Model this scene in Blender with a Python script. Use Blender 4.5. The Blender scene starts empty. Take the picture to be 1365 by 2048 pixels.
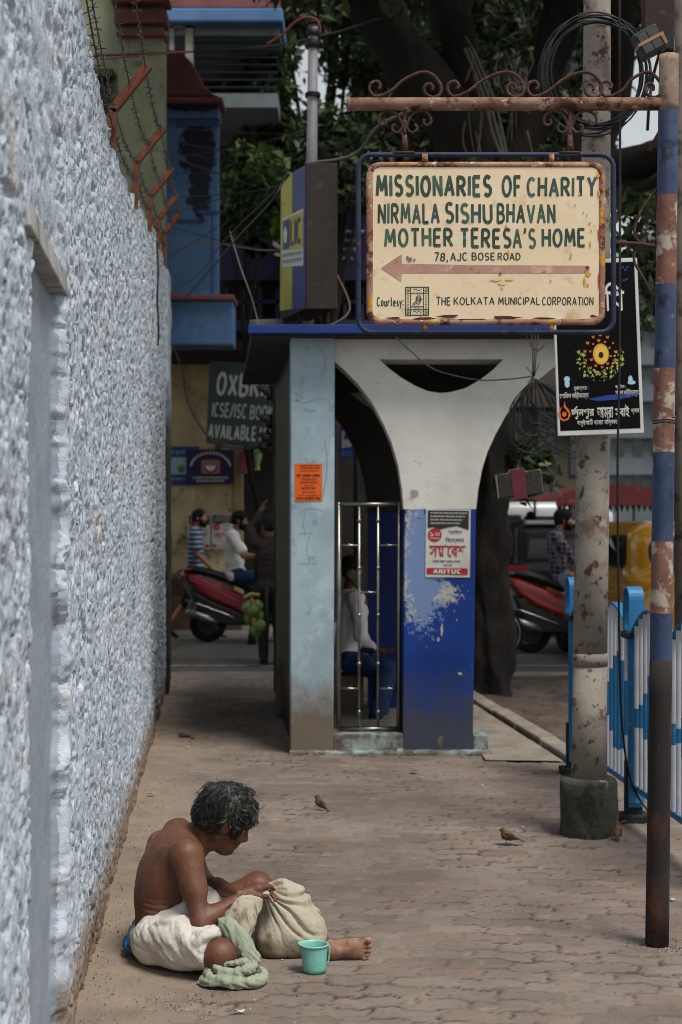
import bpy, math, random
import numpy as np
from mathutils import Vector, Matrix
R = math.radians
random.seed(7); rng = np.random.default_rng(7)
SC = bpy.context.scene
COL = SC.collection

# ------------------------------------------------------------------ camera, sky, sun, exposure
CH, FPX, HZ, CX = 1.58, 2844.0, 1055.0, 682.5      # eye height, focal length in photo pixels, horizon row
cam_d = bpy.data.cameras.new('camera'); cam = bpy.data.objects.new('camera', cam_d); COL.objects.link(cam)
cam_d.sensor_fit = 'HORIZONTAL'; cam_d.sensor_width = 24.0; cam_d.lens = 50.0
cam.location = (0, 0, CH); cam.rotation_euler = (R(90), 0, 0)
cam_d.shift_y = (HZ-1024)/1365.0
cam_d.clip_start = 0.05; cam_d.clip_end = 600
cam_d.dof.use_dof = True; cam_d.dof.focus_distance = 5.35; cam_d.dof.aperture_fstop = 3.6
SC.camera = cam
SUN_EL, SUN_AZ = 62.0, 138.0                        # azimuth clockwise from +Y: the light comes from behind the camera, over its right shoulder
w = bpy.data.worlds.new('World'); SC.world = w; w.use_nodes = True
nt = w.node_tree; nt.nodes.clear()
sky = nt.nodes.new('ShaderNodeTexSky'); sky.sky_type = 'NISHITA'; sky.sun_disc = False
sky.sun_elevation = R(SUN_EL); sky.sun_rotation = R(SUN_AZ); sky.dust_density = 0.3; sky.air_density = 2.0; sky.ozone_density = 1.0
hs = nt.nodes.new('ShaderNodeHueSaturation'); hs.inputs['Saturation'].default_value = 0.30
bg = nt.nodes.new('ShaderNodeBackground'); bg.inputs['Strength'].default_value = 0.085
wo = nt.nodes.new('ShaderNodeOutputWorld')
nt.links.new(sky.outputs[0], hs.inputs['Color']); nt.links.new(hs.outputs[0], bg.inputs['Color']); nt.links.new(bg.outputs[0], wo.inputs['Surface'])
sl = bpy.data.lights.new('sun', 'SUN'); sl.energy = 2.6; sl.angle = R(20); sl.color = (1.0, 0.95, 0.88)
so = bpy.data.objects.new('sun', sl); COL.objects.link(so)
sd = Vector((math.sin(R(SUN_AZ))*math.cos(R(SUN_EL)), math.cos(R(SUN_AZ))*math.cos(R(SUN_EL)), math.sin(R(SUN_EL))))
so.rotation_euler = sd.to_track_quat('Z', 'Y').to_euler(); so.location = (6, -8, 14)
SC.view_settings.view_transform = 'Standard'; SC.view_settings.look = 'None'
SC.view_settings.exposure = 0.5; SC.view_settings.gamma = 1.0; SC.view_settings.use_curve_mapping = False
SC.render.engine = 'CYCLES'
SC.cycles.filter_width = 0.9; SC.cycles.use_denoising = True; SC.cycles.max_bounces = 6; SC.cycles.diffuse_bounces = 3
SC.cycles.glossy_bounces = 2; SC.cycles.transparent_max_bounces = 8

# ------------------------------------------------------------------ helpers
def P(px, py, Y): return np.array(((px-CX)*Y/FPX, Y, CH-(py-HZ)*Y/FPX))     # a point of the photo at a chosen distance
def G(px, py, z=0.0):                                                        # a point of the photo on the ground
    Y = (CH-z)*FPX/(py-HZ); return np.array(((px-CX)*Y/FPX, Y, z))
def V3(*a): return np.array(a, float)
def nrm(a): a = np.asarray(a, float); return a/max(np.linalg.norm(a), 1e-9)
def lin(h):
    h = h.lstrip('#'); c = [int(h[i:i+2], 16)/255 for i in (0, 2, 4)]
    return tuple(x/12.92 if x <= .04045 else ((x+.055)/1.055)**2.4 for x in c)+(1.0,)
WL = {}                                              # world base of every thing
def thing(name, label, cat, loc, group=None):
    o = bpy.data.objects.new(name, None); COL.objects.link(o); o.empty_display_size = .1
    o.location = tuple(float(x) for x in loc); o['label'] = label; o['category'] = cat
    if group: o['group'] = group
    WL[o.name] = np.array(loc, float); return o
def tag(o, label, cat, group=None):
    o['label'] = label; o['category'] = cat
    if group: o['group'] = group
    return o
def struct(o): o['kind'] = 'structure'; return o
def link_mesh(name, me, mats, parent=None, smooth=True, loc=None):
    if not isinstance(mats, (list, tuple)): mats = [mats]
    for m in mats: me.materials.append(m)
    o = bpy.data.objects.new(name, me); COL.objects.link(o)
    if parent is not None: o.parent = parent; WL[o.name] = WL[parent.name]
    elif loc is not None: o.location = tuple(float(x) for x in loc); WL[o.name] = np.array(loc, float)
    else: WL[o.name] = np.zeros(3)
    me.polygons.foreach_set('use_smooth', [smooth]*len(me.polygons))
    return o
def base_of(parent, loc):
    return WL[parent.name] if parent is not None else (np.array(loc, float) if loc is not None else np.zeros(3))
def np_mesh(name, V, F, mats, parent=None, smooth=True, loc=None, mi=None, attrs=None):
    """V: world coordinates (n,3); F: (m,4) or (m,3) int array"""
    V = np.asarray(V, np.float32)-base_of(parent, loc).astype(np.float32); F = np.asarray(F, np.int32); k = F.shape[1]
    me = bpy.data.meshes.new(name)
    me.vertices.add(len(V)); me.vertices.foreach_set('co', V.ravel())
    me.loops.add(F.size); me.loops.foreach_set('vertex_index', F.ravel())
    me.polygons.add(len(F)); me.polygons.foreach_set('loop_start', np.arange(0, F.size, k, dtype=np.int32))
    try: me.polygons.foreach_set('loop_total', np.full(len(F), k, np.int32))
    except Exception: pass
    if mi is not None: me.polygons.foreach_set('material_index', np.asarray(mi, np.int32))
    me.update(calc_edges=True); me.validate()
    for an, av in (attrs or {}).items():
        a = me.attributes.new(an, 'FLOAT', 'POINT'); a.data.foreach_set('value', np.asarray(av, np.float32))
    return link_mesh(name, me, mats, parent, smooth, loc)
class MB:
    def __init__(s): s.v = []; s.f = []; s.m = []; s.cur = 0
    def add(s, vs, fs):
        n = len(s.v); s.v += [tuple(float(c) for c in v) for v in vs]
        for f in fs: s.f.append(tuple(i+n for i in f)); s.m.append(s.cur)
        return s
    def box(s, c, d, rz=0.0, M=None):
        x, y, z = [q/2 for q in d]
        vs = [V3(a, b, e) for a in (-x, x) for b in (-y, y) for e in (-z, z)]
        if rz: cs, sn = math.cos(rz), math.sin(rz); vs = [V3(v[0]*cs-v[1]*sn, v[0]*sn+v[1]*cs, v[2]) for v in vs]
        if M is not None: vs = [M@v for v in vs]
        return s.add([v+np.asarray(c, float) for v in vs], [(0, 1, 3, 2), (4, 6, 7, 5), (0, 4, 5, 1), (2, 3, 7, 6), (0, 2, 6, 4), (1, 5, 7, 3)])
    def hexa(s, b, t):                               # 4 bottom points, 4 top points
        return s.add(list(b)+list(t), [(3, 2, 1, 0), (4, 5, 6, 7), (0, 1, 5, 4), (1, 2, 6, 5), (2, 3, 7, 6), (3, 0, 4, 7)])
    def prism(s, poly, dv):
        n = len(poly); p = [np.asarray(q, float) for q in poly]; dv = np.asarray(dv, float)
        fs = [tuple(range(n)), tuple(range(2*n-1, n-1, -1))]+[(i, i+n, (i+1) % n+n, (i+1) % n) for i in range(n)]
        return s.add(p+[q+dv for q in p], fs)
    def tube(s, pts, r, n=8, cap=True, closed=False, flat=1.0):
        pts = [np.asarray(p, float) for p in pts]; m = len(pts)
        rs = [r]*m if np.isscalar(r) else list(r)
        T = []
        for i in range(m):
            a = pts[i-1] if (i > 0 or closed) else pts[i]; b = pts[(i+1) % m] if (i < m-1 or closed) else pts[i]
            T.append(nrm(b-a))
        up = V3(0, 0, 1) if abs(T[0][2]) < .9 else V3(1, 0, 0)
        N = nrm(np.cross(T[0], up)); vs = []
        for i in range(m):
            N = nrm(N-T[i]*np.dot(N, T[i])); B = np.cross(T[i], N)
            for k in range(n):
                a = 2*math.pi*k/n; vs.append(pts[i]+rs[i]*(math.cos(a)*N*flat+math.sin(a)*B))
        fs = []
        for i in range(m if closed else m-1):
            j = (i+1) % m
            for k in range(n): k2 = (k+1) % n; fs.append((i*n+k, j*n+k, j*n+k2, i*n+k2))
        if cap and not closed: fs += [tuple(range(n)), tuple((m-1)*n+k for k in range(n-1, -1, -1))]
        return s.add(vs, fs)
    def lathe(s, prof, c, n=24, axis=(0, 0, 1), cap=True):
        ax = nrm(axis); u = nrm(np.cross(ax, V3(0, 1, 0) if abs(ax[1]) < .9 else V3(1, 0, 0))); v = np.cross(ax, u); c = np.asarray(c, float); vs = []
        for (r, z) in prof:
            for k in range(n): a = 2*math.pi*k/n; vs.append(c+ax*z+r*(math.cos(a)*u+math.sin(a)*v))
        m = len(prof); fs = [(i*n+k, i*n+(k+1) % n, (i+1)*n+(k+1) % n, (i+1)*n+k) for i in range(m-1) for k in range(n)]
        if cap: fs += [tuple(range(n-1, -1, -1)), tuple((m-1)*n+k for k in range(n))]
        return s.add(vs, fs)
    def ball(s, c, r, n=10, M=None):
        r = V3(r, r, r) if np.isscalar(r) else np.asarray(r, float); vs = []; m = max(4, n//2+1); c = np.asarray(c, float)
        for i in range(1, m):
            t = math.pi*i/m
            for k in range(n): a = 2*math.pi*k/n; q = V3(math.sin(t)*math.cos(a), math.sin(t)*math.sin(a), math.cos(t))*r; vs.append(c+(M@q if M is not None else q))
        top = V3(0, 0, 1)*r; vs += [c+(M@top if M is not None else top), c-(M@top if M is not None else top)]
        a, b = len(vs)-2, len(vs)-1
        fs = [(i*n+k, (i+1)*n+k, (i+1)*n+(k+1) % n, i*n+(k+1) % n) for i in range(m-2) for k in range(n)]
        fs += [(a, k, (k+1) % n) for k in range(n)]+[(b, (m-2)*n+(k+1) % n, (m-2)*n+k) for k in range(n)]
        return s.add(vs, fs)
    def build(s, name, mats, parent=None, smooth=False, bevel=0, loc=None, auto=None):
        b = base_of(parent, loc); me = bpy.data.meshes.new(name)
        me.from_pydata([(v[0]-b[0], v[1]-b[1], v[2]-b[2]) for v in s.v], [], s.f)
        for p, i in zip(me.polygons, s.m): p.material_index = i
        o = link_mesh(name, me, mats, parent, smooth, loc)
        if bevel:
            md = o.modifiers.new('bevel', 'BEVEL'); md.width = bevel; md.segments = 2; md.limit_method = 'ANGLE'; md.angle_limit = R(40)
        return o
def rotm(ax, ang): return np.array(Matrix.Rotation(ang, 3, Vector(ax)))
def frame(f, u):                                      # columns: right, forward, up
    f = nrm(f); r = nrm(np.cross(f, u)); return np.stack([r, f, np.cross(r, f)], 1)
def spline(pts, n=8):
    pts = [np.asarray(p, float) for p in pts]; out = []
    for i in range(len(pts)-1):
        p0 = pts[max(i-1, 0)]; p1 = pts[i]; p2 = pts[i+1]; p3 = pts[min(i+2, len(pts)-1)]
        for k in range(n):
            t = k/n; out.append(.5*((2*p1)+(-p0+p2)*t+(2*p0-5*p1+4*p2-p3)*t*t+(-p0+3*p1-3*p2+p3)*t**3))
    out.append(pts[-1]); return out
def dup(o, dloc, label=None):                          # copy a thing with its parts and sub-parts, moved by dloc
    c = o.copy(); COL.objects.link(c); c.location = tuple(Vector(o.location)+Vector(dloc)); WL[c.name] = WL[o.name]+np.array(dloc)
    if label: c['label'] = label
    for ch in [x for x in bpy.data.objects if x.parent == o]:
        d = ch.copy(); COL.objects.link(d); d.parent = c
        for g in [x for x in bpy.data.objects if x.parent == ch]:
            e = g.copy(); COL.objects.link(e); e.parent = d
    return c

# ---- numpy noise
def _h(i, j, k, s=0):
    n = (i*374761393+j*668265263+k*2147483647+s*974634777) & 0xffffffff
    n = ((n ^ (n >> 13))*1274126177) & 0xffffffff
    n = ((n ^ (n >> 16))*2246822519) & 0xffffffff
    return ((n ^ (n >> 15)) & 0xffffff)/float(0xffffff)
def vnoise(p, s=0):
    p = np.asarray(p, float); f = np.floor(p).astype(np.int64); t = p-f; t = t*t*(3-2*t); o = 0
    for a in (0, 1):
        for b in (0, 1):
            for c in (0, 1):
                wgt = (t[..., 0] if a else 1-t[..., 0])*(t[..., 1] if b else 1-t[..., 1])*(t[..., 2] if c else 1-t[..., 2])
                o = o+wgt*_h(f[..., 0]+a, f[..., 1]+b, f[..., 2]+c, s)
    return o*2-1
def fbm(p, oct=4, s=0, g=.5):
    p = np.asarray(p, float); o = 0; a = 1
    for i in range(oct): o = o+a*vnoise(p*(2**i), s+i*17); a *= g
    return o
def worley(p, s=0):                                     # F1, F2 in 2-D lattice of 3-D points
    p = np.asarray(p, float); f = np.floor(p).astype(np.int64); d1 = np.full(p.shape[:-1], 9.); d2 = d1.copy()
    for a in (-1, 0, 1):
        for b in (-1, 0, 1):
            for c in (-1, 0, 1):
                i, j, k = f[..., 0]+a, f[..., 1]+b, f[..., 2]+c
                d = np.sqrt((i+_h(i, j, k, s)-p[..., 0])**2+(j+_h(i, j, k, s+1)-p[..., 1])**2+(k+_h(i, j, k, s+2)-p[..., 2])**2)
                m = d < d1; d2 = np.where(m, d1, np.minimum(d2, d)); d1 = np.where(m, d, d1)
    return d1, d2
def sstep(a, b, x): t = np.clip((x-a)/(b-a), 0, 1); return t*t*(3-2*t)

# ---- implicit surfaces: blended capsules and ellipsoids -> one continuous mesh
class Blob:
    def __init__(s, k=.02): s.p = []; s.k = k
    def cap(s, a, b, ra, rb=None, k=None, op='u'):
        s.p.append(('c', np.asarray(a, float), np.asarray(b, float), ra, ra if rb is None else rb, s.k if k is None else k, op)); return s
    def chain(s, pts, rs, k=None):
        rs = [rs]*len(pts) if np.isscalar(rs) else rs
        for i in range(len(pts)-1): s.cap(pts[i], pts[i+1], rs[i], rs[i+1], k)
        return s
    def ell(s, c, r, M=None, k=None, op='u'):
        r = V3(r, r, r) if np.isscalar(r) else np.asarray(r, float)
        s.p.append(('e', np.asarray(c, float), r, np.eye(3) if M is None else M, 0, s.k if k is None else k, op)); return s
    def box(s, c, hd, rd=.01, M=None, k=None, op='u'):
        s.p.append(('b', np.asarray(c, float), np.asarray(hd, float)-rd, np.eye(3) if M is None else M, rd, s.k if k is None else k, op)); return s
    def half(s, c, n, k=.004):                           # cut away the side n points to
        s.p.append(('h', np.asarray(c, float), nrm(n), 0, 0, k, 's')); return s
    def ev(s, X):
        d = np.full(X.shape[:-1], 10., np.float32)
        for q in s.p:
            t = q[0]
            if t == 'c':
                ab = q[2]-q[1]; u = X-q[1]; h = np.clip((u@ab)/max(ab@ab, 1e-12), 0, 1)
                e = np.linalg.norm(u-h[..., None]*ab, axis=-1)-(q[3]+(q[4]-q[3])*h)
            elif t == 'e':
                u = (X-q[1])@q[3]; k0 = np.linalg.norm(u/q[2], axis=-1); k1 = np.linalg.norm(u/(q[2]**2), axis=-1)
                e = np.where(k1 > 1e-9, k0*(k0-1)/np.maximum(k1, 1e-9), -q[2].min())
            elif t == 'b':
                u = np.abs((X-q[1])@q[3])-q[2]; e = np.linalg.norm(np.maximum(u, 0), axis=-1)+np.minimum(u.max(-1), 0)-q[4]
            else: e = (q[1]-X)@q[2]
            k = q[5]
            if q[6] == 'u': h = np.maximum(k-np.abs(d-e), 0)/max(k, 1e-9); d = np.minimum(d, e)-h*h*k*.25
            else: e = -e; h = np.maximum(k-np.abs(d-e), 0)/max(k, 1e-9); d = np.maximum(d, e)+h*h*k*.25
        return d
    def bounds(s):
        lo = V3(9e9, 9e9, 9e9); hi = -lo
        for q in s.p:
            if q[6] != 'u': continue
            if q[0] == 'c': A = [q[1]-q[3], q[1]+q[3], q[2]-q[4], q[2]+q[4]]
            else: m = (q[2]+q[4]).max()*(1.75 if q[0] == 'b' else 1.0); A = [q[1]-m, q[1]+m]
            for a in A: lo = np.minimum(lo, a); hi = np.maximum(hi, a)
        return lo, hi
    def mesh(s, h):
        lo, hi = s.bounds(); lo = lo-3*h; n = np.ceil((hi+3*h-lo)/h).astype(int)+1; B = 20
        D = np.full(n, 1., np.float32)
        for i in range(0, n[0], B):
            for j in range(0, n[1], B):
                for k in range(0, n[2], B):
                    e = np.minimum((i+B, j+B, k+B), n); c = lo+h*(np.array((i, j, k))+e-1)/2
                    rad = np.linalg.norm((e-np.array((i, j, k)))*h)/2*1.15+2*h; d0 = float(s.ev(c[None])[0])
                    if d0 > rad+.03: continue
                    g = np.stack(np.meshgrid(*[np.arange(a, b) for a, b in zip((i, j, k), e)], indexing='ij'), -1)*h+lo
                    D[i:e[0], j:e[1], k:e[2]] = s.ev(g)
        return nets(D, lo, h)
def nets(D, lo, h):
    S = D < 0; n = np.array(D.shape)-1
    cor = [(a, b, c) for a in (0, 1) for b in (0, 1) for c in (0, 1)]
    cnt = np.zeros(n, np.int8)
    for a, b, c in cor: cnt += S[a:a+n[0], b:b+n[1], c:c+n[2]]
    act = (cnt > 0) & (cnt < 8); I = np.argwhere(act); idx = np.full(n, -1, np.int64); idx[act] = np.arange(len(I))
    val = np.stack([D[I[:, 0]+a, I[:, 1]+b, I[:, 2]+c] for a, b, c in cor], 1); pos = np.array(cor, float)
    acc = np.zeros((len(I), 3)); num = np.zeros(len(I))
    for p in range(8):
        for q in range(p+1, 8):
            if np.abs(pos[p]-pos[q]).sum() != 1: continue
            m = (val[:, p] < 0) != (val[:, q] < 0); t = val[m, p]/(val[m, p]-val[m, q])
            acc[m] += pos[p]+(pos[q]-pos[p])*t[:, None]; num[m] += 1
    V = (I+acc/num[:, None])*h+lo; F = []
    for ax in range(3):
        o1, o2 = [a for a in range(3) if a != ax]
        A = np.moveaxis(S, ax, 0); ch = np.moveaxis(A[:-1] != A[1:], 0, ax); E = np.argwhere(ch)
        E = E[(E[:, o1] > 0) & (E[:, o2] > 0) & (E[:, o1] < n[o1]) & (E[:, o2] < n[o2])]
        ins = S[E[:, 0], E[:, 1], E[:, 2]]
        def g(d1, d2): q = E.copy(); q[:, o1] -= d1; q[:, o2] -= d2; return idx[q[:, 0], q[:, 1], q[:, 2]]
        Q = np.stack([g(1, 1), g(0, 1), g(0, 0), g(1, 0)], 1)
        flip = ins if ax != 1 else ~ins
        Q[~flip] = Q[~flip][:, ::-1]; F.append(Q)
    F = np.concatenate(F); F = F[(F >= 0).all(1)]
    return V, F
def normals(V, F):
    n = np.cross(V[F[:, 2]]-V[F[:, 0]], V[F[:, 3]]-V[F[:, 1]]); N = np.zeros_like(V)
    for k in range(4): np.add.at(N, F[:, k], n)
    return N/np.maximum(np.linalg.norm(N, axis=1), 1e-12)[:, None]
def blob_obj(name, b, h, mats, parent=None, disp=None, mi=None, loc=None, relax=0):
    Vv, F = b.mesh(h)
    if disp is not None: Vv = Vv+normals(Vv, F)*disp(Vv)[:, None]
    m = mi(Vv[F].mean(1)) if mi is not None else None
    return np_mesh(name, Vv, F, mats, parent, True, loc, m)

# ---- procedural materials
MATS = {}
def mat(name, col, col2=None, s=4., mix=(.4, .65), spots=(), rough=.75, bump=0., bs=40., metal=0., spec=.35, stretch=(1, 1, 1), low=None, coat=0., attr=None, trans=0., zones=()):
    if name in MATS: return MATS[name]
    m = bpy.data.materials.new(name); m.use_nodes = True; t = m.node_tree; N = t.nodes; L = t.links
    b = N['Principled BSDF']; b.inputs['Roughness'].default_value = rough; b.inputs['Metallic'].default_value = metal
    b.inputs['Specular IOR Level'].default_value = spec; b.inputs['Coat Weight'].default_value = coat; b.inputs['Coat Roughness'].default_value = .08
    tc = N.new('ShaderNodeTexCoord'); mp = N.new('ShaderNodeMapping'); mp.inputs['Scale'].default_value = stretch; L.new(tc.outputs['Object'], mp.inputs['Vector'])
    def noise(sc, det=6, ro=.6, src=None):
        n = N.new('ShaderNodeTexNoise'); n.inputs['Scale'].default_value = sc; n.inputs['Detail'].default_value = det; n.inputs['Roughness'].default_value = ro
        L.new((src or mp).outputs[0] if src is None or src is mp else src.outputs['Object'], n.inputs['Vector']); return n.outputs['Fac']
    def ramp(x, a, c):
        r = N.new('ShaderNodeMapRange'); r.interpolation_type = 'SMOOTHSTEP'; r.inputs['From Min'].default_value = a; r.inputs['From Max'].default_value = c; L.new(x, r.inputs['Value']); return r.outputs[0]
    def mixc(f, a, c):
        x = N.new('ShaderNodeMix'); x.data_type = 'RGBA'; L.new(f, x.inputs['Factor'])
        for sck, val in ((x.inputs[6], a), (x.inputs[7], c)):
            if isinstance(val, tuple): sck.default_value = val
            else: L.new(val, sck)
        return x.outputs[2]
    c = lin(col)
    if col2 is not None: c = mixc(ramp(noise(s), *mix), c, lin(col2))
    for sp in spots:
        sc, th = sp[1], sp[2]; w2 = sp[3] if len(sp) > 3 else .03
        src = None
        if len(sp) > 4:
            src = N.new('ShaderNodeMapping'); src.inputs['Scale'].default_value = sp[4]; src.inputs['Location'].default_value = (sp[1], 1.7, 3.1); L.new(tc.outputs['Object'], src.inputs['Vector'])
        n = N.new('ShaderNodeTexNoise'); n.inputs['Scale'].default_value = sc; n.inputs['Detail'].default_value = 7; n.inputs['Roughness'].default_value = .62
        L.new((src or mp).outputs[0], n.inputs['Vector'])
        c = mixc(ramp(n.outputs['Fac'], th-w2, th+w2), c, lin(sp[0]))
    for zc, zo, zr, zs, zk in zones:                      # a stain or scrape with a place and shape of its own: colour, centre, radii, grain, raggedness
        zm = N.new('ShaderNodeMapping'); zm.inputs['Location'].default_value = tuple(-a/b for a, b in zip(zo, zr)); zm.inputs['Scale'].default_value = tuple(1/b for b in zr); L.new(tc.outputs['Object'], zm.inputs['Vector'])
        ln_ = N.new('ShaderNodeVectorMath'); ln_.operation = 'LENGTH'; L.new(zm.outputs[0], ln_.inputs[0]); n = N.new('ShaderNodeTexNoise'); n.inputs['Scale'].default_value = zs; n.inputs['Detail'].default_value = 8; n.inputs['Roughness'].default_value = .66; L.new(tc.outputs['Object'], n.inputs['Vector'])
        ma = N.new('ShaderNodeMath'); ma.operation = 'MULTIPLY_ADD'; L.new(n.outputs['Fac'], ma.inputs[0]); ma.inputs[1].default_value = zk; L.new(ln_.outputs['Value'], ma.inputs[2])
        c = mixc(ramp(ma.outputs[0], .95+zk*.5, .75+zk*.5), c, lin(zc))
    if low is not None:
        sx = N.new('ShaderNodeSeparateXYZ'); L.new(tc.outputs['Object'], sx.inputs[0]); n = noise(low[4] if len(low) > 4 else 9., 7, .65)
        ml = N.new('ShaderNodeMath'); ml.operation = 'MULTIPLY_ADD'; L.new(n, ml.inputs[0]); ml.inputs[1].default_value = -low[3]; L.new(sx.outputs['Z'], ml.inputs[2])
        r = ramp(ml.outputs[0], low[1]-low[3]*.5, low[2]-low[3]*.5)
        iv = N.new('ShaderNodeMath'); iv.operation = 'SUBTRACT'; iv.inputs[0].default_value = 1; L.new(r, iv.inputs[1]); c = mixc(iv.outputs[0], c, lin(low[0]))
    if attr is not None:                                  # (attribute, colour at 1)
        for an, ac in attr:
            a = N.new('ShaderNodeAttribute'); a.attribute_name = an; c = mixc(a.outputs['Fac'], c, lin(ac))
    if isinstance(c, tuple): b.inputs['Base Color'].default_value = c
    else: L.new(c, b.inputs['Base Color'])
    if bump:
        bp = N.new('ShaderNodeBump'); bp.inputs['Strength'].default_value = 1.0; bp.inputs['Distance'].default_value = bump
        L.new(noise(bs, 5, .6), bp.inputs['Height']); L.new(bp.outputs[0], b.inputs['Normal'])
    if trans:
        tr = N.new('ShaderNodeBsdfTranslucent'); tr.inputs['Color'].default_value = tuple(min(1, x*1.6) for x in lin(col2 or col)[:3])+(1,)
        mx = N.new('ShaderNodeMixShader'); mx.inputs[0].default_value = trans; L.new(b.outputs[0], mx.inputs[1]); L.new(tr.outputs[0], mx.inputs[2]); L.new(mx.outputs[0], N['Material Output'].inputs['Surface'])
    MATS[name] = m; return m
def glass(name, col, rough=.08):
    if name in MATS: return MATS[name]
    m = mat(name, col, rough=rough, spec=.4); return m

# ---- flat shapes from outlines, and lettering
def curve_mesh(loops, depth, res=1):
    cu = bpy.data.curves.new('c', 'CURVE'); cu.dimensions = '2D'; cu.fill_mode = 'BOTH'; cu.extrude = depth/2
    for lp in loops:
        sp = cu.splines.new('POLY'); sp.points.add(len(lp)-1); sp.use_cyclic_u = True
        for q, (a, b) in zip(sp.points, lp): q.co = (a, b, 0, 1)
    return _tomesh(cu)
def _tomesh(cu):
    o = bpy.data.objects.new('c', cu); COL.objects.link(o); bpy.context.view_layer.update()
    e = o.evaluated_get(bpy.context.evaluated_depsgraph_get()); me = e.to_mesh()
    V = np.array([tuple(v.co) for v in me.vertices], float).reshape(-1, 3); F = [tuple(p.vertices) for p in me.polygons]
    e.to_mesh_clear(); bpy.data.objects.remove(o); bpy.data.curves.remove(cu) if isinstance(cu, bpy.types.Curve) else None
    return V, F
TXT = {}
def text_shape(body, bold=0.0, spacing=1.0, shear=0.):
    key = (body, bold, spacing, shear)
    if key not in TXT:
        cu = bpy.data.curves.new('t', 'FONT'); cu.body = body; cu.size = 1; cu.offset = bold; cu.resolution_u = 3; cu.space_character = spacing; cu.shear = shear
        TXT[key] = _tomesh(cu)
    return TXT[key]
def put_text(mb, body, o, U, W, box, bold=0., lift=None, spacing=1., shear=0., jit=0.):
    """fit the words into box = (u0, v0, u1, v1) on the plane o + u*U + v*W"""
    V, F = text_shape(body, bold, spacing, shear)
    if len(V) == 0: return
    a, b = V.min(0), V.max(0); u0, v0, u1, v1 = box
    q = (V-a)/np.maximum(b-a, 1e-6); uu = u0+q[:, 0]*(u1-u0); vv = v0+q[:, 1]*(v1-v0)
    if jit: vv = vv+jit*np.sin(uu*37.)+jit*.6*np.sin(uu*91.+1)
    lift = np.zeros(3) if lift is None else np.asarray(lift, float)
    mb.add([np.asarray(o, float)+np.asarray(U)*x+np.asarray(W)*y+lift for x, y in zip(uu, vv)], F)
def flat_poly(mb, pts, o, U, W, lift=(0, 0, 0)): mb.add([np.asarray(o, float)+np.asarray(U)*a+np.asarray(W)*b+np.asarray(lift) for a, b in pts], [tuple(range(len(pts)))])
def arc(c, r, a0, a1, n): return [(c[0]+r*math.cos(a0+(a1-a0)*i/n), c[1]+r*math.sin(a0+(a1-a0)*i/n)) for i in range(n+1)]
def rrect(x0, y0, x1, y1, r, n=5):
    return arc((x1-r, y0+r), r, -math.pi/2, 0, n)+arc((x1-r, y1-r), r, 0, math.pi/2, n)+arc((x0+r, y1-r), r, math.pi/2, math.pi, n)+arc((x0+r, y0+r), r, math.pi, 1.5*math.pi, n)
X1, Z1 = V3(1, 0, 0), V3(0, 0, 1)
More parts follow.
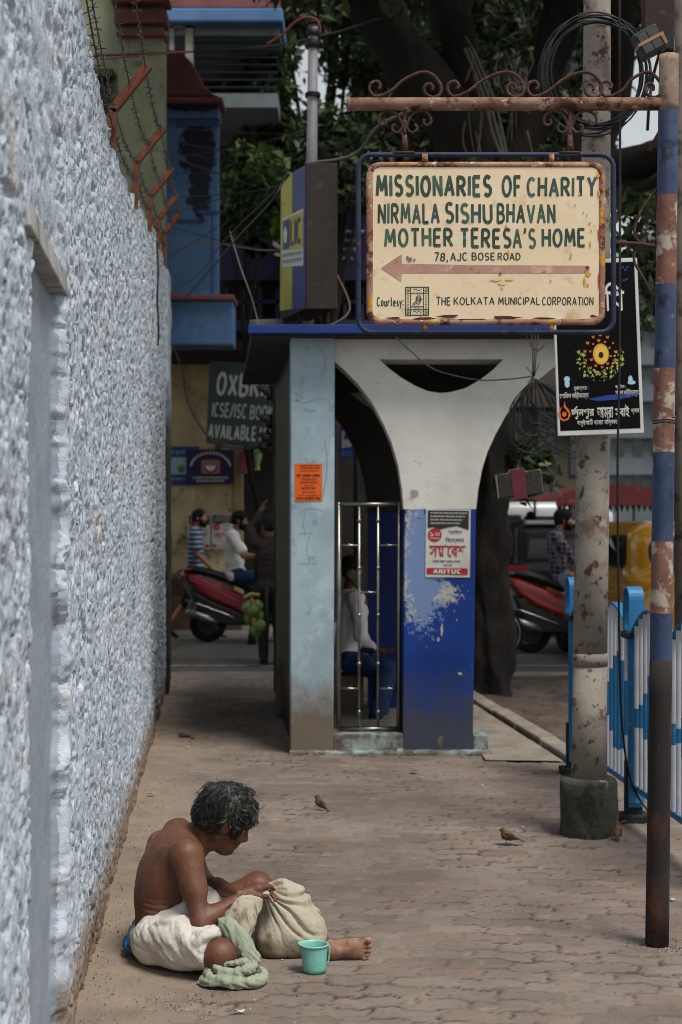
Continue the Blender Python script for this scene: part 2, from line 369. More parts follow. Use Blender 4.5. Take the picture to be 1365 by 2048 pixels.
# ------------------------------------------------------------------ hand-painted letters: strokes swept with a flat brush
def _a(cx, cy, rx, ry, a0, a1, n=8): return [(cx+rx*math.cos(R(a0+(a1-a0)*i/n)), cy+ry*math.sin(R(a0+(a1-a0)*i/n))) for i in range(n+1)]
GL = {
 'A': (.56, [[(0, 0), (.28, 1)], [(.28, 1), (.56, 0)], [(.1, .33), (.46, .33)]]), 'B': (.5, [[(0, 0), (0, 1)], [(0, 1), (.22, 1)]+_a(.22, .76, .22, .24, 90, -90)+[(0, .52)], [(0, .52), (.24, .52)]+_a(.24, .26, .26, .26, 90, -90)+[(0, 0)]]),
 'C': (.5, [_a(.27, .5, .27, .5, 50, 310, 14)]), 'D': (.52, [[(0, 0), (0, 1)], [(0, 1), (.18, 1)]+_a(.18, .5, .34, .5, 90, -90, 10)+[(0, 0)]]),
 'E': (.42, [[(0, 0), (0, 1)], [(0, 1), (.42, 1)], [(0, .52), (.36, .52)], [(0, 0), (.42, 0)]]), 'F': (.4, [[(0, 0), (0, 1)], [(0, 1), (.4, 1)], [(0, .5), (.33, .5)]]),
 'G': (.54, [_a(.28, .5, .28, .5, 50, 300, 14)+[(.54, .2), (.54, .45)], [(.3, .45), (.54, .45)]]), 'H': (.5, [[(0, 0), (0, 1)], [(.5, 0), (.5, 1)], [(0, .5), (.5, .5)]]),
 'I': (.0, [[(0, 0), (0, 1)]]), 'J': (.36, [[(.36, 1), (.36, .22)]+_a(.18, .2, .18, .2, 0, -170)]), 'K': (.5, [[(0, 0), (0, 1)], [(.48, 1), (.02, .42)], [(.14, .56), (.5, 0)]]),
 'L': (.4, [[(0, 1), (0, 0)], [(0, 0), (.4, 0)]]), 'M': (.66, [[(0, 0), (.08, 1)], [(.08, 1), (.33, .25)], [(.33, .25), (.58, 1)], [(.58, 1), (.66, 0)]]),
 'N': (.5, [[(0, 0), (0, 1)], [(0, 1), (.5, 0)], [(.5, 0), (.5, 1)]]), 'O': (.56, [_a(.28, .5, .28, .5, 90, 450, 20)]), 'P': (.48, [[(0, 0), (0, 1)], [(0, 1), (.22, 1)]+_a(.22, .73, .26, .27, 90, -90)+[(0, .46)]]),
 'Q': (.56, [_a(.28, .5, .28, .5, 90, 450, 20), [(.34, .24), (.56, -.05)]]), 'R': (.5, [[(0, 0), (0, 1)], [(0, 1), (.22, 1)]+_a(.22, .74, .25, .26, 90, -90)+[(0, .48)], [(.2, .48), (.5, 0)]]),
 'S': (.46, [_a(.24, .75, .21, .25, 40, 250, 9)+[(.24, .5)]+_a(.23, .25, .23, .25, 70, -140, 9)]), 'T': (.5, [[(.25, 0), (.25, 1)], [(0, 1), (.5, 1)]]),
 'U': (.5, [[(0, 1), (0, .25)]+_a(.25, .25, .25, .25, 180, 360)+[(.5, 1)]]), 'V': (.52, [[(0, 1), (.26, 0)], [(.26, 0), (.52, 1)]]), 'W': (.74, [[(0, 1), (.18, 0)], [(.18, 0), (.37, .8)], [(.37, .8), (.56, 0)], [(.56, 0), (.74, 1)]]),
 'X': (.5, [[(0, 0), (.5, 1)], [(0, 1), (.5, 0)]]), 'Y': (.5, [[(0, 1), (.25, .48)], [(.5, 1), (.25, .48)], [(.25, .48), (.25, 0)]]), 'Z': (.46, [[(0, 1), (.46, 1)], [(.46, 1), (0, 0)], [(0, 0), (.46, 0)]]),
 '7': (.42, [[(0, 1), (.42, 1)], [(.42, 1), (.12, 0)]]), '8': (.44, [_a(.22, .75, .19, .25, 90, 450, 14), _a(.22, .26, .22, .26, 90, 450, 14)]), ',': (.06, [[(.06, .1), (.0, -.18)]]), "'": (.08, [[(.08, 1.02), (.0, .78)]]), '/': (.36, [[(0, -.05), (.36, 1.05)]]),
 ':': (.02, [[(0, .1), (.02, .2)], [(0, .6), (.02, .7)]]), 'o': (.36, [_a(.18, .3, .18, .3, 90, 450, 14)]), 'u': (.34, [[(0, .6), (0, .16)]+_a(.17, .17, .17, .17, 180, 360)+[(.34, .6)], [(.34, .6), (.34, 0)]]),
 'r': (.24, [[(0, 0), (0, .6)], [(0, .4)]+_a(.16, .42, .14, .18, 150, 50)]), 't': (.24, [[(.1, 1), (.1, .1), (.22, 0)], [(0, .62), (.24, .62)]]), 'e': (.34, [[(0, .32), (.34, .32)]+_a(.17, .3, .17, .3, 5, 310, 12)]),
 's': (.28, [_a(.15, .46, .12, .15, 40, 250, 8)+_a(.14, .16, .14, .16, 70, -140, 8)]), 'y': (.34, [[(0, .6), (.17, .05)], [(.34, .6), (.06, -.3)]]), 'i': (.02, [[(0, 0), (0, .62)], [(0, .78), (.02, .86)]]),
}
def paint_text(mb, body, o, U, W, box, wt=.14, lift=None, jit=.012, gap=.2, seed=1, mats=1):
    """letters in strokes of weight wt (share of the height), the line fitted into box"""
    rr = random.Random(seed); lift = V3(0, -.0006, 0) if lift is None else np.asarray(lift, float); o = np.asarray(o, float)
    x = 0; items = []
    for ch in body:
        if ch == ' ': x += .34; continue
        wd, st = GL[ch]; items.append((x, ch, st)); x += wd+wt+gap*.55
    tot = x-gap*.55; u0, v0, u1, v1 = box; sx = (u1-u0)/tot; sy = (v1-v0)/(1+wt*.6); n = 0; hw = wt*.5
    for (x0, ch, st) in items:
        dy = rr.uniform(-1, 1)*jit; sl_ = rr.uniform(-1, 1)*jit*1.5; hs_ = 1+rr.uniform(-1, 1)*jit*2
        mb.cur = rr.randrange(mats) if mats > 1 else mb.cur
        for pl in st:
            n += 1; q = [np.array((x0+hw+a*1.0+sl_*(b-.5), (b*hs_+dy+wt*.3))) for a, b in pl]
            L = []; Rr = []
            for i, p in enumerate(q):
                a = q[max(i-1, 0)]; b = q[min(i+1, len(q)-1)]; t = (b-a); ln = max(np.hypot(*t), 1e-6); t = t/ln; nn = np.array((-t[1], t[0]))
                wd = hw*(1+rr.uniform(-.05, .05)); ext = t*hw*.25*(1 if i == len(q)-1 else -1 if i == 0 else 0); closed = np.hypot(*(q[0]-q[-1])) < 1e-6
                if closed: ext = ext*0
                L.append(p+ext+nn*wd*np.array((1., sx/sx))); Rr.append(p+ext-nn*wd)
            pts = L+Rr; m = len(L)
            lf = lift*(1+.12*(n % 5))
            mb.add([o+np.asarray(U)*(u0+p[0]*sx)+np.asarray(W)*(v0+p[1]*sy)+lf for p in pts], [(i, i+1, m+i+1, m+i) for i in range(m-1)])
    mb.cur = 0

# ------------------------------------------------------------------ the ground
SD = nrm((-.0903, 1, 0)); SN = V3(SD[1], -SD[0], 0)      # along the footpath, and across it towards the road
def wallx(Y): return -.4465-.0903*Y
M_pav = mat('paver', '7f736a', '6b6057', s=2.2, mix=(.35, .7), spots=[('6a5a50', 26, .62, .08), ('94826f', 7, .66, .1), ('4a403a', 60, .70, .03)], rough=.88, bump=.004, bs=90,
            attr=[('tone', '544a42'), ('red', '735e53'), ('sand', '93826f'), ('joint', '2f2721')])
def pave():
    ys = [-3.0]
    while ys[-1] < 15.6:
        y = ys[-1]; ys.append(y+(.08 if y < 3.6 else .0125 if y < 6.6 else .018 if y < 9.5 else .03 if y < 12 else .05))
    ys = np.array(ys); ts = np.concatenate([np.arange(-.02, 2.9, .0145), np.arange(2.9, 3.45, .05)])
    Yg, T = np.meshgrid(ys, ts, indexing='ij'); X = wallx(Yg)-.05+T
    s = Yg+.10*X; t = T                                      # s along the path, t from the wall
    big = fbm(np.stack([t*1.1, s*1.1, 0*s], -1), 3, 3)
    sw = s+.016*np.sin(t*2*math.pi/.225)+.006*np.sin(t*2*math.pi/.075+1)+.02*big
    row = np.floor(sw/.112).astype(np.int64); fs = sw/.112-row
    tw = t+.1125*(row % 2)+.012*np.sin(s*2*math.pi/.112); colm = np.floor(tw/.225).astype(np.int64); ft = tw/.225-colm
    h1 = _h(row, colm, row*0, 1); h2 = _h(row, colm, row*0, 2); h3 = _h(row, colm, row*0, 3)
    dj = np.minimum(np.minimum(fs, 1-fs)*.112, np.minimum(ft, 1-ft)*.225*1.25)
    wid = .0045+.004*vnoise(np.stack([t*6, s*6, 0*s], -1), 9)
    fill = sstep(-.05, .45, fbm(np.stack([t*2.3, s*2.3, 0*s+4], -1), 3, 21)+.1)   # joints choked with dust
    wallside = sstep(.75, .25, t+.16*big)*sstep(11, 8.5, Yg)
    amt = (1-.75*fill)*(1-wallside)
    joint = sstep(1.0, .25, dj/np.maximum(wid*1.5, .002))*amt
    Z = (h1-.5)*.007*(1-wallside)+(h2-.5)*.05*(fs-.5)*.112*(1-wallside)+(h3-.5)*.03*(ft-.5)*.225-joint*.009+.006*big+.0016*fbm(np.stack([t*30, s*30, 0*s], -1), 3, 5)
    Z = Z-.004
    n0, n1 = Yg.shape; I = np.arange(n0*n1).reshape(n0, n1); F = np.stack([I[:-1, :-1], I[:-1, 1:], I[1:, 1:], I[1:, :-1]], -1).reshape(-1, 4)
    # the path stops at the kerb line of the tree pit and at the crossing road
    kerb = 1.54-.103*(Yg-9.5); pit = (Yg > 9.42) & (X > kerb-.0)
    keep = ~pit.ravel()[F].any(1)
    sand = np.clip(sstep(.55, .05, t+.25*big)*.9+.35*wallside, 0, 1)*(.6+.4*vnoise(np.stack([t*9, s*9, 0*s], -1), 31))
    o = np_mesh('pavement', np.stack([X, Yg, Z], -1).reshape(-1, 3), F[keep], M_pav, None, True, None, None,
                {'tone': (sstep(.55, 1, h2)*.4*(1-wallside)).ravel(), 'red': (sstep(.6, 1, h3)*.4*(1-wallside)).ravel(), 'sand': np.clip(sand*.75, 0, 1).ravel(), 'joint': (joint*.9).ravel()})
    struct(o)
pave()
M_asph = mat('asphalt', '5a5755', '4a4746', s=.8, spots=[('6e6a66', 45, .62, .05), ('3a3735', 3, .66, .06)], rough=.9, bump=.004, bs=120)
M_soil = mat('soil', '4b4038', '5d5046', s=2.5, spots=[('352d27', 9, .58, .08), ('74665a', 30, .68, .04)], rough=.95, bump=.02, bs=22)
M_conc = mat('concrete', '8c8377', '776e63', s=3, spots=[('5c544b', 14, .62, .06), ('a0968a', 40, .68, .04)], rough=.9, bump=.004, bs=60)
def sheet(name, pts, m, z=None):
    q = MB(); q.add([(a, b, z) for a, b in pts], [tuple(range(len(pts)))]); return struct(q.build(name, m))
sheet('ground', [(-250, -60), (250, -60), (250, 400), (-250, 400)], M_soil, -.16)
sheet('road', [(2.6, -30), (40, -30), (40, 90), (-60, 90), (-60, 15.55), (2.6, 15.55)], M_asph, -.025)
q = MB(); q.box((.0, 15.50, -.075), (6.6, .12, .15)); struct(q.build('kerb', M_conc, bevel=.02))      # path end at the crossing
# tree pit: kerb strip and bare earth with a rough surface
q = MB(); k0 = V3(1.54, 9.5, 0); k1 = V3(.93, 15.45, 0)
for i in range(7):
    a = k0+(k1-k0)*i/7; b = k0+(k1-k0)*(i+.97)/7; wv = V3(.13, .01, 0); dz = rng.uniform(-.012, .01)
    q.hexa([a+V3(0, 0, -.1), b+V3(0, 0, -.1), b+wv+V3(0, 0, -.1), a+wv+V3(0, 0, -.1)], [a+V3(0, 0, .035+dz), b+V3(0, 0, .035+dz), b+wv+V3(0, 0, .045+dz), a+wv+V3(0, 0, .045+dz)])
struct(q.build('kerb_strip', M_conc, bevel=.015))
yy, tt = np.meshgrid(np.linspace(-3, 15.5, 220), np.linspace(0, 1, 40), indexing='ij')
x0 = np.where(yy > 9.5, 1.60-.103*(yy-9.5), 1.86-.0*yy); x1 = 2.64-.0*(yy-9); XX = x0+(x1-x0)*tt
zz = -.028+.03*fbm(np.stack([XX*3, yy*3, 0*yy], -1), 4, 2)-.02*sstep(.8, 1, tt)
I = np.arange(yy.size).reshape(yy.shape); F = np.stack([I[:-1, :-1], I[:-1, 1:], I[1:, 1:], I[1:, :-1]], -1).reshape(-1, 4)
struct(np_mesh('bare_earth', np.stack([XX, yy, zz], -1).reshape(-1, 3), F, M_soil))
# smooth concrete apron beside the shelter
q = MB(); q.add([(.98, 9.62, .006), (1.50, 9.58, .006), (1.19, 12.6, .006), (.9, 12.9, .006), (.62, 12.9, .006), (.9, 9.98, .006), (.98, 9.98, .006)], [(0, 1, 2, 3, 4, 5, 6)]); struct(q.build('concrete_path', M_conc))
q = MB(); q.add([(a, b, -.020) for a, b in [(-6, 16.4), (9, 16.4), (9, 16.53), (-6, 16.53)]], [(0, 1, 2, 3)]); struct(q.build('road_line', mat('roadpaint', '9a9891', '6a6865', s=9, rough=.8)))

# ------------------------------------------------------------------ rough-cast wall on the left
M_wall = mat('limewash', 'b3bdc8', 'a2adb9', s=3.5, mix=(.35, .7), spots=[('c6cacf', 9, .62, .07), ('8b9197', 22, .64, .04), ('2f2b28', 30, .685, .02), ('7d848b', 48, .68, .03), ('5a5049', 75, .70, .025), ('a59d92', 2.2, .66, .1)], rough=.92, bump=.0042, bs=100, low=('7d6a58', .04, .34, .42, 10))
M_wsm = mat('limewash_smooth', '8f99a3', '818c97', s=5, spots=[('78838d', 16, .66, .05), ('5f6468', 40, .73, .02)], rough=.85, bump=.0025, bs=60, low=('8a7a68', .02, .12, .2))
M_dkplas = mat('dark_plaster', '5a5f64', '45484b', s=4, spots=[('2b2b2c', 12, .55, .06), ('8d979f', 30, .66, .04)], rough=.95, bump=.008, bs=60)  # dark grey plaster with near-black blotches
def ztop(Y): return np.interp(Y, [-4, 3, 4.9, 6.7, 8.4, 11, 13.5], [3.6, 3.5, 3.37, 3.27, 3.5, 3.86, 4.05])
def build_wall():
    ys = [-3.5]
    while ys[-1] < 13.4: y = ys[-1]; ys.append(y+(.09 if y < 1.0 else .022 if y < 2.4 else .0065 if y < 4.8 else .010 if y < 6.5 else .017 if y < 9 else .03))
    ys = np.array(ys); us = np.linspace(0, 1, 440); Yg, U = np.meshgrid(ys, us, indexing='ij'); Z = U*(ztop(Yg)+.03*vnoise(np.stack([Yg*5, Yg*0, Yg*0], -1)))
    p = np.stack([Yg, Z, 0*Z], -1)
    big = fbm(p*2.2, 3, 11); f1, f2 = worley(p*33+.35*fbm(p*30, 2, 2)[..., None], 5); g1, g2 = worley(p*15+.3*fbm(p*14, 2, 8)[..., None], 7)
    lump = (np.sqrt(np.clip(1-(f1/.72)**2, 0, 1))-.6)*.0038+(.55-g1)*.0025+.0028*fbm(p*34, 4, 4, .6)+.004*fbm(p*12, 2, 41)+.008*big-.010*sstep(.34, .6, fbm(p*34, 3, 44))
    pits = sstep(.46, .62, fbm(p*19, 3, 40)); lump = lump-pits*.017
    e1 = 3.56+.012*fbm(p*[1, 8, 1], 3, 51)+.012*vnoise(p*3, 52); e2 = 4.28+.03*fbm(p*[1, 7, 1], 4, 61)+.014*vnoise(p*2.5, 62)
    inside = sstep(e1-.005, e1+.012, Yg)*(1-sstep(e2-.02, e2+.03, Yg)); lo = Z < 2.33
    rec = inside*np.where(lo, 1, 0); up = sstep(3.5, 3.6, Yg)*(1-sstep(4.1, 4.3, Yg))*np.where(lo, 0, 1)
    nb = sstep(e2+.22, e2+.03, Yg)*sstep(e2-.03, e2+.02, Yg)*lo        # trowelled, cracked edge beyond the recess
    crack = sstep(.05, 0, np.abs(fbm(p*[5, 9, 1], 3, 71)))*nb
    lump = lump*(1-.95*rec)*(1-.55*up)*(1-.6*nb)+nb*(.010*fbm(p*9, 3, 72)+.008)-crack*.02
    lump -= np.exp(-((Yg-e1+.05)/.10)**2)*lo*.006
    X = wallx(Yg)+lump-.040*rec-.020*up+up*.022*fbm(p*[4, 5, 1], 3, 81)
    n0, n1 = Yg.shape; I = np.arange(n0*n1).reshape(n0, n1); F = np.stack([I[:-1, :-1], I[1:, :-1], I[1:, 1:], I[:-1, 1:]], -1).reshape(-1, 4)
    mi = (rec.ravel()[F].mean(1) > .6).astype(int)
    w_ = thing('roadside_wall', 'long rough-cast wall painted pale blue-white with a recess and ledge', 'wall', (-.8, 5, 0))
    np_mesh('plaster_face', np.stack([X, Yg, Z], -1).reshape(-1, 3), F, [M_wall, M_wsm], w_, True, None, mi)
    q = MB(); n = 40; yv = np.linspace(-3.5, 13.4, n)
    for i in range(n-1):
        a, b = yv[i], yv[i+1]
        q.hexa([(wallx(a)-.32, a, 0), (wallx(b)-.32, b, 0), (wallx(b)-.09, b, 0), (wallx(a)-.09, a, 0)], [(wallx(a)-.32, a, ztop(a)), (wallx(b)-.32, b, ztop(b)), (wallx(b)-.02, b, ztop(b)), (wallx(a)-.02, a, ztop(a))])
    q.build('wall_core', M_wall, w_)
    q = MB(); y0, y1 = 3.40, 4.33                                     # ledge over the recess
    def pt(y, d, z): return V3(wallx(y)+d, y, z)
    q.hexa([pt(y0, -.08, 2.30), pt(y1, -.08, 2.28), pt(y1, .006, 2.28), pt(y0, .012, 2.30)], [pt(y0, -.07, 2.385), pt(y1, -.07, 2.36), pt(y1, .002, 2.35), pt(y0, .006, 2.375)])
    lg = q.build('ledge', mat('ledge_paint', 'a9aaa8', '8f8d88', s=6, spots=[('5d5650', 16, .6, .08, (1, 1, .12)), ('4a443f', 60, .66, .04)], rough=.85, bump=.002, bs=60), w_, bevel=.006)
    q = MB()
    for i in range(6):                                                # slabs of mortar along its top
        a = y0+.02+i*.15; b = a+.145; h = .03+.012*((i*7) % 3); z = 2.365-.02*i/6
        q.hexa([pt(a, -.06, z), pt(b, -.06, z), pt(b, -.004, z-.006), pt(a, -.004, z-.006)], [pt(a+.01, -.06, z+h+.02), pt(b-.01, -.06, z+h+.014), pt(b-.012, -.016, z+h), pt(a+.012, -.016, z+h)])
    q.build('mortar_cap', M_wall, w_, bevel=.012)
    # the pier that ends the wall, its plaster much darker below a ragged line
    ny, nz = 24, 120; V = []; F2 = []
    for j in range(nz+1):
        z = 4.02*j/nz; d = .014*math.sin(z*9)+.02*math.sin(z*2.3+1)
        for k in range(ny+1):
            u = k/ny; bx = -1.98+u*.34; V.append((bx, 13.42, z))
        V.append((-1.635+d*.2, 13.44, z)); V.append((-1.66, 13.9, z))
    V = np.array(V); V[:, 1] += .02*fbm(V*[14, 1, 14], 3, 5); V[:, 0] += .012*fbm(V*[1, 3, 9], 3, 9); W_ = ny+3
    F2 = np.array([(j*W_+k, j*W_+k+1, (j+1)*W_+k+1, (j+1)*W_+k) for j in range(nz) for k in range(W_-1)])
    np_mesh('end_pier', V, F2, mat('pier_plaster', 'a4afb8', '8d98a1', s=5, spots=[('5a5e60', 14, .6, .05)], rough=.95, bump=.008, bs=60, low=('2e2e2d', 2.3, 3.1, .9, 6)), w_)
build_wall()
# ------------------------------------------------------------------ bus shelter
SY = 10.0
def sx(px): return (px-CX)*SY/FPX
def sz(py): return CH-(py-HZ)*SY/FPX
M_white = mat('shelter_white', 'd3d0c8', 'c5c2ba', s=2.2, spots=[('8f8a80', 7, .66, .05), ('6b665e', 34, .70, .03), ('c5c3bc', 3, .62, .08)], rough=.8, bump=.0015, bs=60)
M_lblue = mat('shelter_pale_blue', '9db0b8', '8c9fa9', s=2.0, spots=[('7c8f97', 6, .64, .05), ('6a7377', 40, .71, .02), ('a9bcc4', 3.5, .6, .08)], rough=.8, bump=.0015, bs=70, low=('6b6055', .22, .62, .62, 5))
M_dblue = mat('shelter_deep_blue', '113a88', '0e317a', s=2, spots=[('2a4b94', 9, .68, .05), ('0f2a6a', 22, .68, .04)], rough=.62, spec=.3, bump=.001, bs=70, low=('3f4250', .18, .62, .7, 5), zones=[('a9a8a3', (.20, -.012, 1.34), (.075, .4, .50), 22, 1.6), ('b0afa9', (.30, -.012, 1.12), (.25, .4, .11), 30, 2.0), ('6f86b0', (.28, -.012, 1.3), (.16, .4, .5), 30, 2.2)])
M_fascia = mat('fascia_blue', '103173', '0e2a64', s=3, spots=[('365fa8', 12, .68, .05), ('6f7684', 50, .72, .02)], rough=.6, bump=.001)
M_plinth = mat('plinth_cement', '8f9a98', '757a75', s=4, spots=[('5d574f', 8, .5, .1), ('3f3a35', 18, .62, .06), ('a9b6b8', 12, .64, .05)], rough=.9, bump=.004, bs=50)
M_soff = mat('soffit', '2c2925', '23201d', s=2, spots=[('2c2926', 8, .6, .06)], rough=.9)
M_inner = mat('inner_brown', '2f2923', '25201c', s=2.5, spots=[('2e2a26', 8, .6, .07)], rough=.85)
M_steel = mat('steel', '9a9690', '7d7973', s=6, spots=[('5b4a3c', 30, .66, .05)], rough=.32, metal=1., bump=.0004)
sh = thing('bus_shelter', 'white and blue concrete bus shelter with Y-shaped arches and a steel grille', 'bus shelter', (.3, SY, 0))
ARM_R = [(1180, 690), (1150, 706), (1108, 735), (1062, 772), (1035, 800), (1012, 832), (992, 868), (976, 903), (965, 938), (957, 980), (953, 1018)]
ARM_L = [(808, 1018), (805, 980), (797, 930), (784, 885), (768, 848), (745, 805), (717, 768), (690, 740), (669, 722)]
HOLE = [(758, 718), (1008, 718)]+[(985, 741), (960, 760), (932, 776), (902, 784), (882, 786), (856, 782), (830, 771), (803, 755), (780, 738)]
def front(Y0, dx, th, name, mblue, mwhite):
    def g(pts): return [(sx(a), sz(b)) for a, b in pts]
    outer = g([(669, 677), (1180, 677)]+ARM_R+ARM_L)
    Vv, F = curve_mesh([outer, g(HOLE)[::-1]], th)
    q = MB(); q.add([V3(a+dx, Y0+th/2-c, b) for a, b, c in Vv], [f[::-1] for f in F])
    return q
dxb = -.0903*2.9
q = front(SY, 0, .32, 'a', None, None); arch = q.build('arch_frame', M_white, sh)
q = front(SY+2.3, -.0903*2.3, .22, 'b', None, None); q.build('arch_frame', M_inner, sh)['label'] = 'dark brown rear arch inside the shelter'  # coloured far darker than the white front arch
q = MB()                                                        # deep blue pier panel with tapering foot
x0, x1 = sx(808), sx(952)
q.hexa([(sx(806), SY-.012, .0), (sx(946), SY-.012, .0), (sx(946), SY+.33, 0), (sx(806), SY+.33, 0)], [(sx(810), SY-.012, sz(1018)-.002), (sx(952), SY-.012, sz(1018)-.002), (sx(952), SY+.33, sz(1018)-.002), (sx(810), SY+.33, sz(1018)-.002)])
bp = q.build('pier_panel', M_dblue, sh, bevel=.004)
q = MB(); q.box((.69-.0903*2.3, SY+2.3, .86), (.50, .2, 1.70)); q.build('pier_panel', mat('rear_blue', '10296a', '0d2358', s=2, rough=.7), sh, bevel=.004)
M_chip = mat('old_paper', 'b9b5aa', '9c978b', s=12, rough=.9); 
q = MB()                                                        # torn paper and flaked paint left on the blue panel
def flake(cx, cy, w_, h_, n, seed, yoff=-.0135):
    r_ = random.Random(seed); pts = []
    for i in range(n): a = 2*math.pi*i/n; k = r_.uniform(.45, 1.05); pts.append((sx(cx+math.cos(a)*w_*k), sz(cy+math.sin(a)*h_*k)))
    flat_poly(q, pts[::-1], (0, SY+yoff, 0), X1, Z1)
for i, (cx, cy, w_, h_, n) in enumerate([ (870, 1035, 6, 7, 8), (884, 1260, 5, 24, 10), (877, 1279, 5, 9, 8),
        (820, 1238, 3, 15, 9), (838, 1240, 12, 3, 9), (860, 1236, 6, 5, 8), (914, 1240, 2, 5, 7), (909, 1222, 2, 4, 7), (891, 1206, 3, 8, 8), (921, 1347, 8, 6, 9), (939, 1140, 3, 8, 7), (875, 1215, 3, 8, 7), (826, 1200, 5, 10, 9)]):
    q = MB()
    for k in range(9 if w_ > 12 or h_ > 40 else 1):
        flake(cx+(rng.uniform(-.45, .45)*w_ if k else 0), cy+(rng.uniform(-.45, .45)*h_ if k else 0), w_*(.3 if k else .7), h_*(.3 if k else .7), n+6, i*9+k, -.0135-.0002*k-.00011*i)
    q.build('torn_paper', M_chip, sh)
q = MB(); flake(881, 1483, 7, 16, 12, 77, -.0142); q.build('bare_patch', mat('bare_cement', '7b6f60', '655a4d', s=20, rough=.95), sh)
q = MB(); q.hexa([(sx(582), SY-.05, 0), (sx(667), SY-.05, 0), (sx(667), SY+.25, 0), (sx(582)-.02, SY+.25, 0)], [(sx(583), SY-.05, sz(677)), (sx(670), SY-.05, sz(677)), (sx(670), SY+.25, sz(677)), (sx(583)-.02, SY+.25, sz(677))])
colm_o = q.build('column', M_lblue, sh, bevel=.006)
q = MB(); r_ = random.Random(9)                                 # hairline cracks and scratched marks in the plaster
for pts in ([(600, 1024), (622, 1018), (646, 1022)], [(612, 1024), (608, 1050), (612, 1072)], [(598, 1068), (625, 1066)], [(620, 1070), (614, 1100), (622, 1124)], [(600, 1128), (634, 1126)], [(590, 800), (612, 806), (640, 798), (660, 805)], [(634, 690), (652, 720), (640, 760)], [(600, 1390), (612, 1408), (606, 1420)], [(650, 880), (655, 930), (648, 990)]):
    pp = [(sx(a+r_.uniform(-1, 1)), sz(b+r_.uniform(-1, 1))) for a, b in [(x, z) for x, z in spline([(p[0], p[1], 0) for p in pts], 5) for _ in (0,)] ] if False else [(sx(v[0]+r_.uniform(-1, 1)), sz(v[1]+r_.uniform(-1, 1))) for v in spline([(a, b, 0) for a, b in pts], 5)]
    for (a, b), (c_, d_) in zip(pp[:-1], pp[1:]): dn = nrm((d_-b, 0, -(c_-a)))*.0011; flat_poly(q, [(a+dn[0], b+dn[2]), (a-dn[0], b-dn[2]), (c_-dn[0], d_-dn[2]), (c_+dn[0], d_+dn[2])], (0, SY-.0505, 0), X1, Z1, (0, -.00005*len(q.f), 0))
q.build('crack', mat('crack_grey', '5d676b', rough=.95), sh)
q = MB(); q.box(((sx(667)+sx(806))/2, SY+.1, .065), (sx(806)-sx(667), .26, .13)); q.box(((sx(946)+sx(978))/2, SY+.15, .06), (sx(978)-sx(948), .30, .12)); q.box(((sx(582)+sx(978))/2, SY-.02, .004), (sx(978)-sx(578), .2, .03))
q.build('plinth', M_plinth, sh, bevel=.008)
# side wall on the left, running back along the path
q = MB(); a = V3(sx(583), SY+.25, 0); b = a+V3(-.0903*2.7, 2.7, 0); tv = V3(.05, 0, 0)
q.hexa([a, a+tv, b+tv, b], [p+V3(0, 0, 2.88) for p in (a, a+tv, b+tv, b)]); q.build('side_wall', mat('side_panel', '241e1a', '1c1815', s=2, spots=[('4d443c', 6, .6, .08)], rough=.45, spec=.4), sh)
# roof slab, fascia and soffit
xl, xr = sx(495), 1.95
def rp(x, y, z): return V3(x-.0903*(y-SY), y, z)
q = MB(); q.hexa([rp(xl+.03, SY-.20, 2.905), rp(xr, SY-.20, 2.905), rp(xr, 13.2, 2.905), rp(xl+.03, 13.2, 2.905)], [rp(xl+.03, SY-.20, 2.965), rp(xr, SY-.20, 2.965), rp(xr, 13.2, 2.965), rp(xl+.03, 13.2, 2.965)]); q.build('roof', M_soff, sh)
q = MB(); y = SY-.26; q.hexa([rp(xl, y, 2.912), rp(xr, y, 2.912), rp(xr, y+.06, 2.912), rp(xl, y+.06, 2.912)], [rp(xl, y, 2.972), rp(xr, y, 2.972), rp(xr, y+.06, 2.972), rp(xl, y+.06, 2.972)])
q.build('fascia', M_fascia, sh, bevel=.004)
q = MB(); q.box((-.18, 12.1, .225), (.74, .5, .45)); q.build('bench', mat('bench_cement', '6b6257', '5a5249', s=4, rough=.9, bump=.003), sh, bevel=.012)
q = MB(); q.hexa([(sx(672), SY+.26, .004), (.9, SY+.3, .004), (.62, 12.95, .004), (-.5, 12.95, .004)], [(sx(672), SY+.26, .03), (.9, SY+.3, .03), (.62, 12.95, .03), (-.5, 12.95, .03)]); q.build('shelter_floor', M_conc, sh)
# steel grille between column and pier
gr = MB(); gy = SY+.08
def bar(a, b, r, sq=False):
    A = V3(sx(a[0]), gy, sz(a[1])); B = V3(sx(b[0]), gy, sz(b[1]))
    gr.tube([A, B], r, 4 if sq else 8)
for a, b in [((678, 1008), (800, 1008)), ((678, 1461), (800, 1461)), ((678, 1004), (678, 1464)), ((799, 1004), (799, 1464))]: bar(a, b, .017, True)
for xx in (719, 757): bar((xx, 1008), (xx, 1461), .010)
for a, b, yy2 in [(678, 719, 1091), (757, 799, 1091), (719, 757, 1186), (678, 719, 1380), (757, 799, 1380)]: bar((a, yy2), (b, yy2), .008); gr.ball(V3(sx((a+b)/2), gy, sz(yy2)), .013, 8)
for xx in (719, 757):
    for yy2 in (1041, 1137, 1232, 1330, 1427): gr.ball(V3(sx(xx), gy, sz(yy2)), .017, 10)
gr.build('grille', M_steel, sh, smooth=True)

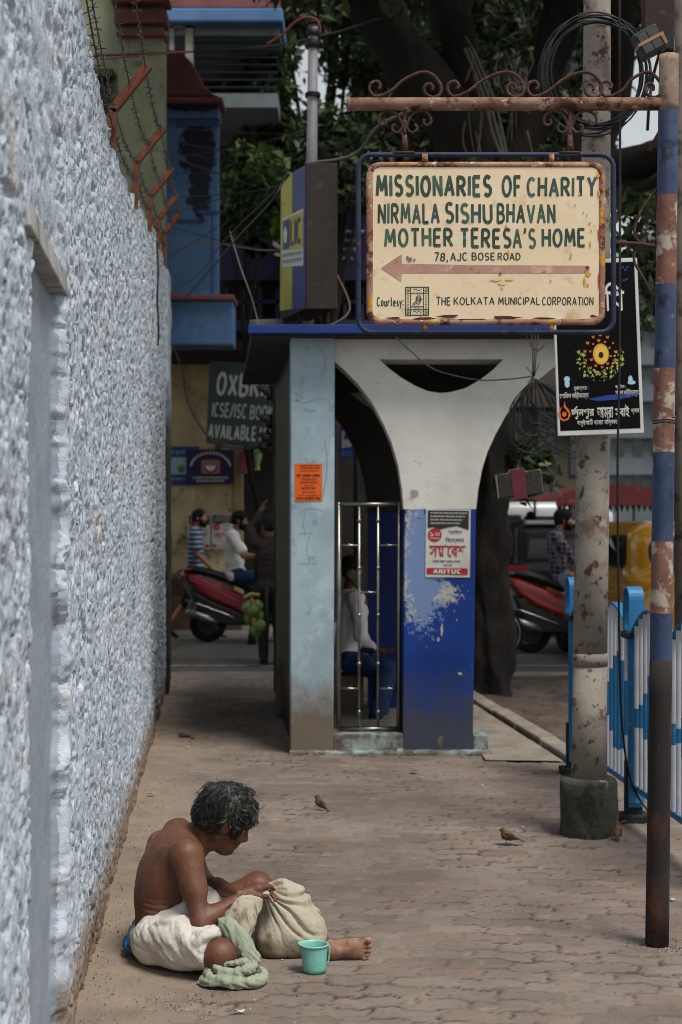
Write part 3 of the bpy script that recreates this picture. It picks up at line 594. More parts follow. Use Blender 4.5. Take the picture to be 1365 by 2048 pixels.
# ------------------------------------------------------------------ papers pasted on it
M_ink = mat('ink_black', '1a1815', rough=.8); M_paperw = mat('paper_white', 'c9c7c1', 'bab7b0', s=6, rough=.85); M_red = mat('ink_red', 'a3262c', rough=.8); M_redd = mat('ink_dark_red', '8c1f26', rough=.8); M_dk = mat('ink_charcoal', '2b2a2a', rough=.8); M_wink = mat('ink_white', 'cfccc6', rough=.8)
def scribble(mb, x0, x1, y, h, P0, U, W, n=None, seed=1, lift=(0, -.0012, 0)):
    """a line of print too small to read: short strokes hanging from a head line"""
    r_ = random.Random(seed); x = x0
    while x < x1:
        wl = min(r_.uniform(.5, 1.6)*h*2.2, x1-x)
        flat_poly(mb, [(x, y+h*.72), (x+wl, y+h*.72), (x+wl, y+h), (x, y+h)], P0, U, W, lift); c = x
        while c < x+wl-h*.2:
            s_ = r_.uniform(.25, .5)*h; flat_poly(mb, [(c, y), (c+s_*.5, y), (c+s_*.6, y+h*.72), (c+s_*.1, y+h*.72)], P0, U, W, lift); c += s_*r_.uniform(1.1, 1.9)
        x += wl+h*.45
def pasted(name, label, cat, mp_, w_, h_, o, U, W, n_, group=None):
    t = thing(name, label, cat, o, group); q = MB(); U_, W_, n_ = [np.asarray(k, float) for k in (U, W, n_)]; o = np.asarray(o, float)
    nx, ny = 6, 8; vs = []
    for j in range(ny+1):
        for i in range(nx+1):
            u, v = i/nx*w_, j/ny*h_; vs.append(o+U_*u+W_*v+n_*(.0008+.0012*(math.sin(u/w_*5+v/h_*3)+1)*.5*(1 if 0 < i < nx else .2)))
    F = [(j*(nx+1)+i, j*(nx+1)+i+1, (j+1)*(nx+1)+i+1, (j+1)*(nx+1)+i) for j in range(ny) for i in range(nx)]
    q.add(vs, F); q.build('sheet', mp_, t, smooth=True); return t
nF = V3(0, -1, 0); LF = V3(0, -.0035, 0)
# orange notice on the column
ow, oh = sx(645)-sx(590), sz(928)-sz(1003); oo = V3(sx(590), SY-.0515, sz(1003))
no = pasted('notice', 'small orange printed notice pasted on the pale blue column', 'notice', mat('orange_paper', 'd9601f', 'c95518', s=8, rough=.85), ow, oh, oo, X1, Z1, nF)
q = MB()
for i, (y, h, a, b) in enumerate([(.92, .04, .18, .9), (.86, .035, .22, .92), (.79, .03, .2, .88), (.64, .075, .08, .92), (.56, .035, .25, .8), (.48, .04, .2, .85), (.40, .03, .35, .7), (.32, .05, .25, .8), (.22, .045, .3, .78), (.14, .03, .15, .85), (.03, .075, .08, .92)]): scribble(q, a*ow, b*ow, y*oh, h*oh, oo, X1, Z1, seed=i, lift=LF)
q.build('print', M_ink, no)
# rally poster on the blue panel
U2 = nrm((1, 0, -.012)); W2 = nrm((.012, 0, 1)); rw, rh = sx(942)-sx(853), sz(1021)-sz(1157); ro = V3(sx(851), SY-.0165, sz(1154))
def rally(name, label, o, U, W, s, n_, lift, group=None):
    lift = np.asarray(lift, float)
    t = pasted(name, label, 'poster', M_paperw, rw*s, rh*s, o, U, W, n_, group); a, b = rw*s, rh*s
    q = MB(); flat_poly(q, [(.04*a, .98*b), (.04*a, .72*b), (.16*a, .735*b), (.3*a, .70*b), (.5*a, .735*b), (.7*a, .755*b), (.85*a, .72*b), (.96*a, .70*b), (.96*a, .98*b)][::-1], o, U, W, lift); q.build('dark_band', M_dk, t)
    q = MB()
    for i in range(4): scribble(q, .1*a, (.92-.05*i)*a, (.93-.05*i)*b, .022*b, o, U, W, seed=i+3, lift=lift*1.4)
    q.cur = 1; flat_poly(q, arc((.2*a, .62*b), .155*a, 0, 2*math.pi, 20)[:-1], o, U, W, lift*1.3); flat_poly(q, [(.03*a, .04*b), (.95*a, .04*b), (.95*a, .135*b), (.03*a, .135*b)], o, U, W, lift)
    q.cur = 0; put_text(q, '১০', o, U, W, (.09*a, .60*b, .31*a, .665*b), lift=lift*1.6); scribble(q, .1*a, .3*a, .56*b, .018*b, o, U, W, seed=9, lift=lift*1.6)
    k = MB(); paint_text(k, 'AIUTUC', o, U, W, (.17*a, .055*b, .80*a, .12*b), wt=.26, lift=lift*1.6, jit=.0); q.add(k.v, k.f)
    q.cur = 2; put_text(q, 'শ্রিমক', o, U, W, (.50*a, .63*b, .82*a, .70*b), lift=lift*1.3, bold=.01); put_text(q, 'িবেক্ষাভ', o, U, W, (.44*a, .50*b, .86*a, .59*b), lift=lift*1.3, bold=.01); scribble(q, .17*a, .78*a, .215*b, .032*b, o, U, W, seed=5, lift=lift*1.3); scribble(q, .4*a, .6*a, .165*b, .022*b, o, U, W, seed=6, lift=lift*1.3)
    q.cur = 1; put_text(q, 'সমােবশ', o, U, W, (.08*a, .30*b, .90*a, .48*b), lift=lift*1.3, bold=.012)
    q.build('print', [M_wink, M_red, M_dk], t); return t
rally('poster', 'white rally poster with red lettering pasted on the blue shelter pier', ro, U2, W2, 1.0, nF, LF)

# ------------------------------------------------------------------ lit sign box on the roof, and the grey pole behind it
A = P(612, 618, 10.35); Bk = P(560, 621, 10.95); Cc = P(676, 620, 10.35); Dd = Cc+(Bk-A)
zt = P(612, 325, 10.35)[2]; zb = A[2]; zt2 = zt-.03
ab = thing('advertising_box', 'tall dark advertising box with a yellow and navy side on the shelter roof', 'sign box', (A[0], A[1], zb))
q = MB(); up = lambda p, z: V3(p[0], p[1], z)
BkT = Bk+(A-Bk)*.06
q.hexa([up(A, zb), up(Cc, zb), up(Dd, zb), up(Bk, zb)], [up(A, zt), up(Cc, zt), up(Dd, zt2), up(BkT, zt-.10)]); q.build('casing', mat('casing_brown', '2a211b', '211a16', s=3, spots=[('3a2f27', 14, .62, .06)], rough=.7), ab, bevel=.006)
U = nrm(Bk-A); nL = nrm(np.cross(V3(0, 0, 1), U))
if nL[0] > 0: nL = -nL
lw = np.linalg.norm((Bk-A)[:2]); hh = zt-zb; o_ = A+nL*.003
def lp(u, v): return o_+U*lw*u+Z1*hh*v
q = MB(); q.add([lp(.0, .005), lp(.5, .005), lp(.5, .965), lp(0, .985)], [(0, 1, 2, 3)]); q.build('navy_stripe', mat('ad_navy', '3b4273', '333a68', s=3, rough=.6), ab)
q = MB(); q.add([lp(.502, .005), lp(.99, .0), lp(.94, .90), lp(.502, .962)], [(0, 1, 2, 3)]); q.build('yellow_stripe', mat('ad_yellow', 'a8a03f', '9a9238', s=3, spots=[('6e6a3a', 8, .66, .05)], rough=.6), ab)
q = MB(); l2 = nL*.003
q.add([lp(.06, .30)+l2, lp(.88, .31)+l2, lp(.88, .66)+l2, lp(.06, .69)+l2], [(0, 1, 2, 3)]); q.cur = 1; q.add([lp(.08, .42)+l2*2, lp(.86, .43)+l2*2, lp(.86, .645)+l2*2, lp(.08, .675)+l2*2], [(0, 1, 2, 3)])
q.cur = 2; q.add([lp(.58, .435)+l2*3, lp(.82, .435)+l2*3, lp(.82, .635)+l2*3, lp(.58, .645)+l2*3], [(0, 1, 2, 3)])
k = MB(); paint_text(k, 'LIC', o_, -U, Z1, (-lw*.54, hh*.455, -lw*.12, hh*.635), wt=.16, lift=l2*3, jit=0); q.add(k.v, k.f)
q.cur = 0; q.add([lp(.66, .48)+l2*4, lp(.76, .48)+l2*4, lp(.79, .55)+l2*4, lp(.71, .60)+l2*4, lp(.63, .55)+l2*4], [(0, 1, 2, 3, 4)])
q.cur = 3
for i in range(2): scribble(q, -.84*lw, -.10*lw, hh*(.375-.045*i), hh*.026, o_, -U, Z1, seed=i+40, lift=l2*3)
q.build('advert_print', [mat('ad_white', 'b9bcb6', rough=.6), MATS['ad_yellow'], MATS['ad_navy'], mat('ad_grey', '6f7476', rough=.7)], ab)
q = MB()
for x in (600, 655): q = MB(); q.tube([P(x, 622, 10.6), P(x, 672, 10.6)], .02, 6); q.build('box_leg', mat('dark_iron', '22201e', rough=.6, metal=.4), ab)
q = MB(); q.cur = 0; c0 = P(615, 330, 11.6); q.tube([V3(c0[0], 11.6, 2.97), P(624, 325, 11.6), P(627, 50, 11.6)], [.048, .046, .040], 14); q.tube([P(627, 50, 11.6), P(627, 38, 11.6)], [.03, .012], 10)
gp = thing('conduit_pole', 'slim grey pole rising from the shelter roof behind the sign box', 'pole', (c0[0], 11.6, 2.97)); q.build('shaft', mat('grey_paint', '77767a', '67666a', s=3, spots=[('4a3a30', 9, .66, .04), ('2b2725', 16, .70, .04)], rough=.6, bump=.001), gp, smooth=True)
q = MB()
for y_, hgt in ((190, .03), (88, .07), (66, .05), (45, .04)):
    q = MB(); c = P(626, y_, 11.6); q.tube([c-V3(0, 0, hgt/2), c+V3(0, 0, hgt/2)], .054, 12); q.build('cable_tie', mat('black_rubber', '141312', rough=.6), gp, smooth=True)
q = MB()
for k_ in range(3): c = P(626, 190, 11.6); q.tube([c+V3(.06*math.cos(a), .06*math.sin(a), .012*k_-.012) for a in np.linspace(0, 6.28, 13)[:-1]], .006, 5, closed=True)
q.build('cable_tie', mat('black_rubber', '141312', rough=.6), gp, smooth=True)
q = MB(); rp2 = [P(x, y, 11.5) for x, y in ((534, 88), (565, 68), (590, 44), (612, 34), (632, 38), (640, 52), (641, 66))]; q.tube(spline(rp2, 5), .011, 6)
tag(q.build('red_cable', mat('red_cable', '5e2a27', rough=.6), smooth=True, loc=P(590, 44, 11.5)), 'red cable arching over the top of the grey roof pole', 'cable')
# pale duct lying on the roof, left of the sign box
q = MB(); a, b = P(500, 650, 10.9), P(566, 648, 10.9); q.tube([a, b], .042, 14); tag(q.build('duct_pipe', mat('duct_grey', '6f6c69', '5c5957', s=5, rough=.7), smooth=True, loc=a), 'short grey pipe lying on the shelter roof beside the sign box', 'pipe')
# ------------------------------------------------------------------ buildings on the far side of the crossing
M_green = mat('green_wall', '959c80', '7f876c', s=1.6, spots=[('5f6650', 3.5, .62, .07), ('3f423a', 5, .68, .05, (2.5, 2.5, .35))], rough=.9, bump=.003)
M_pink = mat('pink_trim', '7a4d4a', '6a403e', s=3, spots=[('5a3d3a', 8, .66, .05)], rough=.85)
M_bblue = mat('blue_wall', '5577a3', '496a94', s=1.8, spots=[('566f90', 5, .62, .06), ('2b3950', 2.6, .66, .05, (1.2, 1, .5)), ('22262c', 14, .70, .03)], rough=.85, bump=.003, zones=[('1a212c', (.07, 0, 6.40), (.26, .6, .46), 8, 1.5), ('1e2735', (.10, 0, 5.95), (.15, .6, .55), 10, 1.5), ('243044', (-.03, 0, 5.74), (.07, .6, .06), 8, 1.2), ('28303c', (.03, 0, 6.95), (.5, .6, .09), 5, 1.2)])
M_cream = mat('cream_wall', 'b3a381', '9b8b6c', s=1.6, spots=[('54483a', 3, .60, .08), ('a39474', 7, .66, .05), ('3b3229', 12, .68, .04)], rough=.9, bump=.003, low=('3e2f28', .75, .95, .35, 3))
M_dark = mat('dark_void', '0e0d0d', rough=.9, spec=.1)
M_wood = mat('window_frame', '8f8c84', '76736b', s=5, rough=.8)
M_shade = mat('shop_dark', '1d1a18', '151312', s=3, rough=.85)  # near-black colour stands in for the shade inside shop and veranda
def qx(px, Y): return (px-CX)*Y/FPX
def qz(py, Y): return CH-(py-HZ)*Y/FPX
def pbox(mb, x0, y0, x1, y1, Y, d):                     # a block whose front face covers the photo rectangle at distance Y
    mb.box(((qx(x0, Y)+qx(x1, Y))/2, Y+d/2, (qz(y0, Y)+qz(y1, Y))/2), (qx(x1, Y)-qx(x0, Y), d, qz(y0, Y)-qz(y1, Y)))
# green house
gb = thing('green_house', 'pale green house with pink cornice bands behind the barbed wire', 'building', (qx(250, 17), 17, -.03))
q = MB(); q.box((qx(120, 17), 18.5, 4.2), (qx(236, 17)-qx(0, 17), 2.8, 8.6)); q.build('wall', M_green, gb)
q = MB(); pbox(q, 236, -150, 327, 1300, 16.85, .3); q.build('corner_pier', M_green, gb)
q = MB(); pbox(q, 228, 18, 333, 45, 16.72, .3); pbox(q, 232, 60, 330, 70, 16.76, .3); pbox(q, 222, -8, 338, 2, 16.66, .3); q.build('cornice', M_pink, gb, bevel=.01)
q = MB(); pbox(q, 172, 152, 218, 240, 17.05, .1); wf = q.build('window', mat('window_green_dark', '1c2320', rough=.5), gb)
q = MB(); pbox(q, 166, 136, 226, 151, 16.95, .16); q.build('hood', mat('hood_grey', '6b6655', '58543f', s=4, rough=.9), gb, bevel=.01)
q = MB()
for x in (172, 187, 203, 216): pbox(q, x, 153, x+4, 238, 17.02, .03)
q.build('frame', mat('frame_green', '3c4a3a', rough=.8), wf)
# blue corner pier with dome
bb = thing('blue_corner_building', 'blue corner building with a pink ogee cap and black mould stain', 'building', (qx(385, 18), 18, -.03))
q = MB(); pbox(q, 327, 235, 436, 594, 18, .25); pbox(q, 325, 205, 438, 236, 17.97, .31); q.build('pier', M_bblue, bb, bevel=.01)
q = MB(); pbox(q, 330, 601, 466, 690, 17.8, .5); q.build('lower_band', M_bblue, bb, bevel=.02)
q = MB(); pbox(q, 325, 588, 469, 600, 17.72, .6); q.build('moulding', M_pink, bb, bevel=.02); q = MB(); pbox(q, 321, 193, 446, 205, 17.9, .5); q.build('moulding', M_pink, bb, bevel=.02)
q = MB(); prof = [(322, 193), (442, 193), (425, 186), (410, 172), (398, 150), (384, 124), (366, 106), (348, 99), (322, 96)]
q.prism([P(a, b, 18.0) for a, b in prof], (0, .35, 0)); q.build('ogee_cap', M_pink, bb, bevel=.03)
q = MB()
for (a, b, c, d) in ((395, 420, 440, 424), (424, 425, 424, 590), (345, 438, 400, 441), (352, 236, 438, 250)): pbox(q, min(a, c), min(b, d), max(a, c)+2, max(b, d)+2, 17.985, .03)
q.build('pipe', mat('pipe_blue', '35507c', rough=.7), bb)
# upper blue house behind it, with deep veranda
vb = thing('veranda_house', 'blue house with pink parapet and deep dark veranda, high behind the corner pier', 'building', (qx(445, 21), 21, -.03))
q = MB(); pbox(q, 330, 42, 560, 70, 21, 2.2); pbox(q, 330, 186, 556, 214, 21.1, 2.2); q.build('slab', mat('veranda_grey', '6d7478', '5c6367', s=3, rough=.9), vb)
q = MB(); pbox(q, 326, 14, 566, 43, 20.8, 2.4); q.build('cornice', M_bblue, vb, bevel=.03)
q = MB(); pbox(q, 340, -40, 556, 13, 20.9, 2.2); q.build('parapet', M_pink, vb)
q = MB(); pbox(q, 330, 60, 556, 225, 23.3, .4); q.build('back_wall', M_shade, vb)
q = MB(); pbox(q, 339, 52, 348, 132, 20.95, .1); pbox(q, 371, 46, 386, 148, 20.95, .2); pbox(q, 339, 48, 386, 55, 20.95, .1); q.build('window_frame', M_wood, vb)
q = MB()
for i in range(7): pbox(q, 386, 82+i*15, 556, 85+i*15, 21.1, .05)
q.build('louvre', mat('louvre_dark', '16191b', rough=.7), vb)
# bookshop house
bs_ = thing('bookshop_house', 'stained cream plaster house with a dark open shopfront', 'building', (qx(420, 22.4), 22.4, -.03))
q = MB(); pbox(q, 225, 690, 470, 1312, 22.4, .5); q.build('wall', M_cream, bs_)
q = MB(); pbox(q, 468, 880, 484, 1306, 22.35, .4); q.build('door_post', mat('door_post', '8a7a5a', '6f6148', s=3, rough=.85), bs_)
q = MB(); pbox(q, 484, 690, 760, 1306, 25.0, .4); pbox(q, 484, 690, 600, 900, 22.6, .2); q.build('shop_interior', M_shade, bs_)
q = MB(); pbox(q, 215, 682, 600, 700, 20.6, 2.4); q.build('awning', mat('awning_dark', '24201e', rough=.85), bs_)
q = MB(); pbox(q, 225, 1195, 484, 1288, 22.2, .2); q.build('step', mat('step_red', '4d3a34', '40302b', s=4, rough=.9, bump=.003), bs_, bevel=.02)
# goods hung in the shop doorway
for (px, py, w_, h_, c, nm, lb) in ((478+12, 925, 8, 22, '8d2f55', 'hanging_cloth', 'pink cloth hanging in the dark shop doorway'), (515, 862+60, 9, 18, '6f8455', 'hanging_bag', 'pale green bag hanging in the dark shop doorway'), (503, 905, 16, 6, '777a7c', 'tin_tray', 'grey tray hung above the pink cloth in the shop doorway')):
    q = MB(); n = 10; pts = []
    for j in range(7):
        v = j/6; hw_ = w_*(.75+.25*math.sin(v*5+1)); 
        for i in range(n): a = 2*math.pi*i/n; pts.append(P(px+hw_*math.cos(a)*(1+.12*math.sin(3*a+v*4)), py-h_+2*h_*v, 22.3)+V3(0, .06*math.sin(a), 0))
    q.add(pts, [(j*n+i, j*n+(i+1) % n, (j+1)*n+(i+1) % n, (j+1)*n+i) for j in range(6) for i in range(n)]+[tuple(range(n)), tuple(range(7*n-1, 6*n-1, -1))])
    q.tube([P(px, py-h_, 22.3), P(px, py-h_-22, 22.3)], .006, 5)
    tag(q.build(nm, mat(nm+'_m', c, rough=.8), smooth=True, loc=P(px, py, 22.3)), lb, nm.split('_')[1])
# bookshop board
YB = 19.5; bd = thing('shop_board', 'grey-blue painted shop board with white hand lettering about books', 'sign', P(480, 890, YB))
c4 = [P(412, 886, YB), P(553, 897, YB-.35), None, P(419, 722, YB)]; c4[2] = c4[1]+(c4[3]-c4[0])
nb = nrm(np.cross(c4[1]-c4[0], c4[3]-c4[0])); nb = nb if nb[1] < 0 else -nb
q = MB(); q.prism(c4, -nb*.06); q.build('board', mat('slate_blue', '3f4a52', '38424a', s=3, spots=[('545f66', 10, .66, .06)], rough=.7), bd, bevel=.006)
U = nrm(c4[1]-c4[0]); W = nrm(np.cross(nb, U)); W = W if W[2] > 0 else -W; lu = np.linalg.norm(c4[1]-c4[0]); lw_ = np.linalg.norm(c4[3]-c4[0])
q = MB(); q.cur = 0
k = MB(); paint_text(k, 'OXBRIDGE', c4[0], U, W, (.08*lu, lw_*.60, 1.22*lu, lw_*.87), wt=.2, lift=nb*.004, jit=.03); k2 = MB(); paint_text(k2, 'ICSE/ISC BOOKS', c4[0], U, W, (.05*lu, lw_*.33, .99*lu, lw_*.50), wt=.15, lift=nb*.004, jit=.02); paint_text(k2, 'AVAILABLE HERE', c4[0], U, W, (.02*lu, lw_*.07, 1.06*lu, lw_*.24), wt=.2, lift=nb*.004, jit=.02)
for kk in (k, k2): q.add(kk.v, kk.f)
# keep the letters on the board: drop what would run past its edge
keepf = [f for f in q.f if all(np.dot(np.array(q.v[i])-c4[0], U) < lu*.985 for i in f)]; q.f = keepf; q.m = [0]*len(keepf)
q.build('lettering', mat('chalk_white', 'c9cac6', 'b4b6b8', s=8, rough=.8), bd)
# papers on the bookshop wall
def wall_paper(name, label, x0, y0, x1, y1, Y, m, rot=0., group=None):
    o = P(x0, y1, Y); Uu = nrm((math.cos(rot), 0, math.sin(rot))); Ww = nrm((-math.sin(rot), 0, math.cos(rot)))
    return pasted(name, label, 'poster', m, qx(x1, Y)-qx(x0, Y), qz(y0, Y)-qz(y1, Y), o, Uu, Ww, nF, group), o, Uu, Ww, qx(x1, Y)-qx(x0, Y), qz(y0, Y)-qz(y1, Y)
LB = V3(0, -.006, 0)
t, o, Uu, Ww, a, b = wall_paper('banner', 'purple clinic banner with arched white lettering and a photo of teeth', 375, 899, 468, 968, 22.3, mat('banner_purple', '2b2148', '241b3d', s=3, rough=.7), -.0)
q = MB(); tx = 'CLINIC'
for i in range(17):
    aa = math.pi*(.93-.86*i/16); c_ = (a*.5+.43*a*math.cos(aa), b*.45+.45*b*math.sin(aa)); q.cur = 0
    flat_poly(q, [(c_[0]-.018*a, c_[1]-.03*b), (c_[0]+.014*a, c_[1]-.03*b), (c_[0]+.012*a, c_[1]+.05*b), (c_[0]-.016*a, c_[1]+.04*b)], o, Uu, Ww, LB)
scribble(q, .12*a, .88*a, .15*b, .055*b, o, Uu, Ww, seed=3, lift=LB); scribble(q, .2*a, .8*a, .06*b, .05*b, o, Uu, Ww, seed=4, lift=LB)
q.cur = 1; flat_poly(q, rrect(.30*a, .30*b, .70*a, .70*b, .04*a), o, Uu, Ww, LB); q.cur = 2; flat_poly(q, arc((.5*a, .52*b), .15*a, math.pi, 2*math.pi, 10), o, Uu, Ww, LB*1.4); q.cur = 0; flat_poly(q, arc((.5*a, .53*b), .11*a, math.pi, 2*math.pi, 10), o, Uu, Ww, LB*1.8)
q.build('print', [M_wink, mat('skin_print', '8d6a66', rough=.8), M_redd], t)
t, o, Uu, Ww, a, b = wall_paper('poster', 'blue poster with a pale picture, partly behind the wall end', 318, 893, 399, 970, 22.36, mat('poster_blue', '2b3d7a', '24336a', s=3, rough=.7))
q = MB(); q.cur = 0; flat_poly(q, [(.3*a, .28*b), (.68*a, .28*b), (.68*a, .72*b), (.3*a, .72*b)], o, Uu, Ww, LB); scribble(q, .1*a, .66*a, .8*b, .08*b, o, Uu, Ww, seed=8, lift=LB); scribble(q, .1*a, .66*a, .12*b, .06*b, o, Uu, Ww, seed=9, lift=LB)
q.cur = 1; flat_poly(q, arc((.55*a, .42*b), .1*a, 0, 6.2, 12), o, Uu, Ww, LB*1.4); q.build('print', [mat('pale_cyan', '8aa7b5', rough=.8), mat('print_green', '55722f', rough=.8)], t)
for i, (x0, x1) in enumerate(((376, 421), (424, 470))):
    s = (qx(x1, 22.34)-qx(x0, 22.34))/rw
    rally('poster', ['left of two white and red rally posters behind the walking man', 'right of two white and red rally posters, behind the bearded rider'][i], P(x0, 1098, 22.34), X1, Z1, s, nF, LB, 'rally posters on the cream wall')
# ---- bank with a navy name board, farther back
kb = thing('bank_building', 'dark building behind the shelter carrying a long navy name board', 'building', (qx(590, 25), 25, -.03))
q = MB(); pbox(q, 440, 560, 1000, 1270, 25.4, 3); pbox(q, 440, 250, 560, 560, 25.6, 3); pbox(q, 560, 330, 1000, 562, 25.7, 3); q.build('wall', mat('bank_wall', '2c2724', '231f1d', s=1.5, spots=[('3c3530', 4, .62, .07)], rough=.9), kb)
q = MB(); pbox(q, 436, 430, 760, 560, 25, .25); q.build('name_board', mat('navy_board', '201b3f', '1a1635', s=2, rough=.6), kb)
q = MB(); q.cur = 0; c_ = (qx(513, 24.97), qz(493, 24.97)); rr_ = 23*24.97/FPX
lpts = arc(c_, rr_, R(-80), R(260), 34); key = [(c_[0]-.03, c_[1]-rr_*.98), (c_[0]-.03, c_[1]-.02)]+arc((c_[0], c_[1]+.02), .062, R(240), R(-60), 14)+[(c_[0]+.03, c_[1]-.02), (c_[0]+.03, c_[1]-rr_*.98)]
ring = arc(c_, rr_, R(-82), R(262), 36); Vv, F = curve_mesh([ring+key], .004); q.add([V3(a, 24.985, b) for a, b, _ in Vv], F)
q.cur = 1; k = MB(); paint_text(k, 'SBI', (0, 24.99, 0), X1, Z1, (qx(544, 25), qz(512, 25), qx(640, 25), qz(476, 25)), wt=.2, lift=(0, -.01, 0), jit=0); q.add(k.v, k.f)
for i in range(4): scribble(q, qx(672, 25), qx(730-i*8, 25), qz(466+18*i, 25), .05, (0, 24.99, 0), X1, Z1, seed=i, lift=(0, -.006, 0))
q.build('board_emblem', [mat('emblem_cyan', '2a7fa8', rough=.6), M_wink], kb)
q = MB()
for i in range(9): pbox(q, 450+i*34, 575, 456+i*34, 640, 25.2, .1)
pbox(q, 440, 600, 760, 606, 25.2, .15); pbox(q, 440, 640, 760, 660, 24.6, .8); q.build('railing', mat('rail_navy', '23324a', rough=.7), kb)
# added tall blocks that shut out the sky behind the trees, with a gap between
def block(label, x0, x1, ytop, Y, m, depth=8, rows=5, cols=5):
    t = thing('backdrop_block', label, 'building', (qx((x0+x1)/2, Y), Y, -.03)); q = MB(); pbox(q, x0, ytop, x1, 1075, Y, depth); q.build('wall', m, t)
    wv = MB(); fr = MB()
    for r_ in range(rows):
        for c in range(cols):
            ww = (x1-x0)/cols; hh_ = (1000-ytop)/rows; a = x0+ww*(c+.25); b = ytop+hh_*(r_+.3); q = MB(); pbox(q, a, b, a+ww*.5, b+hh_*.5, Y-.05, .1); q.build('window', mat('far_glass', '20262b', rough=.25, spec=.6), t)
    q = MB()
    for r_ in range(rows): b = ytop+(1000-ytop)/rows*(r_+.24); pbox(q, x0, b, x1, b+5, Y-.5, .6)
    q.build('sunshade', m, t)
block('added dark weathered block hiding the sky behind the trees at upper left', 380, 560, -260, 33, mat('block_dark', '4a453e', '3c3833', s=.6, spots=[('2c2926', 2, .6, .08)], rough=.9))
block('added dark block hiding the sky behind the big leaning limbs', 800, 1190, -260, 36, mat('block_brown', '4b443c', '3b3630', s=.6, rough=.9), cols=6)
block('pale haze-grey block far along the road', 1150, 1330, 560, 95, mat('block_haze_pale', '60676c', '545b60', s=.3, rough=.9), cols=5, rows=6)  # pale grey wall colour stands in for haze along the road
block('distant haze-blue block beyond the taxi', 1335, 1600, 600, 110, mat('block_haze_blue', '5d666f', '515a63', s=.3, rough=.9), cols=5, rows=6)  # blue-grey wall colour carries the distance haze

# ------------------------------------------------------------------ trees
M_bark = mat('bark', '1e1916', '161210', s=5, stretch=(1, 1, .35), spots=[('151210', 14, .58, .06), ('352d27', 11, .70, .05)], rough=.95, bump=.02, bs=26)
def leafmat(name, c1, c2): return mat(name, c1, c2, s=1.2, mix=(.35, .65), rough=.55, spec=.3, trans=.18, attr=[('tone', '6a7a38'), ('old', '171d13')])
M_leafd = leafmat('leaf_dark', '222b1b', '2d3822'); M_leafm = leafmat('leaf_mid', '2c3823', '3a4a2b'); M_leafb = leafmat('leaf_bright', '4f6b31', '40582a')
def foliage(name, clumps, n, size, m, parent, seed=1, asp=.42, droop=.25, bright=.12):
    """n leaf-sized faces spread over the shells of many small sprays"""
    g = np.random.default_rng(seed); C = np.array([c[:3] for c in clumps], float); Rr = np.array([c[3] for c in clumps], float); wt = Rr**2/np.sum(Rr**2)
    i = g.choice(len(C), n, p=wt); d = g.normal(size=(n, 3)); d /= np.linalg.norm(d, axis=1)[:, None]; rr = Rr[i]*g.uniform(.25, 1.0, n)**.6
    sub = g.normal(size=(len(C), 14, 3)); sub /= np.linalg.norm(sub, axis=2)[..., None]; sc = sub[i, g.integers(0, 14, n)]
    pos = C[i]+(sc*.72+d*.42)*rr[:, None]*np.array((1, 1, .8))
    ax = nrm_rows(g.normal(size=(n, 3))+sc*.8+np.array((0, 0, -droop))); up = nrm_rows(g.normal(size=(n, 3))*.7+np.array((0, 0, 1.0))); sd_ = nrm_rows(np.cross(ax, up)); up = np.cross(sd_, ax)
    L = size*g.uniform(.6, 1.3, n)[:, None]; Wd = L*asp
    p0 = pos-ax*L*.5; p2 = pos+ax*L*.5-up*L*.12; p1 = pos+sd_*Wd*.5+up*L*.05-ax*L*.06; p3 = pos-sd_*Wd*.5+up*L*.05-ax*L*.06
    V = np.stack([p0, p1, p2, p3], 1).reshape(-1, 3); F = np.arange(4*n).reshape(n, 4)
    ct = g.uniform(0, 1, (len(C), 14)); kk = g.integers(0, 14, n); tone = np.clip((g.uniform(0, 1, n) < bright)*.8*g.uniform(.3, 1, n)+sstep(.8, 1, ct[i, kk])*.4, 0, 1); old = np.clip(g.uniform(-.5, .8, n), 0, 1)
    return np_mesh(name, V, F, m, parent, False, None, None, {'tone': np.repeat(tone, 4), 'old': np.repeat(old, 4)})
def nrm_rows(a): return a/np.linalg.norm(a, axis=1)[:, None]
def bark_disp(q, amp=.03, sc=5):
    V = np.array(q.v); d = fbm(V*[sc, sc, sc*.35], 3, 3); q.v = [tuple(a) for a in V+np.stack([d, np.roll(d, 7), 0*d], 1)*amp]
TY = 13.75
bt = thing('street_tree', 'big dark street tree leaning over the shelter, its trunk behind the blue pier', 'tree', (qx(968, TY), TY, -.05))
q = MB()
def tp(pts): return [P(a, b, Y) for a, b, Y in pts]
tr = spline(tp([(984, 1425, TY), (980, 1385, TY), (972, 1250, TY), (972, 1000, TY), (990, 800, TY), (1012, 600, TY), (1005, 440, TY)]), 6); rs = np.interp(np.linspace(0, 1, len(tr)), [0, .06, .16, .4, .7, 1], [.56, .40, .25, .225, .25, .29]); q.tube([a+(b-a)*k_/3 for a, b in zip(tr[:-1], tr[1:]) for k_ in range(3)], list(np.interp(np.linspace(0, 1, 3*len(tr)-3), np.linspace(0, 1, len(tr)), rs)), 40); bark_disp(q, .075, 6)
q.build('trunk', M_bark, bt, smooth=True)
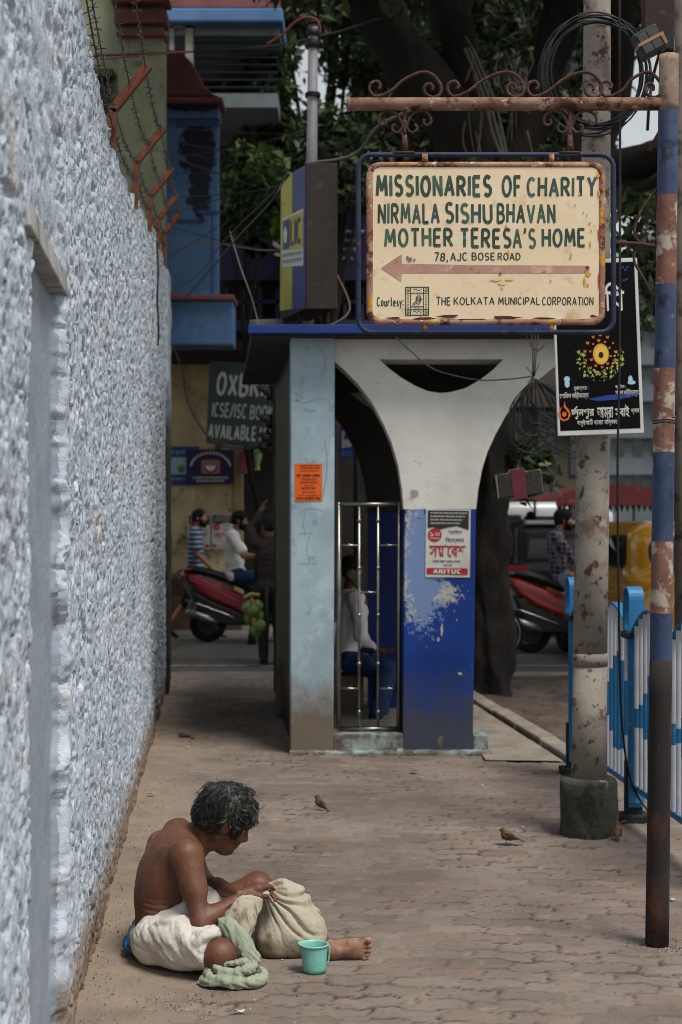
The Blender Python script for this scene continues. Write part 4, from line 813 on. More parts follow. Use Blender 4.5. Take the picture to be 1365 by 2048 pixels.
for pts, r0, r1 in (([(1010, 450, TY), (965, 320, TY), (845, 165, TY), (755, 15, TY-.1), (670, -140, TY-.4), (650, -330, TY-1)], .29, .2), ([(985, 400, TY), (945, 240, TY+.2), (905, 80, TY+.3), (880, -120, TY+.3), (900, -330, TY)], .24, .17),
                    ([(1010, 440, TY), (1100, 395, TY), (1210, 345, TY-.2), (1300, 315, TY-.6), (1400, 285, TY-1), (1520, 150, TY-1.4), (1640, -60, TY-1.8)], .24, .08), ([(1150, 370, TY), (1225, 200, TY+.1), (1240, 40, TY), (1240, -160, TY)], .2, .17), ([(1000, 420, TY), (1060, 260, TY+.2), (1110, 90, TY+.3), (1130, -120, TY+.2)], .2, .14), ([(1240, 372, TY-.2), (1300, 385, TY-.6), (1370, 330, TY-1), (1460, 250, TY-1.3), (1540, 60, TY-1.5)], .17, .05)):
    q = MB(); sp_ = spline(tp(pts), 6); q.tube(sp_, list(np.linspace(r0, r1, len(sp_))), 16); bark_disp(q, .06, 4); q.build('limb', M_bark, bt, smooth=True)
q = MB(); g = random.Random(5)
for i in range(26):                                       # hanging roots and dead twigs
    a = (g.uniform(930, 1130), g.uniform(60, 330)); L_ = g.uniform(60, 230); sp_ = spline([P(a[0], a[1], TY-.3), P(a[0]+g.uniform(-12, 18), a[1]+L_*.4, TY-.35), P(a[0]+g.uniform(-10, 40), a[1]+L_, TY-.35)], 4); q.tube(sp_, g.uniform(.004, .011), 5)
q.build('aerial_root', mat('root_grey', '5c544b', '463f38', s=6, rough=.9), bt, smooth=True)['kind'] = 'stuff'
cl = []
g = random.Random(8)
for i in range(120):                                      # crown mostly above the picture, widened over path and road to shade the background
    X = g.uniform(-3, 8.5); Y = g.uniform(10.9, 23 if X > 5 else 17.5); z = g.uniform(5.9, 8.8)+max(0, 10.5-Y)*.7; r_ = g.uniform(.7, 1.2)
    px_ = CX+X/Y*FPX; low = CH+(HZ+(40 if px_ < 600 else -60 if px_ < 1180 else -80))*Y/FPX
    cl.append((X, Y, max(z, low+r_), r_))
foliage('crown', cl, 46000, .19, M_leafd, bt, 3, bright=.06)
cl = [tuple(P(a, b, Y))+(r_,) for a, b, Y, r_ in ((1040, 905, 12.6, .28), (1075, 930, 12.4, .26), (1025, 960, 12.6, .2), (1095, 965, 12.3, .16), (1060, 985, 12.4, .14), (1275, 430, 12.6, .34), (1300, 500, 12.5, .28), (1260, 490, 12.7, .22), (1290, 560, 12.6, .16), (1265, 640, 12.6, .16), (1200, 890, 12.4, .1), (1290, 655, 12.5, .14), (850, 120, 13.9, .3), (930, 330, 13.2, .18), (1060, 330, 13.4, .3), (1140, 230, 14.2, .35), (1120, 320, 14.2, .3), (780, 230, 14, .2))]
foliage('leaf_spray', cl, 900, .17, M_leafm, bt, 9, asp=.5, bright=.3)
def tree(label, x, Y, zbase, trunk_r, ztop_, clumps, n, size, m, seed, bright=.1, group='trees behind the shelter'):
    t = thing('tree', label, 'tree', (x, Y, -.15), group); q = MB()
    sp_ = spline([V3(x, Y, -.15), V3(x+.1, Y, ztop_*.3), V3(x-.15, Y, ztop_*.6), V3(x+.1, Y, ztop_*.95)], 6); q.tube(sp_, list(np.linspace(trunk_r, trunk_r*.4, len(sp_))), 12); bark_disp(q, .04); q.build('trunk', M_bark, t, smooth=True)
    q = MB()
    for c in clumps[::3]: q.tube(spline([V3(x, Y, ztop_*.45), (V3(x, Y, ztop_*.6)+V3(*c[:3]))/2+V3(0, 0, .2), V3(*c[:3])], 4), [trunk_r*.3*(1-.09*i) for i in range(9)], 6)
    q.build('branch', M_bark, t, smooth=True); foliage('crown', clumps, n, size, m, t, seed, bright=bright)
def cloud(x0, x1, y0, y1, Y0, Y1, n, r0, r1, seed):
    g = random.Random(seed); out = []
    for i in range(n): Y = g.uniform(Y0, Y1); p = P(g.uniform(x0, x1), g.uniform(y0, y1), Y); out.append((p[0], p[1], p[2], g.uniform(r0, r1)))
    return out
tree('dense green tree filling the gap behind the grey roof pole', qx(650, 24), 24, 0, .2, 9.5, cloud(470, 800, -60, 330, 22.5, 26, 34, .5, .95, 11)+cloud(480, 720, 300, 440, 22.5, 24, 12, .5, .8, 12)+cloud(520, 580, 40, 300, 22, 23, 9, .4, .6, 16), 15000, .24, M_leafm, 21, .10)
tree('dark leafy tree behind the leaning limbs', qx(980, 27), 27, 0, .22, 10, cloud(760, 1240, -80, 420, 25, 30, 60, .7, 1.2, 13), 15000, .26, M_leafd, 22, .10)
tree('bright young leaves spilling beside the blue corner pier', qx(505, 19.5), 19.5, 0, .06, 5.6, cloud(462, 560, 300, 400, 19, 20, 9, .22, .42, 14)+cloud(450, 560, 390, 480, 19, 20, 9, .2, .36, 15), 2600, .2, M_leafb, 23, .28)
tree('roadside tree beyond the black poster, far along the road', qx(1330, 40), 40, 0, .25, 9, cloud(1290, 1480, 380, 640, 36, 44, 20, .7, 1.2, 17), 6000, .4, M_leafm, 24, .15)
# ------------------------------------------------------------------ direction sign on its striped post
YS = 5.394
def s_(px, py, dy=0.): p = P(px, py, YS); return p+V3(0, dy, 0)
M_rust = mat('rust_pipe', '8a6a58', '6b4a3a', s=7, mix=(.3, .65), spots=[('3f2419', 14, .56, .05), ('a98f80', 22, .64, .04), ('52301f', 60, .66, .03)], rough=.85, bump=.002, bs=70)
M_iron = mat('rusty_iron', '4b352b', '37261f', s=20, spots=[('6e4f40', 50, .62, .05)], rough=.9, bump=.001, bs=150)
sp = thing('sign_post', 'rusty striped signpost with blue and red bands and a scrolled crossbar', 'signpost', (s_(1315, 1888)[0], YS, 0))
def postc(py):                                            # the post leans a little to the right
    t = (1888-py)/(1888-110); return s_(1315+(1339-1315)*t, py)
def prad(py): return (23.4+(19.5-23.4)*(1888-py)/1778)*YS/FPX
M_pred = mat('band_red', '7d594b', '6d483c', s=9, mix=(.35, .6), spots=[('a49a8c', 12, .56, .05), ('8a352c', 8, .69, .05), ('4a2f25', 34, .66, .03)], rough=.75, bump=.0012, bs=60)
M_pblue = mat('band_blue', '2b3a58', '3a4763', s=8, spots=[('1c2234', 12, .60, .06), ('5d6676', 20, .68, .04), ('4a3025', 40, .70, .03)], rough=.6, bump=.0012, bs=60)
M_prust = mat('band_rust', '2b2422', '1f1b1b', s=6, mix=(.3, .65), spots=[('55301f', 5, .64, .08, (1, 1, .4)), ('1b1818', 9, .62, .06), ('8b7460', 60, .72, .02)], rough=.85, bump=.0015, bs=60)
M_pcap = mat('band_pale', '94806f', '7d675a', s=10, spots=[('5a3a2c', 20, .58, .05), ('b0a294', 40, .66, .03)], rough=.85, bump=.0015)
for (a, b, m) in ((110, 222, M_pcap), (222, 392, M_pblue), (392, 570, M_pred), (570, 737, M_pblue), (737, 905, M_pred), (905, 1083, M_pblue), (1083, 1226, M_pred), (1226, 1320, M_pblue), (1320, 1890, M_prust)):
    q = MB(); n = 24; pts = []
    c0, c1 = postc(a), postc(b); q.tube([c0+(c1-c0)*i/8 for i in range(9)], [prad(a+(b-a)*i/8)*(1+.004*math.sin(i*2.1+a)) for i in range(9)], n, cap=(a == 110 or b == 1890)); q.build('band', m, sp, smooth=True)
q = MB()
for k_ in range(2): c = postc(841+k_*5); q.tube([c+V3(prad(841)*1.05*math.cos(t), prad(841)*1.05*math.sin(t), .002*math.sin(3*t)) for t in np.linspace(0, 6.28, 17)[:-1]], .0028, 5, closed=True)
c = postc(838); q.tube([c+V3(.02, -.045, 0), c+V3(.045, -.05, .01), c+V3(.05, -.03, .02)], .0025, 5); q.build('binding_wire', M_iron, sp, smooth=True)
q = MB(); q.tube([s_(694, 208)+(s_(1322, 207)-s_(694, 208))*i/20 for i in range(21)], 13.2*YS/FPX, 18); q.tube([s_(694, 208), s_(702, 208)], 13.9*YS/FPX, 18); q.build('crossbar', M_rust, sp, smooth=True)
def scroll(c, r, a0, turns, n=22, shrink=.35): return [(c[0]+r*(1-(1-shrink)*i/n)*math.cos(a0+turns*2*math.pi*i/n), c[1]+r*(1-(1-shrink)*i/n)*math.sin(a0+turns*2*math.pi*i/n)) for i in range(n+1)]
def iron(mb, pts, r=3.4, dy=0.): mb.tube(spline([s_(a, b, dy) for a, b in pts], 3), r*YS/FPX, 7)
for i, (bx, tip) in enumerate(((770, 874), (926, 1040), (1086, 1196), (1232, 1316))):   # crest of the crossbar: long S scrolls
    q = MB(); L = tip-bx
    body = [(bx-12, 193), (bx+14, 180), (bx+.35*L, 160), (bx+.62*L, 146), (bx+.82*L, 144), (tip-2, 154), (tip+9, 172), (tip+6, 188), (tip-8, 194), (tip-22, 187), (tip-25, 174), (tip-16, 166), (tip-8, 172), (tip-9, 180)]
    iron(q, body)
    iron(q, [(bx-4, 190), (bx-20, 192), (bx-30, 180), (bx-28, 167), (bx-16, 162), (bx-8, 170), (bx-12, 178)]); q.build('scroll', M_iron, sp, smooth=True)
q = MB(); iron(q, [(1318, 374), (1290, 410), (1274, 445), (1272, 470), (1286, 486), (1306, 488), (1316, 476), (1314, 460), (1302, 452), (1292, 460)], 3.0, .01); iron(q, [(1318, 610), (1300, 575), (1280, 540), (1270, 520), (1274, 500), (1290, 494), (1310, 500), (1317, 512), (1310, 524), (1298, 522)], 3.0, .01); iron(q, [(1232, 485), (1252, 486), (1280, 487), (1312, 492)], 4); q.ball(s_(1246, 485), (12*YS/FPX, .012, .012), 8)
q.build('scroll', M_iron, sp, smooth=True)
# hanging board
hb = thing('hanging_sign', 'cream direction board with green hand lettering hanging in a rounded blue frame', 'sign', s_(972, 665))
q = MB()
fr = [tuple(p) for p in rrect(717, 309, 1228, 664, 26, 6)]; q.tube([s_(a, b) for a, b in fr], 5.2*YS/FPX, 8, closed=True)
q.build('outer_frame', mat('frame_navy', '1c2540', '26304a', s=9, spots=[('161a26', 16, .6, .06), ('4a342b', 22, .66, .05)], rough=.6, bump=.001), hb, smooth=True)
M_cream2 = mat('board_cream', 'e2cdac', 'd8c09c', s=3, mix=(.35, .7), spots=[('c3a173', 5, .66, .09), ('cbb38e', 18, .64, .07), ('8a5a34', 60, .755, .02), ('dfd2b8', 6, .62, .08)], rough=.55, spec=.4, bump=.0006, bs=40)
M_brd = mat('border_rust', 'a98571', '8f6552', s=10, mix=(.35, .6), spots=[('5a2f20', 17, .56, .05), ('b7862a', 13, .62, .04), ('8e2a1e', 11, .66, .04), ('c2ab98', 30, .62, .04)], rough=.8, bump=.003, bs=70)
Vv, F = curve_mesh([[s_(a, b)[[0, 2]] for a, b in rrect(745, 335, 1198, 640, 16, 5)]], .02)
q = MB(); q.add([V3(a, YS-.004+c, b) for a, b, c in Vv], [f[::-1] for f in F]); q.build('board', M_cream2, hb)
q = MB(); q.tube([s_(a, b, -.005) for a, b in rrect(741, 331, 1203, 644, 20, 6)], 7.5*YS/FPX, 10, closed=True, flat=1.0); q.v = [tuple(a) for a in np.array(q.v)+.0022*np.stack([fbm(np.array(q.v)*80, 2, k) for k in (1, 2, 3)], 1)]; q.build('border', M_brd, hb, smooth=True)
for x in (850, 1103):                                     # the four tabs between board and frame
    for y0, y1 in ((309, 326), (646, 664)):
        q = MB(); q.tube([s_(x, y0, -.002), s_(x+1, y1, -.004)], [7*YS/FPX, 5*YS/FPX], 8); q.build('tab', M_brd, hb, smooth=True)
for x in (810, 1141):                                     # scrolled hangers
    q = MB(); iron(q, [(x, 216), (x, 245), (x, 270)], 4); q.cur = 0
    q.hexa([s_(x-8, 304, -.006), s_(x+8, 304, -.006), s_(x+8, 304, .006), s_(x-8, 304, .006)], [s_(x-4, 268, -.006), s_(x+4, 268, -.006), s_(x+4, 268, .006), s_(x-4, 268, .006)]); q.hexa([s_(x-22, 307, -.012), s_(x+20, 307, -.012), s_(x+20, 307, .012), s_(x-22, 307, .012)], [s_(x-22, 303, -.012), s_(x+20, 303, -.012), s_(x+20, 303, .012), s_(x-22, 303, .012)])
    for sg in (-1, 1):
        iron(q, [(x+sg*2, 262), (x+sg*6, 245), (x+sg*16, 228), (x+sg*32, 221), (x+sg*48, 228), (x+sg*53, 242), (x+sg*46, 250), (x+sg*38, 246), (x+sg*40, 238)], 3); iron(q, [(x+sg*2, 240), (x+sg*5, 255), (x+sg*12, 264), (x+sg*22, 262), (x+sg*25, 253), (x+sg*19, 248)], 3)
    q.build('hanger', M_iron, hb, smooth=True)
YB2 = YS-.0145
def bx_(x0, y0, x1, y1): a = P(x0, y1, YB2); b = P(x1, y0, YB2); return (a[0], a[2], b[0], b[2])
O0 = V3(0, YB2, 0)
M_g = [mat('sign_green', '2f4a3b', '223a33', s=14, spots=[('4d6a55', 30, .62, .06)], rough=.6), mat('sign_teal', '2c4145', '39524f', s=14, spots=[('55705f', 30, .62, .06)], rough=.6), mat('sign_green_dark', '24392f', '304c3a', s=18, rough=.6), mat('sign_green_pale', '41604a', '2e4a3c', s=20, rough=.6)]
q = MB()
for txt, b, wt in (('MISSIONARIES', (752, 350, 985, 392), .19), ('OF', (1004, 351, 1044, 393), .17), ('CHARITY', (1054, 354, 1194, 393), .17),
                   ('NIRMALA', (756, 406, 880, 447), .17), ('SISHU', (890, 406, 986, 446), .17), ('BHAVAN', (994, 407, 1112, 446), .17),
                   ('MOTHER', (769, 456, 907, 493), .17), ('TERES', (920, 457, 1024, 495), .17), ("A'S", (1026, 456, 1073, 496), .16), ('HOME', (1084, 457, 1172, 493), .17)):
    paint_text(q, txt, O0, X1, Z1, bx_(*b), wt=wt*1.12, lift=(0, -.0006, 0), jit=.018, seed=len(txt)*7+b[0], mats=4)
for txt, b, wt in (('78,', (869, 505, 897, 522), .15), ('AJC', (901, 505, 936, 521), .15), ('BOSE', (944, 505, 991, 520), .15), ('ROAD', (996, 505, 1042, 520), .15), ('Courtesy:', (754, 594, 808, 612), .17), ('THE', (873, 594, 902, 610), .15), ('KOLKATA', (908, 594, 990, 609), .13), ('MUNICIPAL', (997, 594, 1081, 609), .14), ('CORPORATION', (1085, 594, 1188, 610), .14)):
    k = MB(); paint_text(k, txt, O0, X1, Z1, bx_(*b), wt=wt, lift=(0, -.0006, 0), jit=.02, seed=len(txt)*3+b[0]); q.cur = 2; q.add(k.v, k.f)
q.build('lettering', M_g, hb)
q = MB()
def fp(pts, dy=-.0006): q.add([P(a, b, YB2)+V3(0, dy, 0) for a, b in pts], [tuple(range(len(pts)))])
fp([(762, 536), (804, 508), (804, 527), (960, 530), (1178, 531), (1180, 546), (960, 546), (805, 546), (803, 563)]); q.build('arrow', mat('arrow_red', 'b08a7a', 'a37a6a', s=7, mix=(.3, .7), spots=[('c3a58f', 12, .6, .08), ('946252', 26, .64, .06)], rough=.6), hb)
q = MB()                                                  # civic emblem: a framed hand between ornamental panels
def ln(pts, r=.9): 
    for a, b in zip(pts[:-1], pts[1:]):
        d = nrm((b[0]-a[0], b[1]-a[1])); n_ = (-d[1]*r, d[0]*r); fp([(a[0]+n_[0], a[1]+n_[1]), (b[0]+n_[0], b[1]+n_[1]), (b[0]-n_[0], b[1]-n_[1]), (a[0]-n_[0], a[1]-n_[1])], -.0006-.00003*len(q.f))
def rect(x0, y0, x1, y1, r=.9): ln([(x0, y0), (x1, y0), (x1, y1), (x0, y1), (x0, y0)], r)
rect(812, 574, 858, 630, 1.0); rect(822, 574, 848, 630, .8); ln([(812, 586), (858, 586)], .8); ln([(812, 619), (858, 619)], .8); ln([(822, 613), (848, 613)], .7)
for cx in (817, 853):
    for cy in (580, 625): ln([(cx+2.6*math.cos(t), cy+3*math.sin(t)) for t in np.linspace(0, 6.3, 9)], .6); ln([(cx-1, cy), (cx+1, cy)], .8)
    for i in range(5): ln([(cx-1.5, 590+i*6), (cx+1.5, 592+i*6)], .7); ln([(cx-1, 593+i*6), (cx+1, 594+i*6)], .6)
ln([(826, 580), (832, 578), (838, 581), (844, 579)], .7); ln([(826, 624), (830, 622), (834, 625), (838, 622), (842, 625), (846, 623)], .7); ln([(828, 616), (843, 616)], .6)
for i, (a, b) in enumerate(((833, 592), (836, 589), (839, 589), (842, 591))): ln([(a, b), (834+i*2.4, 603)], .8)
ln([(845, 596), (841, 603), (840, 608), (834, 608), (832, 603)], .8); ln([(832, 603), (828, 606), (826, 609)], .7); ln([(827, 610), (832, 607)], .6)
q.build('emblem', M_g[2], hb)
q = MB(); rr = random.Random(2)                           # flaked paint: ochre and red chips, and rust drips
def chip(cx, cy, w_, h_, mi_, k_): 
    q.cur = mi_; fp([(cx+w_*rr.uniform(.45, 1.05)*math.cos(t), cy+h_*rr.uniform(.45, 1.05)*math.sin(t)) for t in np.linspace(0, 2*math.pi, 12)[:-1]], -.0016-.00004*k_)
ks = [(1176, 535, 5, 5, 1), (1176, 549, 6, 7, 0), (1170, 563, 2.5, 12, 0), (1176, 570, 3, 5, 0), (1181, 548, 3, 4, 0), (1142, 514, 2.5, 9, 0), (1018, 508, 2.5, 12, 0), (1013, 452, 3, 5, 0), (1175, 430, 2, 3, 0), (1180, 446, 3, 4, 0), (1183, 462, 3, 3, 0), (1181, 488, 2.5, 8, 0), (1168, 425, 2, 3, 0), (1151, 410, 1.8, 3, 0), (1160, 388, 2, 4, 0), (1001, 546, 5, 4, 2), (1102, 562, 2.5, 2, 2), (820, 518, 6, 6, 2), (815, 514, 4, 3, 2), (829, 520, 4, 2.5, 2), (1004, 566, 9, 5, 3), (992, 558, 16, 5, 3), (1020, 558, 12, 4, 3), (1005, 574, 4, 5, 3), (1187, 632, 9, 3, 4), (900, 632, 30, 4, 4), (1010, 635, 40, 4, 4), (850, 637, 26, 4, 4), (1090, 637, 26, 3.5, 4), (790, 636, 20, 3, 4), (948, 640, 50, 3, 4), (1198, 385, 3, 12, 0), (1199, 470, 2.5, 20, 1), (1199, 560, 2.5, 22, 1), (1197, 350, 4, 8, 0)]
for i, (a, b, w_, h_, mi_) in enumerate(ks): chip(a, b, w_, h_, mi_, i)
q.build('flaked_paint', [mat('chip_ochre', 'c79326', rough=.7), mat('chip_red', '9c2f22', '7a2a20', s=30, rough=.7), mat('chip_grey', '6d6f6a', rough=.7), mat('chip_stain', 'dcc187', rough=.7), mat('chip_brown', '3f2a20', '5a3a2a', s=30, rough=.9)], hb)

# ------------------------------------------------------------------ thick utility pole in its concrete block
YP = 7.35
up_ = thing('utility_pole', 'thick weathered grey utility pole standing in a mossy concrete block', 'utility pole', G(1180, 1600))
M_pole = mat('pole_grey', '948d83', '7e776d', s=4, mix=(.3, .7), spots=[('6b5848', 6, .60, .07), ('54382a', 14, .59, .05), ('2f2722', 24, .64, .03), ('918b82', 9, .64, .05)], rough=.85, bump=.0025, bs=50)
q = MB(); pts = [P(x, y, YP) for x, y in ((1179, 1560), (1180, 1440), (1181, 1331))]; q.tube(pts, [.092, .089, .088], 28)
q.tube([P(1181, 1331, YP), P(1181, 1306, YP)], [.0905, .0905], 28); pts = [P(x, y, YP) for x, y in ((1181, 1306), (1184, 1100), (1187, 880), (1190, 600), (1193, 300), (1195, 100), (1196, -500))]; q.tube(pts, [.088, .087, .086, .081, .074, .070, .066], 28)
q.build('shaft', M_pole, up_, smooth=True)
q = MB(); c = P(1178, 1600, YP); n = 28; V = []
for j, z in enumerate((0, .03, .12, .2, .27, .295, .30)):
    for k_ in range(n):
        a = 2*math.pi*k_/n; rr_ = (.148 if j < 5 else .142 if j == 5 else .12)*(1+.03*math.sin(3*a+j)+.02*math.sin(7*a+2*j)); V.append(V3(c[0]+rr_*math.cos(a), YP+rr_*math.sin(a), z-.01))
F = [(j*n+k_, j*n+(k_+1) % n, (j+1)*n+(k_+1) % n, (j+1)*n+k_) for j in range(6) for k_ in range(n)]; q.add(V, F); top = len(V); q.add([V3(c[0], YP, .29)]+[V[6*n+k_] for k_ in range(n)], [(0, k_+1, (k_+1) % n+1) for k_ in range(n)])
q.build('footing', mat('mossy_cement', '4a4842', '34352d', s=6, mix=(.3, .65), spots=[('23251c', 8, .56, .07), ('8d8878', 9, .62, .03, (1, 1, .35)), ('5b564a', 30, .66, .05)], rough=.95, bump=.006, bs=40), up_, smooth=True)
# black festival board tied to the pole
bo = [P(1117, 872, 7.18), P(1289, 866, 7.18), P(1287, 517, 7.20), P(1108, 520, 7.20)]
fb = thing('festival_board', 'black festival board with white border and golden emblem fixed to the grey pole', 'board', bo[0])
U = nrm(bo[1]-bo[0]); nb2 = nrm(np.cross(U, bo[3]-bo[0])); nb2 = nb2 if nb2[1] < 0 else -nb2; W = nrm(np.cross(nb2, U)); W = W if W[2] > 0 else -W; bw = np.linalg.norm(bo[1]-bo[0]); bh = np.linalg.norm(bo[3]-bo[0])*.998; o = bo[0]
q = MB(); q.prism([o, o+U*bw, o+U*bw+W*bh, o+W*bh], -nb2*.018); q.build('panel', mat('board_white', 'c4c4c4', 'b8b8b8', s=5, rough=.5), fb, bevel=.003)
def fbx(px, py):                                          # picture position -> board coordinates
    return ((px-1117)/172*bw+(872-py)/352*.0, (870-py)/352*bh)
l0 = nb2*.0008
q = MB(); q.add([o+U*a+W*b+l0 for a, b in ((.028*bw, .028*bh), (.962*bw, .028*bh), (.965*bw, .978*bh), (.028*bw, .978*bh))], [(0, 1, 2, 3)]); q.build('black_field', mat('board_black', '060607', '09090b', s=3, rough=.75, spec=.1), fb)
q = MB(); l1 = nb2*.0018
def fpo(pts, mi_, l=l1): q.cur = mi_; flat_poly(q, [fbx(*p) for p in pts], o, U, W, l)
def disc(cx, cy, rx, ry, mi_, l=l1, n=20): fpo([(cx+rx*math.cos(t), cy+ry*math.sin(t)) for t in np.linspace(0, 2*math.pi, n+1)[:-1]], mi_, l)
fpo([(1209+(16.5 if i % 2 else 15)*math.cos(t), 709+(22 if i % 2 else 20)*math.sin(t)) for i, t in enumerate(np.linspace(0, 2*math.pi, 73)[:-1])], 1); disc(1209.5, 710, 13, 17.5, 2, l1*1.3); disc(1209, 711, 5, 6.4, 3, l1*1.6)
rr = random.Random(3)
for ring, n, cx, cy in ((1, 10, 20.5, 27), (2, 13, 31, 38)):
    for i in range(n):
        t = 2*math.pi*i/n+.2*ring; x, y = 1208+cx*math.cos(t), 708+cy*math.sin(t); s = rr.uniform(.7, 1.2)
        fpo([(x-3*s, y-2.5*s), (x, y-1*s), (x+3*s, y-2.8*s), (x+2.4*s, y+2.6*s), (x-.2, y+3.2*s), (x-2.6*s, y+2.2*s)], 4)
for i in range(150):
    t = rr.uniform(-.35, math.pi+.35); rx = rr.uniform(30, 52); x, y = 1206+rx*math.cos(t)*.95, 716+rx*math.sin(t)*rr.uniform(.7, 1.15); s = rr.uniform(.8, 3.2)
    if y > 782: continue
    fpo([(x+s*rr.uniform(.4, 1.1)*math.cos(a), y+s*1.2*rr.uniform(.4, 1.1)*math.sin(a)) for a in np.linspace(0, 2*math.pi, 8)[:-1]], rr.choice([5, 5, 6, 6, 1, 7]), l1*(1+.004*i))
fpo([(1180, 798), (1215, 792), (1272, 790), (1276, 795), (1240, 801), (1200, 803)], 8); disc(1139, 757, 6, 6, 9); disc(1139, 766, 5, 8, 9, l1*1.2); disc(1266, 762, 4.5, 8, 9); disc(1268, 768, 8, 4, 9, l1*1.2)
q.cur = 0
def bn(txt, x0, y0, x1, y1, l=l1, b=.0): a = fbx(x0, y1); c = fbx(x1, y0); put_text(q, txt, o, U, W, (a[0], a[1], c[0], c[1]), lift=l, bold=b)
q.cur = 0; bn('েশািভন ভট্টাচার্য', 1123, 783, 1181, 798, l1, .008); bn('শম্পা ভট্টাচার্য', 1235, 780, 1281, 797, l1, .008); bn('রূপান্তের :', 1152, 772, 1181, 782); bn('প্রিতমা :', 1235, 770, 1256, 781)
bn('জুনপুর', 1145, 817, 1191, 838, l1, .014); fpo([(1151, 817), (1157, 811), (1158, 813), (1153, 818)], 0); bn('আমরা', 1197, 814, 1229, 837, l1, .014); bn('সবাই', 1233, 812, 1261, 837, l1, .014); bn('ক্লাব', 1265, 820, 1281, 832, l1, .01); bn('বাগুইআিট থানার সিন্নকেট', 1156, 838, 1241, 853, l1, .006)
bn('মুিখ', 1196, 566, 1260, 640, l1, .012)
flam = [(1133, 800), (1130, 812), (1136, 820), (1140, 826), (1138, 834), (1130, 838), (1124, 832), (1123, 822), (1127, 811), (1121, 818), (1119, 828), (1122, 837), (1130, 841), (1139, 838), (1144, 828), (1140, 817), (1134, 810)]
q.cur = 4; flat_poly(q, [fbx(*p) for p in flam], o, U, W, l1); disc(1131, 827, 4.5, 5, 4, l1*1.4)
for i, (x, y) in enumerate(((1257, 536), (1262, 541), (1266, 536), (1258, 562), (1264, 560))): fpo([(x, y), (x+4, y-2), (x+5, y+2), (x+1, y+3)], 8, l1*(1+.01*i))
q.build('print', [M_wink, mat('gold', 'd9a12a', rough=.6), mat('gold_pale', 'e3b84a', rough=.6), M_ink, mat('ember', 'c8641f', rough=.6), mat('moss_print', '6d8a2a', rough=.6), mat('pale_leaf', 'a9b36a', rough=.6), mat('olive_print', '4a5a22', rough=.6), mat('print_blue', '17378a', rough=.6), mat('pale_blue_print', '9cc0cf', rough=.6)], fb)
# coil of black cable hung on the pole above, loose cable, boxes
M_cable = mat('black_cable', '17161a', '1f1d20', s=12, rough=.55)
cc = P(1188, 146, 7.22); rg = random.Random(6)
q = MB()
for i in range(11):
    r_ = rg.uniform(.225, .275); dx, dz = rg.uniform(-.03, .03), rg.uniform(-.02, .012); el = rg.uniform(.98, 1.16); pts = []
    for t in np.linspace(0, 2*math.pi, 41)[:-1]: pts.append(cc+V3(dx+r_*math.cos(t), -.02+.035*math.sin(t*1+i)+.012*(i % 4), dz+r_*el*math.sin(t)))
    q.tube(pts, rg.uniform(.0045, .0065), 6, closed=True)
tag(q.build('cable_coil', M_cable, smooth=True, loc=cc), 'big coil of black cable hung round the top of the grey utility pole', 'cable')
tc = P(1068, 752, 9.35); q = MB(); rg = random.Random(7)
for i in range(22):
    w_ = rg.uniform(.10, .24); L_ = rg.uniform(.28, .52); lean = rg.uniform(-.10, .28); dy = rg.uniform(-.05, .05)
    pts = [tc+V3(0, dy*.2, -.02), tc+V3(-w_*.7+lean*.4, dy, -L_*.45), tc+V3(-w_*.6+lean, dy, -L_*.9), tc+V3(lean+.05, dy, -L_*(1.0+.1*rg.random())), tc+V3(w_*.9+lean, dy, -L_*.8), tc+V3(w_*.5+lean*.5, dy, -L_*.35), tc+V3(.01, dy*.2, -.02)]
    q.tube(spline(pts, 5), rg.uniform(.003, .0048), 5)
for i in range(3): q.tube(spline([P(1062+i*9, 650, 9.5), P(1066+i*4, 700, 9.4), P(1066+i*2, 752, 9.35)], 4), .004, 5)
q.tube(spline([P(1040, 640, 9.6), P(1068, 700, 9.4), P(1090, 690, 9.3)], 3), .003, 5)
for i in range(6): q.tube(spline([tc+V3(0, 0, .0), tc+V3(rg.uniform(-.05, .06), .01, rg.uniform(-.12, .09))], 2), .003, 4)
tag(q.build('cable_bundle', M_cable, smooth=True, loc=tc), 'tangled bundle of thin black cable hanging from the corner of the shelter roof', 'cable')
q = MB(); q.tube(spline([P(790, 672, 9.55), P(820, 700, 9.5), P(862, 735, 9.45), P(905, 750, 9.45), P(960, 760, 9.45), P(1020, 758, 9.4), P(1068, 752, 9.36)], 5), .0045, 6); tag(q.build('sagging_wire', M_cable, smooth=True, loc=P(905, 750, 9.45)), 'thin black wire sagging across the white arch of the shelter', 'wire')
q = MB(); q.tube(spline([P(1240, -60, 7.1), P(1241, 300, 7.1), P(1240, 700, 7.08), P(1236, 950, 7.1), P(1239, 1240, 7.2), P(1243, 1420, 7.35), P(1255, 1530, 7.5), P(1275, 1590, 7.55), P(1300, 1625, 7.5)], 6), .0062, 6); tag(q.build('drop_cable', M_cable, smooth=True, loc=P(1240, 700, 7.1)), 'long black cable dropping past the black board to the fence foot', 'cable')
